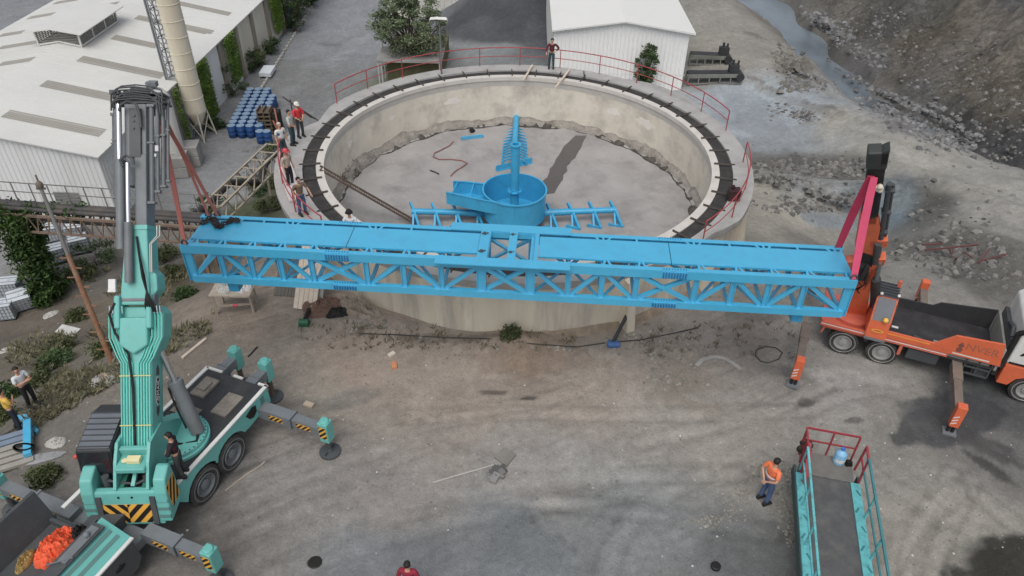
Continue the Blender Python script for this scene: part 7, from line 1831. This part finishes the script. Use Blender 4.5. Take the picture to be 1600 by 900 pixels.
rod("steel_bar", (388, 558), (402, 543), .03, DARK, "short dark bar on the ground behind the crane's end", "bar")
pts = [G(*q) + Vector((0, 0, .035)) for q in [(2, 683), (30, 668), (60, 655), (95, 640), (130, 622), (160, 602), (185, 588)]]
mb = MB().tube([p - pts[0] for p in pts], .03, 6); tag(mb.build("hose", DARK, loc=pts[0], smooth=50), "long dark hose lying along the top of the slope behind the man in white", "hose")
pts = [G(*q) + Vector((0, 0, .03)) for q in [(560, 522), (620, 524), (690, 528), (760, 530), (830, 538), (900, 543), (950, 536), (1000, 532), (1050, 522), (1090, 513)]]
mb = MB().tube([p - pts[0] for p in pts], .022, 6); tag(mb.build("cable", DARK, loc=pts[0], smooth=50), "thin dark cable along the ground at the foot of the tank", "cable")
pts = [G(*q) + Vector((0, 0, .03)) for q in [(1188, 565), (1180, 556), (1182, 547), (1196, 542), (1212, 544), (1222, 552), (1216, 562), (1200, 568), (1188, 565)]]
mb = MB().tube([p - pts[0] for p in pts], .02, 6); tag(mb.build("wire_loop", DARK, loc=pts[0], smooth=50), "thin dark wire loop lying on the ground left of the orange truck", "wire")
pts = [G(*q) + Vector((0, 0, .02)) for q in [(1088, 572), (1098, 562), (1115, 558), (1130, 560), (1145, 568), (1158, 578)]]
mb = MB()
for a, c in zip(pts[:-1], pts[1:]): mb.bar(a - pts[0], c - pts[0], .16, .02)
tag(mb.build("white_strip", mat("dusty_white_strip", s2l(148, 146, 142), .8, var=.2), loc=pts[0]), "dusty white curved strip lying on the ground right of the tank", "strip")
pts = [G(*q) + Vector((0, 0, .03)) for q in [(352, 768), (372, 752), (392, 738), (408, 728), (414, 722)]]
mb = MB().tube([p - pts[0] for p in pts], .025, 6); tag(mb.build("rope", WOOD, loc=pts[0], smooth=50), "thin pale rope lying on the ground right of the crane's wheels", "rope")
# blue pump with its pipe leaning on the tank
p = G(957, 541); c = PY(1000, 452, p.y + 2.0) - p
t = thing("drain_pump", "small blue pump with a dark pipe leaning up against the tank's outer wall", "pump", p)
mb = MB(); mb.box((0, 0, .12), (.34, .26, .22)); mb.cyl((-.2, -.05, .14), (.26, -.05, .14), .11, n=12); mb.build("pump_body", mat("dusty_blue_pump", s2l(62, 98, 150), .6, var=.25, vscale=6), t, bevel=.02)
MB().cyl((0, 0, .2), c, .07, n=10).build("pipe", DARK, t, smooth=40)
# work table with bags, planks leaning at the tank, green winch
lg_ = [P(362, 496, 0), P(380, 497, 0), P(396, 484, 0), P(345, 484, 0)]
tc = P(372, 484, 0); tb_ = thing("work_table", "rough wooden work table standing under the left end of the blue bridge", "table", tc)
TT = .95
for k, (x, y) in enumerate(((-.72, -.32), (.66, -.12), (.62, .5), (-.7, .42))): MB().bar((x, y, 0), (x * .96, y * .96, TT), .08, .08).build("leg", WOOD, tb_)
mb = MB(); mb.bx(-.8, .76, -.42, .55, TT, TT + .06); mb.build("top", WOOD, tb_)
mb = MB(); mb.bar((-.7, -.3, .4), (.64, -.1, .4), .05, .07); mb.bar((.64, -.1, .4), (.6, .5, .4), .05, .07); mb.build("brace", WOOD, tb_)
for i, (x, y, sx, sy, mt, lab) in enumerate(((-.25, .1, .42, .36, PL1, "white and red printed bags heaped on the left of the work table"), (.35, .15, .36, .34, mat("off_white_bag", s2l(206, 204, 200), .6, var=.2, vscale=6), "crumpled off white bag on the right of the work table"))):
    lump_cloth("cement_bag", tc + Vector((x, y, TT + .06)), sx, sy, .3, mt, 41 + i, lab, "bag")
p = P(370, 480, 1.35); mb = MB(); mb.box((-.1, .1, 0), (.16, .1, .03)); tag(mb.build("red_packet", mat("red_print", s2l(214, 60, 80), .6), loc=p), "small red packet lying on the bags of the work table", "packet")
def leaning(name, base, w, top_z, dy, n, mt, label, cat, rz=0):
    b0_ = P(*base, 0); t = thing(name, label, cat, b0_, (0, 0, rz)); 
    for k in range(n):
        x = -w / 2 + w * (k + .5) / n; mb = MB(); mb.bar((x, 0, .02), (x + .1, dy, top_z), w / n * .92, .03, up=(0, -1, .3)); mb.build("board", mt, t)
    return t
leaning("plank_stack", (476, 484), .95, 2.3, 1.6, 5, WOODP, "pale wide planks leaning up against the tank's left foot", "planks", -.15)
leaning("sheet_stack", (497, 480), .35, 2.3, 1.3, 2, mat("grey_corrugated", s2l(150, 152, 146), .6), "grey narrow sheets leaning right beside the pale planks", "sheets", -.15)
leaning("sheet_stack", (444, 463), .85, 1.1, 1.2, 6, mat("dark_ribbed_sheet", s2l(92, 90, 84), .7), "dark ribbed sheets leaning left of the pale planks", "sheets", -.05)
p = P(475, 508, 0); t = thing("winch", "small green motor winch with a black hose on the ground below the leaning planks", "winch", p)
mb = MB(); mb.cyl((-.16, 0, .14), (.2, 0, .14), .14, n=14); mb.box((.02, 0, .05), (.4, .26, .08)); mb.build("motor", mat("winch_green", s2l(36, 96, 70), .5), t, smooth=40)
mb = MB(); mb.tube([(.05, .1, .2), (.1, .4, .3), (.05, .7, .2)], .09, 8); mb.build("hose", BLACK, t, smooth=50)
p = G(530, 492); lump_cloth("tyre_scrap", p, .5, .22, .4, BLACK, 51, "black rubber scrap lying in the pit at the tank's left foot", "scrap", rotz=.2)
p = G(507, 482); lump_cloth("soil_heap", p, .9, .6, .5, mat("reddish_soil", s2l(112, 88, 76), .95, var=.2), 52, "small heap of reddish soil beside the leaning planks", "soil heap")
p = G(560, 485); lump_cloth("plastic_cover", p, 1.3, .5, .5, mat("dusty_brown_cover", s2l(142, 130, 116), .85, var=.25), 53, "dusty brown crumpled cover lying against the tank's left foot", "cover", rotz=-.6)
# white board lying on the rim walkway by the men
a = [P(*q, 2.53) for q in [(436, 268), (452, 250), (478, 312), (452, 316)]]; c = sum(a, Vector()) / 4
mb = MB(); mb.add([tuple(p - c) for p in a] + [tuple(p - c + Vector((0, 0, .08))) for p in a], [(3, 2, 1, 0), (4, 5, 6, 7)] + [(i, (i + 1) % 4, (i + 1) % 4 + 4, i + 4) for i in range(4)])
tag(mb.build("insulation_board", mat("white_red_board", s2l(206, 200, 200), .6, var=.2, vscale=4, dirt=s2l(170, 110, 110), dirt_amt=.4, dscale=2), loc=c), "white and pinkish board lying on the left rim walkway at the men's feet", "board")
p = P(1145, 312, 2.5); mb = MB(); mb.box((0, 0, .28), (.5, .4, .5)); mb.cyl((-.1, 0, .53), (-.1, 0, .7), .08, n=10); tag(mb.build("junction_box", mat("dark_red_box", s2l(60, 36, 40), .6), loc=p, bevel=.03), "dark box standing on the right rim beside the red railing", "box")
for i, (px, py) in enumerate(((492, 180), (484, 172), (470, 195))):
    pass
a = P(497, 188, 2.55); mb = MB()
for k in range(3): mb.bar((-.2 * k, .15 * k, 0), (-1.5 - .2 * k, .55 + .25 * k, .75), .05, .05)
mb.bar((-.9, .3, -.6), (-.9, .3, .5), .05, .05); mb.bar((-1.4, .6, -.6), (-1.4, .6, .8), .05, .05)
tag(mb.build("stair_rail", mat("dark_stair_steel", s2l(72, 62, 60), .7), loc=a), "dark stair handrails at the left back of the rim behind the man in red", "handrail")
a = P(443, 240, 2.5); mb = MB(); mb.bar((0, 0, 0), (-.2, .5, 2.0), .06, .06); mb.bar((.25, .1, 0), (-.3, .3, 1.5), .08, .04); tag(mb.build("wooden_props", mat("reddish_wood", s2l(168, 104, 80), .8), loc=a), "reddish timbers standing at the left rim railing by the man in blue", "timber")
# rusty red frame and debris behind the truck
p = G(1495, 405); mb = MB()
for k in range(7): mb.bar((rn.uniform(-1.6, 1.2), rn.uniform(-.8, .8), .15 + rn.random() * .3), (rn.uniform(-1.6, 1.8), rn.uniform(-.8, .8), .3 + rn.random() * .4), .06, .06)
tag(mb.build("scrap_bars", mat("rusty_red_bars", s2l(104, 62, 60), .8), loc=p), "tangle of rusty red bars among the rubble behind the orange truck", "scrap")
# kerb stones along the factory road
k0 = None
for i, (px, py) in enumerate([(404 + 3.2 * k, 147 - 5.2 * k) for k in range(29)]):
    p = P(px, py, -5.5)
    if k0 is None:
        mb = MB(); mb.box((0, 0, .08), (.22, .5, .2)); k0 = mb.build("kerb_stone", mat("pale_kerb", s2l(158, 156, 150), .85, var=.2), loc=p, bevel=.02); tag(k0, "pale kerb stone in the row along the edge of the factory road", "kerb stone", "kerb stones along the road")
    else:
        o = k0.copy(); COL.objects.link(o); o.location = p
slab("concrete_strip", [(1100, 130), (1120, 128), (1150, 128), (1112, 135)], .02, CONC, "pale concrete strip at the near end of the small conveyors", "slab")
# ------------------------------------------------------------------ people
def skin_obj(name, verts, edges, radii, mt, parent, sub=2, roots=(0,)):
    me = bpy.data.meshes.new(name); me.from_pydata([tuple(v) for v in verts], edges, []); me.materials.append(mt)
    o = bpy.data.objects.new(name, me); COL.objects.link(o); o.parent = parent
    s = o.modifiers.new("skin", 'SKIN'); s.use_smooth_shade = True
    if not me.skin_vertices: 
        bpy.context.view_layer.objects.active = o
    sv = me.skin_vertices[0].data
    for i, r in enumerate(radii):
        sv[i].radius = r if isinstance(r, tuple) else (r, r); sv[i].use_root = i in roots
    u = o.modifiers.new("smooth", 'SUBSURF'); u.levels = sub; u.render_levels = sub
    return o
SKIN = mat("skin", s2l(196, 146, 118), .6, var=.05); SKIN2 = mat("skin_tan", s2l(172, 122, 96), .6, var=.05)
HAIRD = mat("dark_hair", s2l(34, 30, 28), .7); HAIRG = mat("grey_hair", s2l(186, 180, 172), .7)
SHOE = mat("work_boot", s2l(44, 42, 42), .7)
def cloth(n, c): return mat("cloth_" + n, s2l(*c), .85, var=.1, vscale=6)
def person(loc, rz, label, shirt, trousers, hair='dark', arms='down', sleeves=.5, h=1.75, hat=None, vest=None, lean=0.0, stride=.0, skin=SKIN, lowered=False, belly=1.0, turn=0.0, band=None):
    """standing figure facing +y in its own space, 1.75 m before scaling; one continuous skin body, clothes as children"""
    t = thing("person", label, "person", loc, (0, 0, rz)); k = h / 1.75; t.scale = (k, k, k)
    V = lambda x, y, z: Vector((x, y + lean * (z - .9), z))
    pel = V(0, 0, .95); wai = V(0, .0, 1.1); che = V(0, .01, 1.30); nek = V(0, .0, 1.47); hb = V(0, .015, 1.56); hm = V(0, .03, 1.64); ht = V(0, .02, 1.715)
    def leg(s):
        f = stride * s
        return [Vector((s * .095, 0, .90)), Vector((s * .11, .03 + f * .5, .50)), Vector((s * .125, f - .02, .09)), Vector((s * .14, f + .13, .04))]
    def arm(s):
        sh = V(s * .19, 0, 1.415)
        a = arms[0 if s < 0 else 1] if isinstance(arms, tuple) else arms
        if a == 'down': el, wr = V(s * .26, -.02, 1.14), V(s * .27, .06, .90)
        elif a == 'hips': el, wr = V(s * .40, -.06, 1.18), V(s * .20, .08, 1.02)
        elif a == 'crossed': el, wr = V(s * .25, .10, 1.16), V(-s * .08, .24, 1.20)
        elif a == 'behind': el, wr = V(s * .29, -.10, 1.16), V(s * .05, -.19, .98)
        elif a == 'forward': el, wr = V(s * .24, .12, 1.18), V(s * .16, .36, 1.10)
        elif a == 'rail': el, wr = V(s * .30, .12, 1.17), V(s * .30, .36, 1.02)
        else: el, wr = V(s * .25, .08, 1.14), V(s * .1, .22, 1.0)
        d = (wr - el).normalized(); return [sh, el, wr, wr + d * .085]
    vs = [pel, wai, che, nek, hb, hm, ht]; es = [(0, 1), (1, 2), (2, 3), (3, 4), (4, 5), (5, 6)]
    rs = [(.125, .09), (.12 * belly, .09), (.135, .09), .05, .062, (.078, .092), (.06, .07)]
    nose = V(.0, .03, 1.625) + Vector((math.sin(-turn) * .1, math.cos(turn) * .1, 0))
    vs.append(nose); es.append((5, 7)); rs.append(.012)
    for s in (-1, 1):
        L_ = leg(s); b = len(vs); vs += L_; es += [(0, b), (b, b + 1), (b + 1, b + 2), (b + 2, b + 3)]; rs += [.085, .055, .04, .03]
    roots = [0]; hands = []
    for s in (-1, 1):
        A = arm(s); b = len(vs); vs += A; es += [(2, b), (b, b + 1), (b + 1, b + 2), (b + 2, b + 3)]; rs += [.052, .040, .028, (.036, .022)]
        d = (A[3] - A[2]).normalized(); sd_ = d.cross(Vector((0, 1, 0)) if abs(d.y) < .8 else Vector((0, 0, 1))).normalized(); dn = d.cross(sd_)
        for q, ln in ((-.028, .062), (-.010, .075), (.009, .078), (.027, .068)):     # four fingers rooted in the palm, then the thumb from its side
            f0 = A[3] - d * .01 + sd_ * q; i = len(vs); vs += [f0, f0 + d * ln * .55 + dn * .008, f0 + d * ln * .85 + dn * .03]; es += [(i, i + 1), (i + 1, i + 2)]; rs += [.009, .0085, .007]; roots.append(i)
        f0 = A[2] + d * .03 + sd_ * .03; i = len(vs); vs += [f0, f0 + d * .03 + sd_ * .03, f0 + d * .06 + sd_ * .035 + dn * .012]; es += [(i, i + 1), (i + 1, i + 2)]; rs += [.011, .010, .008]; roots.append(i)
    body = skin_obj("body", vs, es, rs, skin, t, 1, roots)
    # face details and ears
    mb = MB(Matrix.Translation(hm) @ Matrix.Rotation(turn, 4, 'Z'))
    for s in (-1, 1):
        e_ = MB(mb.M); e_.ball((s * .032, .082, .0), .011, 6, 5); e_.build("eye", HAIRD, body)
    e_ = MB(mb.M); e_.bx(-.025, .025, .083, .092, -.058, -.048); e_.build("mouth", mat("lips", s2l(150, 90, 80), .6), body)
    mb = MB(Matrix.Translation(hm) @ Matrix.Rotation(turn, 4, 'Z'))
    for s in (-1, 1):
        e_ = MB(mb.M); e_.ball((s * .082, -.005, -.01), .028, 6, 5, (.4, .8, 1.2)); e_.build("ear", skin, body, smooth=60)
    # shirt
    vs = [pel + Vector((0, 0, .02)), wai, che, V(0, 0, 1.435)]; es = [(0, 1), (1, 2), (2, 3)]; rs = [(.155, .118), (.15 * belly, .115 * belly), (.165, .118), (.085, .07)]
    for s in (-1, 1):
        A = arm(s); b = len(vs); e = A[1]; vs += [A[0], A[0].lerp(e, .55), e.lerp(A[2], max(0, sleeves - .5) * 1.9) if sleeves > .5 else A[0].lerp(e, .55 + sleeves * .5)]
        es += [(2, b), (b, b + 1), (b + 1, b + 2)]; rs += [.075, .066, .056]
        if sleeves > .5: vs[b + 1] = e; 
    skin_obj("shirt", vs, es, rs, shirt, t)
    if vest:
        vs = [wai + Vector((0, 0, -.02)), che, V(0, 0, 1.42)]; sv = skin_obj("vest", vs + [V(-.15, 0, 1.4), V(.15, 0, 1.4)], [(0, 1), (1, 2), (1, 3), (1, 4)], [(.165, .13), (.18, .135), (.09, .08), .085, .085], vest, t)
        if band: mb = MB(Matrix.Translation(V(0, 0, 1.16)) @ Matrix.Diagonal((1.0, .78, 1, 1))); mb.lathe([(.192, -.03), (.196, -.03), (.196, .03), (.192, .03)], 24, closed=True); mb.build("reflective_band", mat("reflective_band", s2l(214, 214, 208), .4), sv)
    # trousers
    vs = [V(0, 0, 1.02), pel]; es = [(0, 1)]; rs = [(.148, .112), (.150, .115)]
    for s in (-1, 1):
        L_ = leg(s); b = len(vs); vs += [L_[0] + Vector((0, 0, -.04)), L_[1], L_[2] + Vector((0, 0, .02))]; es += [(1, b), (b, b + 1), (b + 1, b + 2)]; rs += [.098, .077, .066]
    skin_obj("trousers", vs, es, rs, trousers, t)
    for s in (-1, 1):
        L_ = leg(s); f = L_[2]
        mb = MB(); mb.prism([(-.1, 0), (.2, 0), (.2, .05), (.1, .09), (.02, .13), (-.09, .13)], 'x', -.05, .05); mb.v = [(x + f.x, y + f.y, z) for x, y, z in mb.v]
        mb.build("boot", SHOE, t, bevel=.02)
    c = hm + Vector((0, -.012, .035))
    if hat:
        mb = MB(Matrix.Translation(c + Vector((0, .01, .015))) @ Matrix.Rotation(turn, 4, 'Z'))
        pr = [(.112, -.03), (.116, .0), (.104, .06), (.07, .1), (.001, .115)]
        mb.lathe(pr, 18); mb.lathe([(.112, -.03), (.001, -.03)], 18)
        if hat[0] == 'cap': mb.prism([(-.08, .08), (.08, .08), (.07, .16), (.0, .19), (-.07, .16)], 'z', -.03, -.012)
        else: mb.lathe([(.11, -.03), (.145, -.035), (.145, -.025), (.11, -.02)], 18, closed=True)
        mb.build("cap" if hat[0] == 'cap' else "helmet", hat[1], t, smooth=40)
    if hair:
        mb = MB(Matrix.Translation(c) @ Matrix.Rotation(turn, 4, 'Z'))
        mb.ball((0, -.012, .0), .104, 12, 8, (.92, 1.0, .92)); 
        # keep the face free: flatten the front lower part of the cap of hair
        L2 = (Matrix.Translation(c) @ Matrix.Rotation(turn, 4, 'Z')); inv = L2.inverted()
        out = []
        for v in mb.v:
            p = inv @ Vector(v)
            if p.z < .02 and p.y > -.03: p.y = min(p.y, -.03 + .06 * max(0, p.z + .04)); 
            if p.z < -.07: p.z = -.07
            out.append(tuple(L2 @ p))
        mb.v = out
        mb.build("hair", HAIRG if hair == 'grey' else HAIRD, t, smooth=60)
    return t
RED = cloth("red", (206, 40, 52)); MAROON = cloth("maroon", (86, 34, 46)); GREYW = cloth("light_grey", (178, 182, 178)); BLUEV = cloth("blue", (62, 94, 158)); BEIGE = cloth("beige", (172, 158, 142))
BROWN = cloth("brown", (120, 100, 80)); WHT = cloth("white", (206, 212, 216)); YELS = cloth("yellow", (216, 172, 52)); NAVY = cloth("navy", (40, 44, 58)); JEAN = cloth("jeans", (70, 92, 132)); DGREY = cloth("dark_grey", (60, 64, 66)); DGREEN = cloth("dark_teal", (52, 74, 82)); BLK = cloth("black", (38, 38, 42)); ORV = cloth("orange", (240, 118, 62)); BLKS = cloth("black_shirt", (44, 38, 44))
Z = 2.5
def face(p, q):    # turn so that a figure at p looks at q
    return math.atan2(-(q[0] - p[0]), q[1] - p[1])
cen = (TCX, TCY)
def stand(px, py, z, look, *a, **k):
    p = P(px, py, z); return person(p, face(p, look), *a, **k)
stand(861, 107, Z, (1.5, 20), "man in a dark maroon shirt and teal trousers leaning at the far rim railing", MAROON, DGREEN, arms=('hips', 'rail'), sleeves=.9)
stand(471, 214, Z, (0, 22), "man in a bright red shirt and white cap at the left back of the rim", RED, DGREY, hair=None, hat=('cap', cloth("white_cap", (220, 216, 206))), arms='front', sleeves=.6)
stand(459, 226, Z, (0, 30), "man in a pale grey shirt standing close beside the man in red", GREYW, DGREEN, arms=('down', 'front'), sleeves=.6)
stand(445, 247, Z, (3, 20), "grey haired man in a blue waistcoat at the left rim", cloth("white_shirt", (206, 208, 206)), DGREEN, hair='grey', vest=BLUEV, arms='down', sleeves=.3, belly=1.15)
stand(455, 291, Z, (6, 20), "man in a beige shirt and red cap standing on the left rim walkway", BEIGE, BLK, hair=None, hat=('cap', cloth("red_cap", (206, 70, 80))), arms=('down', 'down'), sleeves=.4, belly=1.1)
stand(474, 335, Z, (4, 12), "man in a brown shirt and blue jeans leaning over the left front rim", BROWN, JEAN, arms=('rail', 'down'), sleeves=.5, lean=.1)
# head seen above the bridge deck: he stands on the near rim
s = P(545, 330, Z + 1.7); person(Vector((s.x, s.y, Z)), face(s, (s.x + .3, 0)), "man in a white shirt and black helmet just above the blue bridge", WHT, BLK, hair=None, hat=('helmet', cloth("black_helmet", (40, 36, 38))), arms=('front', 'front'), sleeves=.4)
stand(53, 633, 0, (-8, 14), "dark haired man in a white t-shirt with folded arms at the left edge", WHT, BLK, arms='crossed', sleeves=.4, turn=-.5)
stand(31, 669, 0, (-13, 20), "man in a yellow t-shirt and dark trousers at the left picture edge", YELS, NAVY, arms=('front', 'crossed'), sleeves=.4, belly=1.15)
stand(1192, 783, 0, (14.5, 17), "man in an orange vest and jeans with hands behind his back beside the gangway", ORV, JEAN, vest=ORV, band=True, arms='behind', sleeves=.4, h=1.95)
s = P(636, 884, 1.62); person(Vector((s.x, s.y, 0)), face(s, (-1, 24)), "man in a dark red shirt seen from behind at the bottom edge", cloth("dark_red", (140, 28, 54)), NAVY, arms='down', sleeves=.6)
dp = P(288, 742, 1.66); person(dp, face(dp, (-3, 24)) + 2.2, "man in a dark red and black jacket standing on the crane's deck below the boom", BLKS, DGREY, arms=('front', 'front'), sleeves=.95, vest=MAROON)
